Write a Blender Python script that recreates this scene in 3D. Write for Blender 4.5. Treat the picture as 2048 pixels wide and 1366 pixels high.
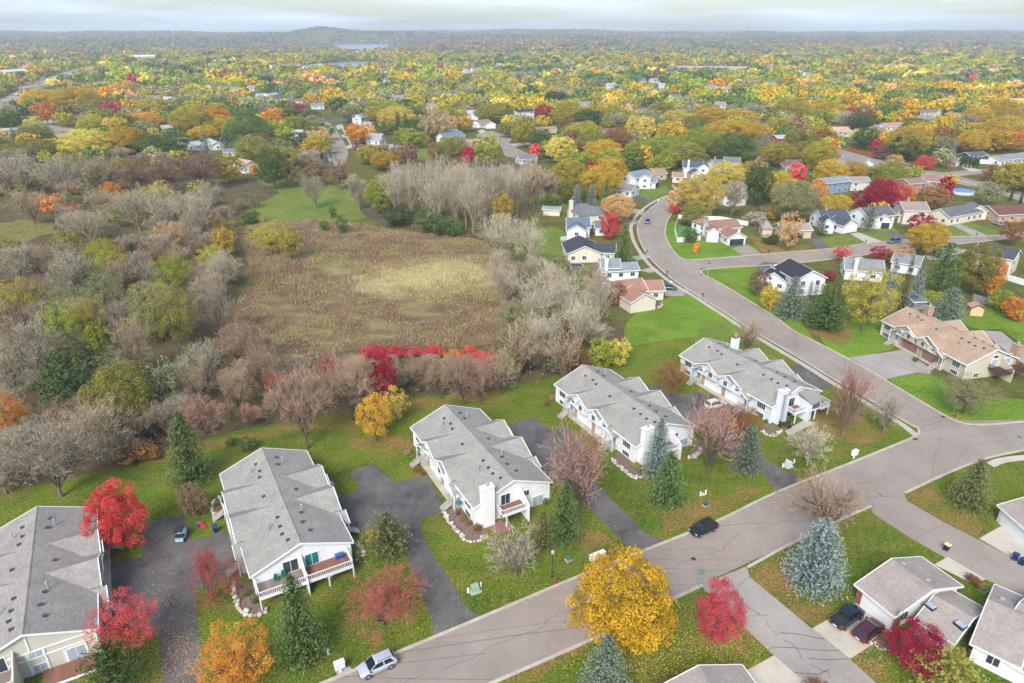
import bpy, math, random
import numpy as np
from mathutils import Vector, Matrix
R = math.radians
for o in list(bpy.data.objects): bpy.data.objects.remove(o)
scene = bpy.context.scene
COL = scene.collection
# ------------------------------------------------------------------ camera, sky, sun, exposure
F, PITCH, CH = 1365.0, R(24.4), 65.0            # focal length in photo pixels, pitch, drone height
cam = bpy.data.cameras.new('camera'); camo = bpy.data.objects.new('camera', cam); COL.objects.link(camo)
cam.sensor_width = 36.0; cam.lens = F / 2048 * 36.0; cam.clip_start = 0.5; cam.clip_end = 40000
camo.location = (0, 0, CH); camo.rotation_euler = (math.pi / 2 - PITCH, 0, 0)
scene.camera = camo
SUN_EL, SUN_AZ = R(42), R(-162)                  # azimuth from +Y, clockwise: light from behind the camera, slightly left
world = bpy.data.worlds.new('World'); scene.world = world; world.use_nodes = True
wt = world.node_tree; wt.nodes.clear()
def wn(t, **k):
    n = wt.nodes.new(t)
    for a, b in k.items(): setattr(n, a, b)
    return n
sky = wn('ShaderNodeTexSky', sky_type='NISHITA', sun_disc=False, sun_elevation=SUN_EL, sun_rotation=SUN_AZ,
         altitude=300, air_density=1.0, dust_density=1.6, ozone_density=1.3)
tc = wn('ShaderNodeTexCoord'); mp = wn('ShaderNodeMapping'); mp.inputs['Scale'].default_value = (1.2, 1.2, 14)
nz = wn('ShaderNodeTexNoise'); nz.inputs['Scale'].default_value = 2.6; nz.inputs['Detail'].default_value = 6; nz.inputs['Roughness'].default_value = .55
rp = wn('ShaderNodeValToRGB'); rp.color_ramp.elements[0].position = .44; rp.color_ramp.elements[0].color = (.12, .12, .12, 1)
rp.color_ramp.elements[1].position = .66; rp.color_ramp.elements[1].color = (.85, .85, .85, 1)
mx = wn('ShaderNodeMixRGB'); mx.inputs['Color2'].default_value = (6.2, 7.3, 8.8, 1)
bg = wn('ShaderNodeBackground'); bg.inputs['Strength'].default_value = 0.10
wo = wn('ShaderNodeOutputWorld'); L = wt.links.new
L(tc.outputs['Generated'], mp.inputs['Vector']); L(mp.outputs['Vector'], nz.inputs['Vector']); L(nz.outputs['Fac'], rp.inputs['Fac'])
L(rp.outputs['Color'], mx.inputs['Fac']); L(sky.outputs['Color'], mx.inputs['Color1']); L(mx.outputs['Color'], bg.inputs['Color'])
L(bg.outputs['Background'], wo.inputs['Surface'])
sl = bpy.data.lights.new('sun', 'SUN'); sl.energy = 3.0; sl.angle = R(28); sl.color = (1, .965, .91)
so = bpy.data.objects.new('sun', sl); COL.objects.link(so)
sd = Vector((math.sin(SUN_AZ) * math.cos(SUN_EL), math.cos(SUN_AZ) * math.cos(SUN_EL), math.sin(SUN_EL)))
so.rotation_euler = sd.to_track_quat('Z', 'Y').to_euler(); so.location = (0, 0, 200)
vs = scene.view_settings; vs.view_transform = 'Standard'; vs.look = 'None'; vs.gamma = 1; vs.use_curve_mapping = False
vs.exposure = 0.70
scene.cycles.use_adaptive_sampling = True; scene.cycles.adaptive_threshold = .025; scene.cycles.adaptive_min_samples = 16; scene.cycles.volume_bounces = 0; scene.cycles.max_bounces = 4; scene.cycles.diffuse_bounces = 2; scene.cycles.glossy_bounces = 2; scene.cycles.transmission_bounces = 2; scene.cycles.transparent_max_bounces = 4
# ------------------------------------------------------------------ where a photo point stands on the ground (or at height h)
CP, SP = math.cos(PITCH), math.sin(PITCH)
def G(px, py, h=0.0):
    u = (px - 1024) / F; v = (683 - py) / F
    t = (CH - h) / (SP - v * CP)
    return Vector((u * t, (CP + v * SP) * t, h))
def proj(p):
    z = p[2] - CH; d = p[1] * CP - z * SP
    return 1024 + F * p[0] / d, 683 - F * (p[1] * SP + z * CP) / d
def zoff(ox, oy, k): return lambda x, y: (ox + x * k, oy + y * k)
def height_at(b, topy):                           # height above ground point b that is seen at photo row topy
    v = (683 - topy) / F; k = (SP - v * CP) / (CP + v * SP)
    return max(.2, CH - b.y * k)
rnd = random.Random(11); NR = np.random.default_rng(5)
# ------------------------------------------------------------------ mesh helpers
class MB:
    def __init__(s): s.v = []; s.f = []
    def add(s, vs, fs):
        k = len(s.v); s.v += [tuple(a) for a in vs]; s.f += [tuple(i + k for i in f) for f in fs]; return s
    def poly(s, pts): return s.add(pts, [tuple(range(len(pts)))])
    def hexa(s, p): return s.add(p, [(0, 3, 2, 1), (4, 5, 6, 7), (0, 1, 5, 4), (1, 2, 6, 5), (2, 3, 7, 6), (3, 0, 4, 7)])
    def box(s, x0, x1, y0, y1, z0, z1):
        return s.hexa([(x0, y0, z0), (x1, y0, z0), (x1, y1, z0), (x0, y1, z0), (x0, y0, z1), (x1, y0, z1), (x1, y1, z1), (x0, y1, z1)])
    def obox(s, c, r, n, w, d, h):                # box on a face frame: r right, n normal, z up; c centre of back face bottom
        c, r, n = Vector(c), Vector(r), Vector(n); z = Vector((0, 0, 1)); p = []
        for zz in (0, h):
            for a, b in ((-w / 2, 0), (w / 2, 0), (w / 2, d), (-w / 2, d)): p.append(c + r * a + n * b + z * zz)
        return s.hexa(p)
    def prism(s, prof, a, b):                     # list of 3D points of a profile at one end, offset vector to the other
        n = len(prof); q = [Vector(p) for p in prof]; d = Vector(b)
        s.add(q + [p + d for p in q], [tuple(range(n - 1, -1, -1)), tuple(range(n, 2 * n))] + [(i, (i + 1) % n, n + (i + 1) % n, n + i) for i in range(n)])
        return s
    def tube(s, p0, p1, r0, r1, n=6, cap=True):
        p0, p1 = Vector(p0), Vector(p1); d = (p1 - p0).normalized()
        a = d.orthogonal().normalized(); b = d.cross(a); v = []
        for p, r in ((p0, r0), (p1, r1)):
            for i in range(n):
                t = 2 * math.pi * i / n; v.append(p + (a * math.cos(t) + b * math.sin(t)) * r)
        f = [(i, (i + 1) % n, n + (i + 1) % n, n + i) for i in range(n)]
        if cap: f += [tuple(range(n - 1, -1, -1)), tuple(range(n, 2 * n))]
        return s.add(v, f)
    def mesh(s, name):
        m = bpy.data.meshes.new(name); m.from_pydata(s.v, [], s.f); m.update(); return m
    def build(s, name, mat, parent=None, smooth=False):
        return link(name, s.mesh(name), mat, parent, smooth)
def link(name, me, mat, parent=None, smooth=False):
    o = bpy.data.objects.new(name, me); COL.objects.link(o)
    if mat and not me.materials: me.materials.append(mat)
    if smooth: me.shade_smooth()
    if parent: o.parent = parent
    return o
def tag(o, label=None, cat=None, group=None, kind=None):
    if label: o['label'] = label
    if cat: o['category'] = cat
    if group: o['group'] = group
    if kind: o['kind'] = kind
    return o
def empty(name, loc, rz=0):
    o = bpy.data.objects.new(name, None); COL.objects.link(o); o.location = loc; o.rotation_euler = (0, 0, rz); o.empty_display_size = .1; return o
def fastmesh(name, V, nq, mat, attrs=None):       # V (4n,3) quads
    m = bpy.data.meshes.new(name); m.vertices.add(len(V)); m.vertices.foreach_set('co', V.astype(np.float32).ravel())
    m.loops.add(4 * nq); m.loops.foreach_set('vertex_index', np.arange(4 * nq, dtype=np.int32))
    m.polygons.add(nq); m.polygons.foreach_set('loop_start', np.arange(0, 4 * nq, 4, dtype=np.int32))
    try: m.polygons.foreach_set('loop_total', np.full(nq, 4, dtype=np.int32))
    except Exception: pass
    for k, (typ, arr) in (attrs or {}).items():
        a = m.attributes.new(k, typ, 'FACE'); a.data.foreach_set('color' if typ == 'FLOAT_COLOR' else 'value', arr.astype(np.float32).ravel())
    m.update(calc_edges=True)
    if mat: m.materials.append(mat)
    return m
# ------------------------------------------------------------------ materials
def lin(c, k=1.0):
    r = []
    for x in c:
        x = x / 255; r.append((x / 12.92 if x <= .04045 else ((x + .055) / 1.055) ** 2.4) * k)
    return tuple(r)
class NT:
    def __init__(s, name):
        s.m = bpy.data.materials.new(name); s.m.use_nodes = True; s.t = s.m.node_tree; s.t.nodes.clear()
        s.out = s.n('ShaderNodeOutputMaterial')
    def n(s, t, **k):
        n = s.t.nodes.new(t)
        for a, b in k.items():
            if a[0] == '_':
                i = a[1:].replace('_', ' '); n.inputs[i].default_value = b
            else: setattr(n, a, b)
        return n
    def l(s, a, b): s.t.links.new(a, b)
    def noise(s, scale, detail=4, vec=None, rough=.55, dist=0):
        n = s.n('ShaderNodeTexNoise', _Scale=scale, _Detail=detail, _Roughness=rough, _Distortion=dist)
        if vec is not None: s.l(vec, n.inputs['Vector'])
        return n.outputs['Fac']
    def ramp(s, fac, stops):
        r = s.n('ShaderNodeValToRGB'); e = r.color_ramp.elements
        while len(e) < len(stops): e.new(.5)
        for q, (p, c) in zip(e, stops): q.position = p; q.color = (*c, 1)
        s.l(fac, r.inputs['Fac']); return r.outputs['Color']
    def mix(s, fac, a, b, mode='MIX'):
        m = s.n('ShaderNodeMixRGB', blend_type=mode)
        for i, x in (('Fac', fac), ('Color1', a), ('Color2', b)):
            if isinstance(x, (int, float)): m.inputs[i].default_value = x
            elif isinstance(x, tuple): m.inputs[i].default_value = (*x, 1)
            else: s.l(x, m.inputs[i])
        return m.outputs['Color']
    def bsdf(s, col, rough=.9, spec=.25, bump=None, bstr=.3, bdist=.02, metal=0):
        b = s.n('ShaderNodeBsdfPrincipled', _Roughness=rough, _Metallic=metal); b.inputs['Specular IOR Level'].default_value = spec
        if isinstance(col, tuple): b.inputs['Base Color'].default_value = (*col, 1)
        else: s.l(col, b.inputs['Base Color'])
        if bump is not None:
            q = s.n('ShaderNodeBump', _Strength=bstr, _Distance=bdist); s.l(bump, q.inputs['Height']); s.l(q.outputs['Normal'], b.inputs['Normal'])
        s.l(b.outputs['BSDF'], s.out.inputs['Surface']); return b
    def pos(s): return s.n('ShaderNodeNewGeometry').outputs['Position']
    def obj(s): return s.n('ShaderNodeTexCoord').outputs['Object']
    def map(s, vec, scale=(1, 1, 1), rot=(0, 0, 0)):
        m = s.n('ShaderNodeMapping'); m.inputs['Scale'].default_value = scale; m.inputs['Rotation'].default_value = rot; s.l(vec, m.inputs['Vector']); return m.outputs['Vector']
def sc(c, k): return tuple(min(1, x * k) for x in c)
CACHE = {}
def plain(name, rgb, rough=.7, spec=.3, var=.12, nscale=3.0, metal=0, k=.9):
    if name in CACHE: return CACHE[name]
    t = NT(name); c = lin(rgb, k); f = t.noise(nscale, 5, t.obj()); t.bsdf(t.ramp(f, [(.3, sc(c, 1 - var)), (.7, sc(c, 1 + var))]), rough, spec, metal=metal)
    CACHE[name] = t.m; return t.m
def grass(name, a, b, tan, tanpos=.62, stripe=None):
    t = NT(name); p = t.pos(); A, B, T = lin(a, .95), lin(b, .95), lin(tan, .95)
    c = t.ramp(t.noise(.09, 6, p, .65), [(.30, A), (.62, B)])
    c = t.mix(t.ramp(t.noise(.16, 8, t.map(p, (1, 1.7, 1)), .72), [(tanpos - .08, (0, 0, 0)), (tanpos + .16, (1, 1, 1))]), c, T)
    if stripe is not None:
        w = t.n('ShaderNodeTexWave', wave_type='BANDS', bands_direction='X', _Scale=.24, _Distortion=2.5, _Detail=2.0); t.l(t.map(p, (1, 1, 1), (0, 0, stripe)), w.inputs['Vector'])
        c = t.mix(t.ramp(w.outputs['Fac'], [(.35, (0, 0, 0)), (.65, (.13, .13, .13))]), c, sc(B, 1.35))
    f = t.noise(3.2, 8, p, .8); c = t.mix(.78, c, t.ramp(f, [(.40, (.10, .10, .10)), (.62, (.9, .9, .9))]), 'OVERLAY')
    c = t.mix(t.ramp(t.noise(.7, 7, p, .75), [(.52, (0, 0, 0)), (.66, (.45, .45, .45))]), c, T)
    t.bsdf(c, .95, .1, t.noise(4.5, 6, p, .8), .55, .12); return t.m
def pavement(name, a, b, scale=.12, stain=None):
    t = NT(name); p = t.pos(); A, B = lin(a, .8), lin(b, .8)
    c = t.ramp(t.noise(scale, 7, p, .66), [(.34, A), (.64, B)])
    c = t.mix(t.ramp(t.noise(.5, 7, t.map(p, (1, .35, 1), (0, 0, R(-30))), .7), [(.5, (0, 0, 0)), (.75, (.5, .5, .5))]), c, sc(lin(stain or a), .8))
    c = t.mix(.35, c, t.ramp(t.noise(6, 6, p, .8), [(.3, (.3, .3, .3)), (.7, (.72, .72, .72))]), 'OVERLAY')
    t.bsdf(c, .9, .25, t.noise(25, 4, p, .8), .3, .01); return t.m
def roofmat(rgb, name=None):
    key = 'roof' + str(rgb)
    if key in CACHE: return CACHE[key]
    t = NT('shingles'); o = t.obj(); c = lin(rgb, .82)
    br = t.n('ShaderNodeTexBrick', _Scale=1.0); br.inputs['Brick Width'].default_value = .34; br.inputs['Row Height'].default_value = .16; br.inputs['Mortar Size'].default_value = .016
    br.inputs['Color1'].default_value = (*sc(c, .86), 1); br.inputs['Color2'].default_value = (*sc(c, 1.14), 1); br.inputs['Mortar'].default_value = (*sc(c, .62), 1)
    t.l(t.map(o, (1, 1, 1), (0, 0, R(90))), br.inputs['Vector'])
    k = t.mix(.55, br.outputs['Color'], t.ramp(t.noise(.32, 6, o, .62), [(.3, (.38, .38, .38)), (.7, (.64, .63, .60))]), 'OVERLAY')
    k = t.mix(t.ramp(t.noise(1.1, 5, t.map(o, (1, .18, 1)), .7), [(.55, (0, 0, 0)), (.8, (.35, .35, .35))]), k, sc(c, .55))
    t.bsdf(k, .95, .12, br.outputs['Fac'], .4, .02); CACHE[key] = t.m; return t.m
def wallmat(rgb, lap=True):
    key = 'wall' + str(rgb) + str(lap)
    if key in CACHE: return CACHE[key]
    t = NT('siding'); o = t.obj(); c = lin(rgb, .92)
    w = t.n('ShaderNodeTexWave', wave_type='BANDS', bands_direction='Z' if lap else 'DIAGONAL', wave_profile='SAW', _Scale=1.6 if lap else 1.1, _Distortion=0.0); t.l(o, w.inputs['Vector'])
    k = t.ramp(t.noise(.5, 5, t.map(o, (1, 1, .35)), .65), [(.3, sc(c, .9)), (.7, sc(c, 1.04))])
    t.bsdf(k, .75, .25, w.outputs['Fac'], .35, .03); CACHE[key] = t.m; return t.m
def stonemat():
    if 'stone' in CACHE: return CACHE['stone']
    t = NT('boulder_stone'); oi = t.n('ShaderNodeObjectInfo'); o = t.obj()
    c = t.ramp(oi.outputs['Random'], [(0, lin((150, 140, 132))), (.4, lin((200, 190, 178))), (.7, lin((176, 158, 146))), (1, lin((215, 210, 205)))])
    c = t.mix(.5, c, t.ramp(t.noise(4, 5, o), [(.3, (.3, .3, .3)), (.7, (.7, .7, .7))]), 'OVERLAY'); t.bsdf(c, .9, .2, t.noise(9, 4, o), .4, .03); CACHE['stone'] = t.m; return t.m
def leafmat(name, a, b, k=1.0, bark=False):
    t = NT('leaves_' + name); oi = t.n('ShaderNodeObjectInfo'); at = t.n('ShaderNodeAttribute', attribute_name='tint')
    A, B = lin(a, k * .84), lin(b, k * .84)
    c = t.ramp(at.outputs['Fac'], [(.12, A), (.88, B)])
    hs = t.n('ShaderNodeHueSaturation', _Saturation=1.0)
    mr = t.n('ShaderNodeMapRange'); mr.inputs['To Min'].default_value = .86; mr.inputs['To Max'].default_value = 1.14; t.l(oi.outputs['Random'], mr.inputs['Value']); t.l(mr.outputs['Result'], hs.inputs['Value'])
    m2 = t.n('ShaderNodeMath', operation='MULTIPLY_ADD'); m2.inputs[1].default_value = .018; m2.inputs[2].default_value = .491; t.l(oi.outputs['Random'], m2.inputs[0]); t.l(m2.outputs['Value'], hs.inputs['Hue'])
    t.l(c, hs.inputs['Color']); c = hs.outputs['Color']
    d = t.n('ShaderNodeBsdfDiffuse'); t.l(c, d.inputs['Color'])
    if bark: t.l(d.outputs['BSDF'], t.out.inputs['Surface']); return t.m
    r = t.n('ShaderNodeBsdfTranslucent'); t.l(c, r.inputs['Color'])
    x = t.n('ShaderNodeMixShader'); x.inputs['Fac'].default_value = .2; t.l(d.outputs['BSDF'], x.inputs[1]); t.l(r.outputs['BSDF'], x.inputs[2]); t.l(x.outputs['Shader'], t.out.inputs['Surface'])
    return t.m
def colattr_mat(name, trans=.3):                  # stuff with a colour per face
    t = NT(name); at = t.n('ShaderNodeAttribute', attribute_name='fcol'); d = t.n('ShaderNodeBsdfDiffuse'); t.l(at.outputs['Color'], d.inputs['Color'])
    r = t.n('ShaderNodeBsdfTranslucent'); t.l(at.outputs['Color'], r.inputs['Color']); x = t.n('ShaderNodeMixShader'); x.inputs['Fac'].default_value = trans
    t.l(d.outputs['BSDF'], x.inputs[1]); t.l(r.outputs['BSDF'], x.inputs[2]); t.l(x.outputs['Shader'], t.out.inputs['Surface']); return t.m
M = {}
M['white'] = plain('white_paint', (240, 241, 242), .6, .3, .04); M['glass'] = plain('window_glass', (58, 68, 78), .12, .6, .35, .4)
M['glass_teal'] = plain('curtained_glass', (30, 120, 125), .15, .6, .4, 1.5); M['glass_pale'] = plain('pale_blind_glass', (165, 182, 195), .15, .6, .15, 2)
M['trim'] = M['white']; M['dark'] = plain('dark_metal', (45, 47, 52), .5, .4); M['vent'] = plain('vent_metal', (70, 72, 80), .5, .4); M['pipe'] = plain('galvanised', (170, 172, 176), .4, .5)
M['asphalt'] = pavement('driveway_asphalt', (80, 78, 80), (118, 113, 110), .17, (140, 131, 124)); M['road'] = pavement('street_asphalt', (152, 139, 130), (171, 158, 148), .08, (144, 131, 123))
M['concrete'] = pavement('pale_concrete', (196, 186, 170), (212, 203, 188), .2, (172, 162, 146)); M['kerb'] = pavement('kerb_concrete', (184, 172, 158), (206, 196, 184), .3, (150, 135, 120))
M['walk'] = pavement('walk_concrete', (184, 176, 166), (200, 192, 182), .3, (165, 155, 145)); M['oldconc'] = pavement('old_concrete', (160, 151, 145), (180, 172, 165), .12, (146, 137, 132))
M['crack'] = plain('tar_sealant', (108, 100, 97), .7, .3); M['deck'] = plain('deck_boards', (140, 98, 84), .8, .2, .25, 1.2); M['wood_dark'] = plain('dark_stained_wood', (92, 66, 58), .8, .2, .2)
M['greydeck'] = plain('grey_boards', (140, 125, 118), .8, .2, .2, 1.2); M['brick'] = plain('brick_red', (150, 92, 76), .9, .2, .3, 6); M['mulch'] = plain('mulch', (128, 108, 98), .95, .1, .35, 2.5)
M['stonewall'] = plain('stone_veneer', (176, 150, 128), .9, .2, .3, 3); M['wood_fence'] = plain('weathered_fence', (150, 145, 148), .9, .1, .2, 2); M['orange_fence'] = plain('orange_fence_stain', (186, 98, 60), .9, .1, .15, 2)
# ------------------------------------------------------------------ the ground and the far terrain
def sm(a, b, x): t = min(1, max(0, (x - a) / (b - a))); return t * t * (3 - 2 * t)
def terrain(x, y):                                     # flat suburb, then wooded country rising gently to the horizon
    if y < 1900: return 0.0
    a = x / max(y, 1); t = min(1, (y - 1900) / 4600)
    z = t ** 1.25 * (62 + 5 * math.sin(a * 9 + 1.7) + 4 * math.sin(a * 23 + .4) + 3 * math.sin(x * .0021 + 1) + 3 * math.sin(a * 57 + 2)) + 4 * t * math.sin(y * .0021 + a * 6)
    hx, hy = (x + 1075) / 700, (y - 4650) / 520                     # the wooded hill beyond the lake
    z += 26 * math.exp(-(hx * hx + hy * hy) * .9) + 24 * math.exp(-(((x + 1190) / 120) ** 2 + ((y - 4600) / 330) ** 2))
    lk = ((x + 850) / 500) ** 2 + ((y - 3420) / 1000) ** 2; z *= sm(.85, 1.6, lk)
    return max(0, z)
def lines(segs):
    r = []
    for a, b, n in segs: r += [a + (b - a) * i / n for i in range(n)]
    return r + [segs[-1][1]]
xs = lines([(-9500, -2800, 40), (-2800, -200, 52), (-200, 2600, 40), (2600, 9500, 40)]); ys = lines([(-600, 1900, 10), (1900, 5600, 74), (5600, 6800, 14)])
gv = [(x, y, terrain(x, y)) for y in ys for x in xs]; nx = len(xs)
gf = [(j * nx + i, j * nx + i + 1, (j + 1) * nx + i + 1, (j + 1) * nx + i) for j in range(len(ys) - 1) for i in range(nx - 1)]
M['ground'] = grass('mixed_grass', (66, 78, 30), (98, 104, 46), (126, 110, 72), .54)
g = MB(); g.v, g.f = gv, gf; tag(g.build('ground', M['ground'], smooth=True), kind='structure')
def catmull(p, n=6, closed=False):
    q = []; k = len(p)
    for i in range(k - 1 if not closed else k):
        a, b, c, d = (p[(i - 1) % k], p[i], p[(i + 1) % k], p[(i + 2) % k]) if closed else (p[max(i - 1, 0)], p[i], p[i + 1], p[min(i + 2, k - 1)])
        for j in range(n):
            t = j / n; q.append(tuple(.5 * ((2 * b[m]) + (-a[m] + c[m]) * t + (2 * a[m] - 5 * b[m] + 4 * c[m] - d[m]) * t * t + (-a[m] + 3 * b[m] - 3 * c[m] + d[m]) * t ** 3) for m in (0, 1)))
    if not closed: q.append(tuple(p[-1]))
    return q
def gp(pts): return [G(*p) for p in pts]
def sheet(name, pts, mat, z, smooth=0, kind='structure', world=False):
    w = [Vector(p) for p in pts] if world else gp(pts)
    if smooth: w = [Vector((*p, 0)) for p in catmull([(v.x, v.y) for v in w], smooth, True)]
    m = MB(); m.poly([(v.x, v.y, z) for v in w]); o = m.build(name, mat)
    if o.data.polygons[0].normal.z < 0: o.data.flip_normals()
    return tag(o, kind=kind)
def offs(w, d):
    r = []
    for i, p in enumerate(w):
        a = w[max(i - 1, 0)]; b = w[min(i + 1, len(w) - 1)]; t = (b - a); t.z = 0; t.normalize(); r.append(p + Vector((-t.y, t.x, 0)) * d)
    return r
def band(name, px, width, z0, z1, mat, sub=5, kind='structure', side=0):    # a raised ribbon along a path (kerb, walk)
    w = gp(px); c = [Vector((*p, 0)) for p in catmull([(v.x, v.y) for v in w], sub)] if sub else w
    a, b = (offs(c, width * (.5 + side)), offs(c, -width * (.5 - side)))
    m = MB(); n = len(c)
    m.v = [(p.x, p.y, z1) for p in a] + [(p.x, p.y, z1) for p in b] + [(p.x, p.y, z0) for p in a] + [(p.x, p.y, z0) for p in b]
    for i in range(n - 1):
        m.f += [(i, n + i, n + i + 1, i + 1), (2 * n + i, i, i + 1, 2 * n + i + 1), (n + i, 3 * n + i, 3 * n + i + 1, n + i + 1)]
    m.f += [(0, 2 * n, 3 * n, n), (n - 1, 2 * n - 1, 4 * n - 1, 3 * n - 1)]
    o = m.build(name, mat)
    if kind: tag(o, kind=kind)
    return o, c
def scurve(px, n=6): return [Vector((*p, 0)) for p in catmull([(v.x, v.y) for v in gp(px)], n)]
# grass that differs from the base sheet
M['lawn'] = grass('kept_lawn', (64, 88, 24), (102, 120, 38), (132, 112, 62), .56, R(20)); M['lawn_bright'] = grass('bright_lawn', (80, 114, 30), (110, 142, 46), (138, 132, 62), .57, R(64))
M['lawn_mid'] = grass('yard_grass', (82, 106, 40), (112, 132, 56), (132, 122, 68), .54, R(50)); M['lawn_dry'] = grass('dry_lawn', (86, 94, 34), (116, 114, 48), (146, 112, 72), .49); M['woodfloor'] = grass('wood_floor', (68, 66, 44), (98, 90, 64), (114, 96, 74), .5)
M['marsh'] = grass('marsh_floor', (120, 104, 82), (140, 122, 92), (152, 146, 92), .50); M['pale'] = grass('pale_meadow', (158, 150, 98), (182, 172, 120), (136, 134, 76), .56)
sheet('lawn', [(-80, 1500), (-60, 1010), (120, 960), (320, 900), (470, 860), (620, 838), (820, 795), (980, 780), (1100, 755), (1190, 735), (1255, 690), (1270, 668), (1400, 592), (1560, 690), (1800, 838), (1816, 846), (1841, 866), (1700, 929), (1296, 1101), (1000, 1225), (650, 1368), (330, 1500)], M['lawn'], .006)
sheet('lawn', [(977, 1370), (1196, 1272), (1403, 1172), (1487, 1253), (1548, 1311), (1400, 1440), (980, 1440)], M['lawn'], .006)
sheet('lawn', [(1493, 1134), (1740, 1012), (1800, 1060), (1970, 1160), (2120, 1225), (2200, 1440), (1850, 1440), (1752, 1366), (1621, 1255), (1500, 1155)], M['lawn'], .006)
sheet('lawn', [(1807, 985), (1905, 940), (2080, 890), (2120, 1150), (2000, 1100), (1890, 1046)], M['lawn'], .006)
sheet('lawn_verge_bright', [(1258, 690), (1250, 655), (1275, 625), (1330, 600), (1372, 588), (1470, 650), (1500, 672), (1410, 672), (1330, 680)], M['lawn_bright'], .011, 4)
sheet('lawn_corner', [(1400, 546), (1415, 538), (1460, 534), (1508, 532), (1530, 545), (1540, 580), (1600, 640), (1634, 688), (1546, 633), (1443, 569)], M['lawn_bright'], .011)
sheet('lawn_corner', [(1331, 450), (1345, 440), (1400, 470), (1480, 480), (1520, 500), (1491, 511), (1394, 520), (1362, 515), (1338, 488), (1330, 470)], M['lawn_bright'], .011)
sheet('lawn_corner', [(1776, 757), (1840, 746), (1870, 752), (1940, 790), (2060, 800), (2060, 845), (1958, 850), (1908, 841), (1834, 800)], M['lawn_bright'], .011)
sheet('lawn_back', [(1640, 660), (1700, 640), (1760, 640), (1790, 690), (1744, 708), (1700, 716), (1660, 700)], M['lawn_bright'], .012, 3)
sheet('lawn_back', [(1900, 630), (1960, 612), (2070, 625), (2070, 700), (2003, 660), (1964, 660), (1930, 650)], M['lawn_bright'], .012, 3)
sheet('meadow', [(440, 385), (470, 362), (560, 368), (680, 372), (720, 395), (735, 430), (690, 442), (600, 446), (520, 440), (470, 446), (455, 420)], M['lawn_mid'], .008, 4)
for q in ([(1060, 395), (1100, 385), (1135, 400), (1130, 425), (1075, 420)], [(1060, 470), (1120, 455), (1135, 500), (1120, 560), (1080, 560)], [(1262, 392), (1300, 378), (1335, 372), (1330, 390), (1300, 405)], [(825, 295), (850, 288), (880, 290), (880, 315), (830, 318)],
          [(1640, 480), (1690, 470), (1730, 485), (1690, 494), (1650, 498)], [(1715, 470), (1770, 450), (1800, 470), (1780, 482), (1740, 486)], [(1885, 455), (1930, 445), (1990, 460), (1985, 470), (1905, 475)], [(1420, 640), (1500, 690), (1560, 720), (1540, 735), (1470, 690), (1390, 690)], [(1750, 275), (1790, 268), (1800, 280), (1760, 288)]):
    sheet('lawn_patch', q, M['lawn_mid'], .014, 3)
for q in ([(1500, 1152), (1545, 1122), (1600, 1095), (1625, 1110), (1590, 1150), (1600, 1195), (1660, 1212), (1700, 1206), (1655, 1236), (1622, 1250)], [(1812, 988), (1850, 972), (1885, 985), (1890, 1010), (1940, 1030), (1965, 1050), (1952, 1072), (1890, 1043), (1830, 1008)],
          [(300, 908), (480, 868), (640, 842), (830, 800), (990, 781), (1010, 788), (940, 802), (830, 818), (740, 848), (650, 860), (560, 870), (480, 888), (320, 925)], [(1000, 1358), (1100, 1312), (1180, 1278), (1190, 1290), (1120, 1325), (1060, 1366)], [(1690, 1320), (1720, 1300), (1750, 1320), (1800, 1380), (1760, 1366)], [(1650, 640), (1700, 655), (1690, 690), (1640, 672), (1610, 650)],
          [(1500, 470), (1530, 480), (1590, 490), (1640, 498), (1540, 508), (1520, 500)], [(690, 880), (780, 870), (830, 885), (800, 905), (720, 900)], [(1640, 800), (1720, 840), (1780, 862), (1740, 885), (1660, 880), (1620, 840)], [(1340, 1010), (1430, 1000), (1500, 975), (1520, 985), (1400, 1045), (1330, 1060)], [(1130, 1040), (1190, 1060), (1240, 1095), (1200, 1120), (1140, 1080)]):
    sheet('dry_grass_patch', q, M['lawn_dry'], .0165, 4)
woodfloor = [(-400, 1010), (-400, 330), (0, 305), (440, 318), (560, 385), (480, 430), (500, 520), (470, 600), (480, 680), (560, 700), (700, 690), (800, 680), (1000, 690), (1180, 640), (1250, 650), (1258, 700), (1190, 735), (980, 780), (820, 795), (620, 838), (470, 862), (320, 905), (120, 965)]
sheet('woodland_floor', woodfloor, M['woodfloor'], .009)
marshpx = [(480, 470), (520, 445), (600, 440), (700, 445), (760, 455), (880, 470), (960, 480), (1010, 520), (1030, 560), (1020, 620), (1000, 680), (900, 695), (800, 690), (700, 700), (560, 715), (480, 700), (470, 620), (500, 540)]
t = NT('marsh_floor'); p = t.pos(); mc = G(850, 553)                 # dead reeds, with a pale grassy clearing in the middle
v = t.map(p, (1 / 26, 1 / 17, 0)); v2 = t.n('ShaderNodeVectorMath', operation='DISTANCE'); t.l(v, v2.inputs[0]); v2.inputs[1].default_value = (mc.x / 26, mc.y / 17, 0)
ad = t.n('ShaderNodeMath', operation='MULTIPLY_ADD'); t.l(t.noise(.16, 7, p, .7), ad.inputs[0]); ad.inputs[1].default_value = 1.5; t.l(v2.outputs['Value'], ad.inputs[2])
br_ = t.ramp(t.noise(.10, 8, t.map(p, (1, 1.8, 1)), .7), [(.3, lin((96, 80, 62))), (.48, lin((120, 100, 76))), (.58, lin((134, 124, 84))), (.74, lin((140, 116, 86)))])
c = t.mix(t.ramp(ad.outputs['Value'], [(.95 / 3, (1, 1, 1)), (1.9 / 3, (0, 0, 0))]), br_, lin((196, 185, 136)))
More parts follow.
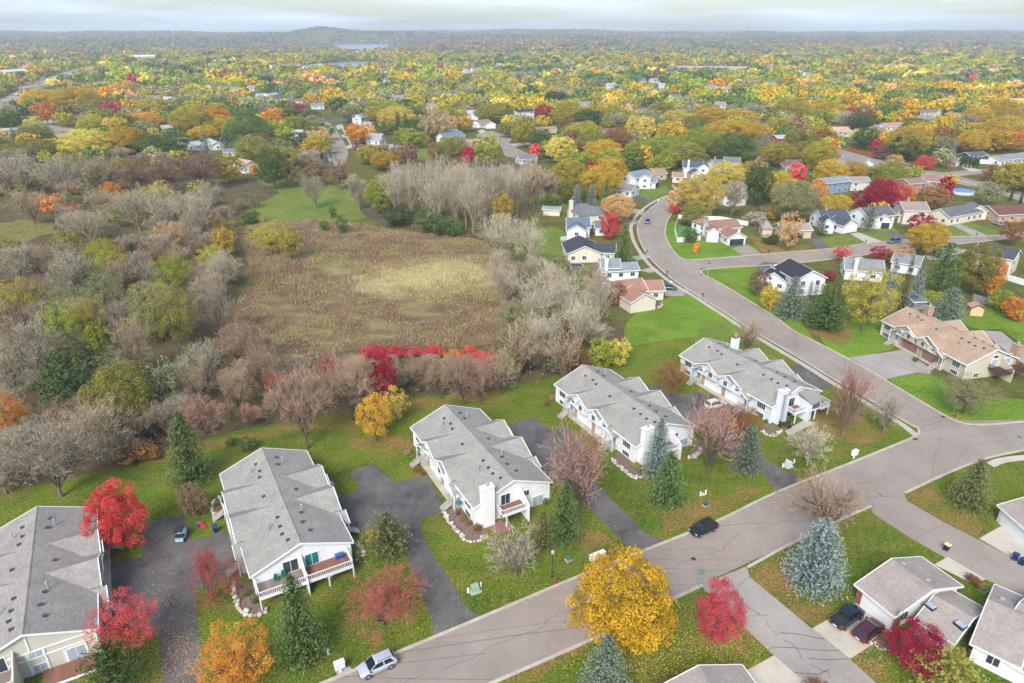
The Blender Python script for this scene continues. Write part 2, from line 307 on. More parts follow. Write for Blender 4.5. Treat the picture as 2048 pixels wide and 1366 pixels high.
s3 = [n for n in t.t.nodes if n.type == 'VALTORGB'][-1]; dv_ = t.n('ShaderNodeMath', operation='DIVIDE'); t.l(ad.outputs['Value'], dv_.inputs[0]); dv_.inputs[1].default_value = 3; t.l(dv_.outputs['Value'], s3.inputs['Fac'])
c = t.mix(.5, c, t.ramp(t.noise(2.5, 8, p, .8), [(.36, (.25, .25, .25)), (.66, (.8, .8, .8))]), 'OVERLAY'); t.bsdf(c, .95, .1, t.noise(3, 6, p, .8), .6, .2); M['marsh'] = t.m
sheet('marsh', marshpx, M['marsh'], .013, 4)
#sheet('marsh_clearing', [(735, 540), (800, 512), (860, 508), (930, 515), (965, 540), (980, 575), (930, 590), (850, 588), (770, 590), (720, 575)], M['pale'], .018, 4)
#sheet('marsh_clearing', [(520, 660), (590, 640), (700, 650), (760, 668), (680, 690), (560, 690)], M['pale'], .018, 4)
sheet('pale_meadow', [(-80, 448), (-30, 442), (15, 446), (40, 439), (78, 444), (112, 447), (104, 457), (112, 466), (84, 470), (62, 480), (20, 484), (-20, 492), (-80, 492)], grass('rough_meadow', (116, 114, 62), (142, 136, 82), (108, 104, 54), .5), .018, 3)
sheet('woodland_floor', [(720, 400), (800, 330), (1000, 320), (1110, 345), (1120, 390), (1060, 430), (1040, 470), (960, 480), (860, 465), (760, 450)], M['woodfloor'], .010, 3)
# ------------------------------------------------------------------ streets
nk = [(330, 1500), (600, 1390), (656, 1366), (786, 1312), (940, 1248), (1157, 1156), (1296, 1101), (1441, 1042), (1552, 988), (1700, 929), (1820, 880), (1838, 870), (1838, 857), (1816, 845), (1727, 791), (1667, 757), (1610, 722), (1560, 692), (1503, 660), (1460, 631), (1379, 580), (1346, 558), (1313, 529), (1293, 505), (1280, 479), (1276, 459), (1280, 441), (1302, 417), (1330, 397), (1362, 380), (1420, 360)]
skerb = [(670, 1500), (940, 1382), (977, 1366), (1196, 1270), (1351, 1193), (1403, 1169)]; skerb2 = [(1493, 1133), (1560, 1096), (1609, 1072), (1687, 1034), (1740, 1011)]; skerb3 = [(1807, 985), (1905, 940), (1985, 912), (2100, 890)]
ek = [(2100, 843), (2048, 845), (1990, 850), (1940, 850), (1908, 841), (1886, 831), (1834, 800), (1769, 761), (1692, 717), (1635, 687), (1583, 660), (1546, 632), (1495, 601), (1443, 569), (1412, 553), (1401, 547), (1403, 541), (1418, 538), (1464, 534), (1507, 532), (1600, 525), (1720, 511), (1830, 497), (1907, 489), (2008, 478), (2100, 466)]
n3 = [(2100, 459), (2000, 471), (1903, 474), (1830, 478), (1736, 487), (1667, 497), (1525, 509), (1491, 512), (1394, 520), (1372, 519), (1359, 515), (1345, 501), (1335, 485), (1329, 468), (1331, 450), (1339, 433), (1352, 416), (1380, 398), (1440, 375)]
def road(name, a, b, z, na=6, nb=6): return sheet(name, [tuple(v) for v in scurve(a, na) + scurve(b, nb)], M['road'], z, world=True)
st1 = sheet('street', [(330, 1500), (600, 1390), (656, 1366), (786, 1312), (940, 1248), (1157, 1156), (1296, 1101), (1441, 1042), (1552, 988), (1700, 929), (1829, 876), (1905, 842), (2100, 838), (2100, 892), (1985, 912), (1905, 940), (1807, 985), (1740, 1011), (1687, 1034), (1609, 1072), (1560, 1096), (1403, 1169), (1351, 1193), (1196, 1270), (977, 1366), (670, 1500)], M['road'], .020)
wkS2 = nk[10:]; ekS2 = ek[3:15] + [(1394, 530), (1372, 519)] + n3[10:]
st2 = road('street', wkS2, list(reversed(ekS2)), .025)
st3 = road('street', [(1360, 530)] + ek[17:], n3[:10], .030)
st4 = sheet('street', [(1403, 1169), (1493, 1133), (1500, 1155), (1621, 1255), (1700, 1319), (1752, 1366), (1850, 1460), (1700, 1460), (1612, 1366), (1547, 1311), (1487, 1253), (1440, 1205), (1408, 1180)], M['oldconc'], .026)
st5 = sheet('street', [(1740, 1011), (1807, 985), (1815, 1002), (1890, 1046), (1952, 1077), (2024, 1115), (2120, 1165), (2120, 1235), (2048, 1196), (2011, 1177), (1968, 1158), (1894, 1118), (1812, 1071), (1746, 1027)], M['road'], .026)
for q in ([(690, 330), (697, 305), (687, 282), (672, 258), (658, 244), (640, 236), (600, 229), (568, 222), (545, 212), (540, 216), (568, 232), (620, 243), (640, 252), (648, 270), (656, 290), (664, 320), (668, 332)],
          [(952, 270), (965, 263), (985, 262), (1000, 268), (1013, 269), (1028, 272), (1018, 285), (1030, 295), (1056, 307), (1040, 318), (1010, 312), (1000, 290), (975, 290), (955, 282)],
          [(1660, 292), (1693, 302), (1771, 323), (1830, 336), (1890, 346), (1912, 352), (1955, 362), (2010, 376), (2100, 399), (2100, 420), (2048, 405), (2000, 388), (1954, 374), (1905, 362), (1860, 352), (1800, 342), (1743, 331), (1690, 315), (1655, 302)],
          [(1888, 345), (1930, 341), (1968, 338), (2080, 332), (2080, 341), (1970, 346), (1930, 351), (1912, 355)], [(97, 250), (150, 258), (165, 257), (150, 264), (135, 268), (122, 280), (108, 268)], [(1233, 257), (1262, 264), (1311, 277), (1330, 284), (1320, 290), (1290, 281), (1262, 274), (1235, 268)]):
    sheet('street', q, M['road'], .024)
sheet('highway', [(-60, 230), (0, 200), (51, 173), (102, 153), (147, 138), (178, 131), (184, 136), (132, 153), (80, 172), (45, 189), (0, 222), (-60, 266)], M['oldconc'], .024)
sheet('parking_lot', [(20, 168), (45, 150), (95, 148), (85, 160), (40, 178)], M['oldconc'], .022)
for i, k in enumerate((nk, skerb, skerb2, skerb3, ek, n3)): band('kerb', k, .42, 0, .12, M['kerb'], 5, side=.5 if i == 0 else -.5)
# cracks filled with tar, laid along the streets
def cracks(name, left, right, parent_z, step, seed, width=.09, longi=(.5,)):
    r = random.Random(seed); a, b = scurve(left, 8), scurve(right, 8)
    def at(c, t):
        k = t * (len(c) - 1); i = min(int(k), len(c) - 2); return c[i].lerp(c[i + 1], k - i)
    m = MB(); Ln = sum((a[i + 1] - a[i]).length for i in range(len(a) - 1)); n = max(2, int(Ln / step))
    def strip(p, w):
        o1, o2 = offs(p, w / 2), offs(p, -w / 2)
        for i in range(len(p) - 1): m.poly([(q.x, q.y, parent_z) for q in (o1[i], o2[i], o2[i + 1], o1[i + 1])])
    for f in longi:
        p = []
        for i in range(n * 4 + 1):
            t = i / (n * 4); p.append(at(a, t).lerp(at(b, t), f + .05 * math.sin(i * .9 + seed) + r.uniform(-.03, .03)))
            if r.random() < .13 and len(p) > 3: strip(p, width * r.uniform(.6, 1)); p = []
        if len(p) > 2: strip(p, width * .8)
    for i in range(n):
        t = (i + r.uniform(.2, .8)) / n; t1 = t + r.uniform(-.55, .55) / n; f0, f1 = r.choice([(0, 1), (0, 1), (0, .55), (.45, 1)]); p = []
        for j in range(9):
            q = j / 8; f = f0 + (f1 - f0) * q; p.append(at(a, min(1, max(0, t + (t1 - t) * q + (math.sin(q * 5 + i) * .18 + r.uniform(-.10, .10)) / n))).lerp(at(b, min(1, max(0, t + (t1 - t) * q))), f))
        strip(p, width * r.uniform(.6, 1.3))
    return m.build(name, M['crack'])
def child(o, p): o.parent = p; return o
child(cracks('sealed_cracks', nk[1:10], [(940, 1382), (977, 1366), (1196, 1270), (1351, 1193), (1450, 1152), (1560, 1096), (1687, 1034), (1807, 985), (1850, 965)], .024, 5.5, 3, .07, (.5,)), st1)
child(cracks('sealed_cracks', nk[11:28], [(1960, 850), (1886, 831), (1834, 800), (1692, 717), (1583, 660), (1495, 601), (1412, 553), (1385, 530), (1359, 515), (1345, 501), (1329, 468), (1331, 450), (1345, 425)], .029, 7, 8, .08, (.5,)), st2)
child(cracks('sealed_cracks', [(1408, 1180), (1487, 1253), (1547, 1311), (1612, 1366)], [(1493, 1140), (1621, 1255), (1700, 1319), (1752, 1366)], .030, 2.4, 21, .11, (.4,)), st4)
child(cracks('sealed_cracks', [(1815, 1002), (1890, 1046), (1952, 1077), (2048, 1126)], [(1746, 1027), (1812, 1071), (1894, 1118), (2048, 1196)], .030, 8, 5, .07, ()), st5)
child(cracks('sealed_cracks', [(1860, 872), (1905, 850), (1960, 852), (2048, 846)], [(1850, 962), (1905, 940), (1985, 912), (2048, 903)], .0244, 6, 9, .06, (.3, .6)), st1)
def seal(px, road_o, z, w=.1):
    c = [Vector((*p, 0)) for p in catmull([(v.x, v.y) for v in gp(px)], 4)]; m = MB(); a, b = offs(c, w / 2), offs(c, -w / 2)
    for i in range(len(c) - 1): m.poly([(q.x, q.y, z) for q in (a[i], b[i], b[i + 1], a[i + 1])])
    child(m.build('sealed_crack', M['crack']), road_o)
dv = {}
dv[1] = sheet('driveway', [(282, 1048), (330, 1036), (368, 1030), (377, 1044), (381, 1081), (431, 1068), (457, 1058), (479, 1142), (440, 1160), (390, 1182), (396, 1248), (406, 1347), (412, 1400), (325, 1400), (327, 1366), (318, 1274), (290, 1262), (190, 1262), (186, 1210), (200, 1132), (285, 1113)], M['asphalt'], .021)
dv[2] = sheet('driveway', [(703, 942), (747, 927), (789, 965), (852, 951), (897, 1022), (850, 1035), (837, 1046), (855, 1092), (900, 1160), (940, 1221), (966, 1237), (866, 1279), (867, 1254), (858, 1220), (835, 1172), (816, 1120), (800, 1075), (775, 1052), (706, 1071), (672, 995), (720, 981)], M['asphalt'], .0215)
dv[3] = sheet('driveway', [(1015, 847), (1070, 835), (1100, 861), (1131, 852), (1205, 925), (1180, 950), (1215, 990), (1267, 1040), (1293, 1068), (1330, 1084), (1262, 1114), (1258, 1095), (1206, 1043), (1150, 985), (1100, 953), (1067, 929), (1040, 880)], M['asphalt'], .0215)
dv[4] = sheet('driveway', [(1293, 772), (1316, 769), (1343, 788), (1386, 786), (1400, 782), (1496, 824), (1475, 850), (1450, 860), (1534, 921), (1610, 963), (1552, 989), (1550, 980), (1525, 946), (1440, 900), (1383, 846), (1346, 819)], M['asphalt'], .0215)
dv[5] = sheet('driveway', [(1575, 735), (1598, 727), (1613, 722), (1672, 757), (1664, 772), (1640, 780), (1600, 765)], M['asphalt'], .0215)
dv[6] = sheet('driveway', [(1689, 717), (1744, 708), (1785, 703), (1805, 699), (1864, 738), (1860, 749), (1836, 745), (1776, 757), (1769, 762)], M['oldconc'], .0215)
sheet('driveway', [(1964, 661), (2003, 663), (2033, 689), (2110, 730), (2060, 740), (1983, 679)], M['oldconc'], .0215)
for q in ([(1624, 1257), (1718, 1204), (1790, 1261), (1700, 1318)], [(1868, 1129), (1896, 1114), (1972, 1159), (1946, 1168)], [(1958, 1077), (2024, 1040), (2110, 1085), (2110, 1150), (2024, 1115)], [(1440, 1370), (1548, 1311), (1612, 1366), (1560, 1420)]): sheet('driveway', q, M['concrete'], .031)
for q, mt in (([(1463, 497), (1477, 493), (1497, 490), (1525, 509), (1491, 513)], 'road'), ([(1610, 474), (1626, 470), (1667, 497), (1640, 500)], 'asphalt'), ([(1700, 468), (1717, 465), (1765, 483), (1736, 488)], 'walk'), ([(1763, 465), (1785, 462), (1822, 478), (1800, 482)], 'asphalt'), ([(1905, 451), (1920, 448), (1975, 471), (1950, 474)], 'oldconc'),
              ([(1508, 534), (1530, 524), (1570, 528), (1560, 560), (1540, 548)], 'asphalt'), ([(1325, 573), (1348, 578), (1380, 578), (1366, 592), (1330, 592)], 'oldconc'), ([(1278, 541), (1305, 534), (1318, 541), (1300, 546)], 'oldconc'), ([(1262, 514), (1290, 508), (1300, 516), (1275, 521)], 'oldconc'), ([(1238, 440), (1280, 441), (1282, 449), (1248, 448)], 'oldconc'), ([(1265, 388), (1300, 400), (1325, 400), (1310, 410), (1270, 400)], 'asphalt'), ([(1268, 418), (1290, 420), (1285, 430), (1268, 426)], 'oldconc'),
              ([(1690, 521), (1720, 513), (1740, 522), (1705, 530)], 'concrete'), ([(1840, 505), (1890, 494), (1935, 500), (1905, 520), (1860, 520)], 'oldconc'), ([(1912, 330), (1935, 327), (1960, 341), (1942, 343)], 'concrete'), ([(668, 252), (684, 248), (688, 256), (676, 259)], 'walk'), ([(682, 270), (700, 267), (703, 272), (686, 276)], 'walk'), ([(690, 292), (720, 286), (724, 291), (694, 298)], 'walk'), ([(640, 241), (690, 238), (700, 243), (660, 246)], 'asphalt'), ([(955, 262), (966, 258), (972, 264), (962, 268)], 'walk'), ([(1018, 288), (1065, 284), (1068, 288), (1030, 294)], 'walk')):
    sheet('driveway', q, M[mt], .033)
sheet('patio', [(1570, 862), (1612, 838), (1628, 848), (1577, 872)], M['walk'], .03); sheet('patio', [(1120, 474), (1140, 470), (1145, 478), (1122, 482)], M['concrete'], .03); sheet('sports_turf', [(1358, 452), (1384, 450), (1388, 466), (1356, 468)], plain('turf_green', (88, 140, 92), .9, .1), .03)
sheet('patio', [(965, 1050), (1000, 1040), (1030, 1055), (1000, 1070)], plain('paver_red', (150, 112, 104), .9, .1, .2, 4), .03)
for px_, py_, o_, z_ in ((1387, 1118, st1, .0245), (1700, 985, st1, .0245)):
    q = G(px_, py_); child(MB().poly([(q.x + .34 * math.cos(i * math.pi / 8), q.y + .34 * math.sin(i * math.pi / 8), z_) for i in range(16)]).build('manhole_cover', M['dark']), o_)
for px_, py_ in ((1886, 834), (1402, 549), (1830, 879), (1376, 521)):
    q = G(px_, py_); child(MB().box(q.x - .35, q.x + .35, q.y - .2, q.y + .2, .03, .128).build('storm_drain', M['dark']), st2)
for dk_, l_, r_, st_ in ((2, [(810, 1075), (835, 1165), (868, 1255)], [(845, 1070), (900, 1155), (955, 1230)], 4), (3, [(1110, 955), (1206, 1043), (1262, 1108)], [(1180, 950), (1267, 1040), (1320, 1084)], 4), (1, [(290, 1060), (320, 1270), (330, 1366)], [(370, 1050), (390, 1200), (408, 1366)], 5), (6, [(1700, 717), (1740, 712), (1800, 702)], [(1770, 760), (1800, 750), (1856, 744)], 5)): child(cracks('sealed_cracks', l_, r_, .0262, st_, dk_ * 7, .06, (.5,)), dv[dk_])
# sidewalk of separate slabs along the curving street
swc = scurve([(1833, 872), (1800, 847), (1735, 808), (1668, 768), (1612, 733), (1560, 702), (1503, 668), (1445, 630), (1386, 592), (1345, 567), (1317, 546), (1293, 523), (1271, 490), (1263, 467), (1263, 450), (1276, 428), (1302, 407), (1335, 391)], 10)
sw = sheet('sidewalk', [tuple(v) for v in offs(swc, .62) + list(reversed(offs(swc, -.62)))], M['kerb'], .034, world=True)
acc = 0; last = swc[0]; dd = 0; samples = [swc[0]]
for i in range(1, len(swc)):
    seg = (swc[i] - swc[i - 1]).length; t = 0
    while dd + seg - t >= 1.55:
        t += 1.55 - dd; dd = 0; samples.append(swc[i - 1].lerp(swc[i], t / seg))
    dd += seg - t
slabme = MB().box(-.60, .60, -.755, .755, .036, .085).mesh('slab'); slabme.materials.append(M['walk'])
for i in range(min(len(samples) - 1, 150)):
    a, b = samples[i], samples[i + 1]; d = b - a; o = bpy.data.objects.new('slab', slabme); COL.objects.link(o); o.parent = sw
    o.location = (a + b) / 2 + Vector((0, 0, rnd.uniform(-.01, .01))); o.rotation_euler = (0, 0, math.atan2(d.y, d.x) - math.pi / 2)
band('path', [(683, 252), (690, 266), (697, 280), (704, 296)], 1.3, 0, .03, M['walk'], 4); band('path', [(650, 290), (655, 305), (660, 322)], 1.3, 0, .03, M['walk'], 4)
band('path', [(1980, 930), (2000, 922), (2030, 917), (2090, 912)], 1.4, 0, .03, M['concrete'], 4); band('path', [(1696, 315), (1780, 337), (1860, 353), (1940, 372)], 1.3, 0, .03, M['walk'], 4)
band('path', [(1905, 358), (1930, 364), (1960, 371), (2048, 396)], 1.3, 0, .03, M['walk'], 4); band('path', [(1690, 298), (1750, 312), (1820, 329)], 1.2, 0, .03, M['walk'], 4)
# the two arms of the lake
t = NT('lake_water'); p = t.pos(); t.bsdf(lin((132, 150, 172), .8), .22, .5, t.noise(.05, 4, t.map(p, (1, 4, 1))), .2, .4); M['water'] = t.m
lakes = [[(655, 88.5), (700, 88), (740, 88), (780, 88.5), (784, 94), (775, 101), (745, 106), (705, 108), (685, 103), (664, 95)], [(596, 139), (625, 133), (645, 127), (680, 123.5), (720, 122.5), (760, 124), (752, 132), (742, 142), (730, 150), (690, 150), (640, 146)], [(985, 108), (1010, 107.5), (1025, 108.5), (1000, 110)]]
for q in lakes: sheet('lake', q, M['water'], .3, 3)
# ------------------------------------------------------------------ building kit (all in the local frame of a root Empty)
Z = Vector((0, 0, 1))
def slab_roof(m, a, b, hw, he, hr, t=.16):         # gable roof: ridge a->b (xy), half width hw
    a, b = Vector((*a[:2], 0)), Vector((*b[:2], 0)); d = (b - a).normalized(); r = Vector((d.y, -d.x, 0))
    for s in (1, -1):
        p = [a + Z * hr, b + Z * hr, b + r * s * hw + Z * he, a + r * s * hw + Z * he]
        m.hexa([q - Z * t for q in p] + p)
def gable_walls(m, a, b, hw, he, hr, z0=0.0):      # pentagon prism under that roof
    a, b = Vector((*a[:2], 0)), Vector((*b[:2], 0)); d = (b - a).normalized(); r = Vector((d.y, -d.x, 0))
    m.prism([a - r * hw + Z * z0, a + r * hw + Z * z0, a + r * hw + Z * he, a + Z * hr, a - r * hw + Z * he], 0, b - a)
def window(root, c, r, n, w, h, panes=2, glass='glass', frame=.09, trim='trim', name='window'):
    c, r, n = Vector(c), Vector(r), Vector(n)
    f = MB().obox(c - Z * frame, r, n, w + 2 * frame, .07, h + 2 * frame).build(name, M[trim], root)
    pw = w / panes
    for i in range(panes): MB().obox(c + r * (-w / 2 + pw * (i + .5)) + n * .071, r, n, pw - .07, .012, h).build('pane', M[glass], f)
    return f
def garage_door(root, c, r, n, w, h, mat=None, rows=4):
    c, r, n = Vector(c), Vector(r), Vector(n); mat = mat or M['white']
    f = MB().obox(c, r, n, w + .24, .06, h + .12).build('garage_door', M['white'] if mat is M['white'] else M['trim'], root)
    for i in range(rows): MB().obox(c + n * .061 + Z * (h * i / rows + .015), r, n, w, .03, h / rows - .03).build('door_panel', mat, f)
def door(root, c, r, n, w=.95, h=2.05, mat=None):
    d = MB().obox(c, r, n, w + .2, .05, h + .1).build('door', M['trim'], root); MB().obox(Vector(c) + Vector(n) * .051, r, n, w, .03, h).build('door_leaf', mat or M['wood_dark'], d)
    MB().obox(Vector(c) + Vector(n) * .082 + Vector(r) * w * .38 + Z, r, n, .08, .06, .08).build('handle', M['pipe'], d)
def fascia(m, a, b, h=.2, t=.05): # a board between two points on a roof edge
    a, b = Vector(a), Vector(b); d = (b - a); d.z = 0; d.normalize(); n = Vector((d.y, -d.x, 0))
    m.hexa([a - n * t - Z * h, a + n * t - Z * h, b + n * t - Z * h, b - n * t - Z * h, a - n * t + Z * .03, a + n * t + Z * .03, b + n * t + Z * .03, b - n * t + Z * .03])
def gable_trim(m, a, b, hw, he, hr):
    a, b = Vector((*a[:2], 0)), Vector((*b[:2], 0)); d = (b - a).normalized(); r = Vector((d.y, -d.x, 0))
    for p, e in ((a, -1), (b, 1)):
        q = p + d * .055 * e
        for s in (1, -1): fascia(m, q + Z * hr, q + r * s * (hw + .05) + Z * (he - .02))
    for s in (1, -1): fascia(m, a + r * s * (hw + .055) + Z * he, b + r * s * (hw + .055) + Z * he)
def railing(root, pts, z, h=.95, step=.22, mat=None, posts=True):
    mat = mat or M['white']; g_ = MB()
    for a, b in zip(pts, pts[1:]):
        a, b = Vector((*a, z)), Vector((*b, z)); d = b - a; ln = d.length; d.normalize(); n = Vector((d.y, -d.x, 0))
        for zz in (.1, h - .07): g_.hexa([a - n * .04 + Z * zz, a + n * .04 + Z * zz, b + n * .04 + Z * zz, b - n * .04 + Z * zz] + [q + Z * .09 for q in (a - n * .04 + Z * zz, a + n * .04 + Z * zz, b + n * .04 + Z * zz, b - n * .04 + Z * zz)])
    rl = g_.build('railing', mat, root); bal = MB()
    for a, b in zip(pts, pts[1:]):
        a, b = Vector((*a, z)), Vector((*b, z)); d = b - a; k = int(d.length / step)
        for i in range(1, k): bal.obox(a + d * i / k + Z * .19, d.normalized(), Vector((d.y, -d.x, 0)).normalized(), .05, .05, h - .27)
    tag(bal.build('balusters', mat, rl), kind='stuff')
    return rl
def deck(root, x0, x1, y0, y1, z, rail=True, mat=None, rmat=None, skirt=.28):
    dk = MB().box(x0, x1, y0, y1, z - .1, z - .03).build('deck', rmat or M['white'], root); n = max(3, int((y1 - y0) / .3)); st = (y1 - y0) / n
    MB().box(x0 - .04, x1 + .04, y0 - .06, y0 + .02, z - skirt, z + .02).build('rim_board', rmat or M['white'], dk)
    pm = MB().box(0, x1 - x0, 0, st - .025, 0, .035).mesh('plank'); pm.materials.append(mat or M['deck'])
    for i in range(n):
        o = bpy.data.objects.new('plank', pm); COL.objects.link(o); o.parent = dk; o.location = (x0, y0 + st * i + .012, z - .028)
    if rail: railing(root, [(x0, y1), (x0, y0), (x1, y0), (x1, y1)], z, mat=rmat)
    return dk
def post(root, x, y, z, w=.16, mat=None): MB().box(x - w / 2, x + w / 2, y - w / 2, y + w / 2, 0, z).build('post', mat or M['white'], root)
def chimney(root, x, y, w, d, h, mat, cap=None):
    c = MB().box(x - w / 2, x + w / 2, y - d / 2, y + d / 2, 0, h).build('chimney', mat, root)
    MB().box(x - w / 2 - .08, x + w / 2 + .08, y - d / 2 - .08, y + d / 2 + .08, h, h + .12).build('chimney_cap', cap or M['white'], c)
    MB().tube((x, y, h + .12), (x, y, h + .55), .2, .2, 10).tube((x, y, h + .6), (x, y, h + .68), .3, .25, 10).build('flue', M['pipe'], c)
def vents(root, roofz, spots, pipes):
    for x, y in spots:
        z = roofz(x); MB().box(x - .2, x + .2, y - .17, y + .17, z - .1, z + .13).box(x - .24, x + .24, y - .21, y + .21, z + .131, z + .17).build('roof_vent', M['vent'], root)
    for x, y in pipes:
        z = roofz(x); MB().tube((x, y, z - .2), (x, y, z + .95), .1, .1, 8).tube((x, y, z + .96), (x, y, z + 1.08), .17, .15, 8).build('vent_pipe', M['pipe'], root)
def steps(root, x, y, dx, n, w, rise=.19, run=.32, mat=None, z0=.0):
    st_ = empty('stairs', (x, y, z0)); st_.parent = root
    for i in range(n): MB().box(min(0, dx) * 1 if False else (dx * run * (n - i)), dx * run * (n - i - 1), -w / 2, w / 2, i * rise, (i + 1) * rise).build('step', mat or M['walk'], st_)
    for s in (-1, 1):
        MB().tube((dx * run * n, s * w / 2, .05), (dx * run * n, s * w / 2, .95), .025, .025, 5).tube((0, s * w / 2, n * rise), (0, s * w / 2, n * rise + .9), .025, .025, 5).tube((dx * run * n, s * w / 2, .95), (0, s * w / 2, n * rise + .9), .025, .025, 5).build('handrail', M['dark'], st_)
ROOF_GREY = roofmat((168, 165, 159)); ROOF_WARM = roofmat((167, 160, 156)); ROOF_TAN = roofmat((188, 162, 140))
FOOT = []                                            # building footprints, kept clear of trees: (centre, radius)
def townhouse(name, label, c, th, wall, roof, Ln=24.8, hr=6.2, gar=None, end='', brick=None, batten=False, trimmat='trim'):
    root = empty(name, (c[0], c[1], 0), R(th) - math.pi / 2); tag(root, label, 'townhouse', 'rows of townhouses with shingle roofs')
    W, he = 6.55, 3.6; slope = (hr - he) / W; rz = lambda x: hr - abs(x) * slope; ww = 6.15
    wm = MB(); gable_walls(wm, (0, .3), (0, Ln - .3), ww, rz(ww) - .17, hr - .17); wobj = wm.build('wall', wall, root)
    rm = MB(); slab_roof(rm, (0, 0), (0, Ln), W, he, hr); ro = rm.build('roof', roof, root)
    MB().hexa([(-.16, 0, hr - .04), (.16, 0, hr - .04), (.16, Ln, hr - .04), (-.16, Ln, hr - .04), (-.05, 0, hr + .045), (.05, 0, hr + .045), (.05, Ln, hr + .045), (-.05, Ln, hr + .045)]).build('ridge_cap', roof, ro)
    ft = MB(); gable_trim(ft, (0, 0), (0, Ln), W, he, hr); ft.build('fascia', M[trimmat], ro)
    for x in (-ww, ww):
        for y in (.3, Ln - .3): MB().box(x - .09, x + .09, y - .09, y + .09, 0, rz(ww) - .2).build('corner_board', M[trimmat], root)
    for s in (-1, 1):                                 # garage sides: two cross gables each side
        n = Vector((s, 0, 0)); r = Vector((0, -s, 0)) if s < 0 else Vector((0, 1, 0)); xw = ww + .42
        for k, (yr, far, near, nyc, nh, nap) in enumerate(((16.4, 3.05, 3.02, 15.15, 1.55, 4.7), (10.3, 3.02, 3.35, 11.1, 1.75, 4.95))):
            z1 = 5.6
            rr = MB()
            for sg, e in ((1, far), (-1, near)):
                zz = z1 - .5 * e; p = [Vector((s * 1.2, yr, z1)), Vector((s * (xw + .42), yr, z1)), Vector((s * (xw + .42), yr + sg * e, zz)), Vector((s * 3.6, yr + sg * e, zz))]
                rr.hexa([q - Z * .14 for q in p] + p)
            g_ = rr.build('cross_gable_roof', roof, root); f_ = MB(); xf = s * (xw + .47)
            fascia(f_, (xf, yr, z1), (xf, yr + far, z1 - .5 * far)); fascia(f_, (xf, yr, z1), (xf, yr - near, z1 - .5 * near)); f_.build('fascia', M[trimmat], g_)
            MB().prism([Vector((s * 5.2, yr - near + .3, 2.35)), Vector((s * 5.2, yr + far - .3, 2.35)), Vector((s * 5.2, yr + far - .3, z1 - .5 * far)), Vector((s * 5.2, yr, z1 - .2)), Vector((s * 5.2, yr - near + .3, z1 - .5 * near))], 0, Vector((s * (xw - 5.2), 0, 0))).build('bay_wall', wall, root)
            MB().box(min(s * xw, s * (xw + .05)), max(s * xw, s * (xw + .05)), yr - near + .3, yr + far - .3, 2.3, 2.48).build('band_board', M[trimmat], root)
            b_ = MB(); b_.prism([Vector((s * (xw - .1), nyc - nh + .12, 2.5)), Vector((s * (xw - .1), nyc + nh - .12, 2.5)), Vector((s * (xw - .1), nyc + nh - .12, nap - .5 * nh)), Vector((s * (xw - .1), nyc, nap - .12)), Vector((s * (xw - .1), nyc - nh + .12, nap - .5 * nh))], 0, Vector((s * .52, 0, 0))); b_.build('bay_wall', wall, root)
            rr = MB()
            for sg in (1, -1):
                p = [Vector((s * 5.6, nyc, nap)), Vector((s * (xw + .7), nyc, nap)), Vector((s * (xw + .7), nyc + sg * nh, nap - .5 * nh)), Vector((s * 5.6, nyc + sg * nh, nap - .5 * nh))]; rr.hexa([q - Z * .1 for q in p] + p)
            g_ = rr.build('bay_roof', roof, root); f_ = MB(); xf = s * (xw + .75); fascia(f_, (xf, nyc, nap), (xf, nyc + nh, nap - .5 * nh), .16); fascia(f_, (xf, nyc, nap), (xf, nyc - nh, nap - .5 * nh), .16); f_.build('fascia', M[trimmat], g_)
            window(root, (s * (xw + .42), nyc, 2.95), r, n, .95, .95, 2); oy = yr + 1.75 if k == 0 else yr - 1.85
            window(root, (s * xw, oy, 2.95), r, n, .85, .9, 2)
            garage_door(root, (s * ww, (15.0, 9.2)[k], .02), r, n, 4.4, 2.05, gar)
            py = (17.6, 12.0)[k]; MB().box(min(s * ww, s * (ww + .25)), max(s * ww, s * (ww + .25)), py - .35, py + .35, 0, 2.28).build('stone_pier', M['stonewall'], root)
        for ye, sg in ((18.9, 1), (6.2, -1)):         # entries with a sloping canopy
            p = [Vector((s * 5.7, ye - sg * .55, 3.9)), Vector((s * 7.5, ye - sg * .55, 3.9)), Vector((s * 7.5, ye + sg * 1.35, 2.95)), Vector((s * 5.7, ye + sg * 1.35, 2.95))]
            g_ = MB().hexa([q - Z * .12 for q in p] + p).build('entry_roof', roof, root); f_ = MB(); fascia(f_, p[1] + Vector((s * .05, 0, 0)), p[2] + Vector((s * .05, 0, 0)), .16); f_.build('fascia', M[trimmat], g_)
            door(root, (s * ww, ye + sg * .1, .95), r, n, mat=plain('entry_door', (120, 135, 150), .5)); MB().box(min(s * 7.4, s * ww), max(s * 7.4, s * ww), ye - .9, ye + .9, 0, .94).build('landing', M['walk'], root)
            steps(root, s * 7.4, ye, s, 5, 1.3); post(root, s * 7.35, ye + sg * 1.2, 2.95, .12)
        for yy in (22.3, 2.7):
            window(root, (s * ww, yy, 2.0), r, n, 1.9, 1.05, 4); window(root, (s * ww, yy, .35), r, n, 1.7, .75, 4)
    y0 = .3; rE, nE = Vector((1, 0, 0)), Vector((0, -1, 0))
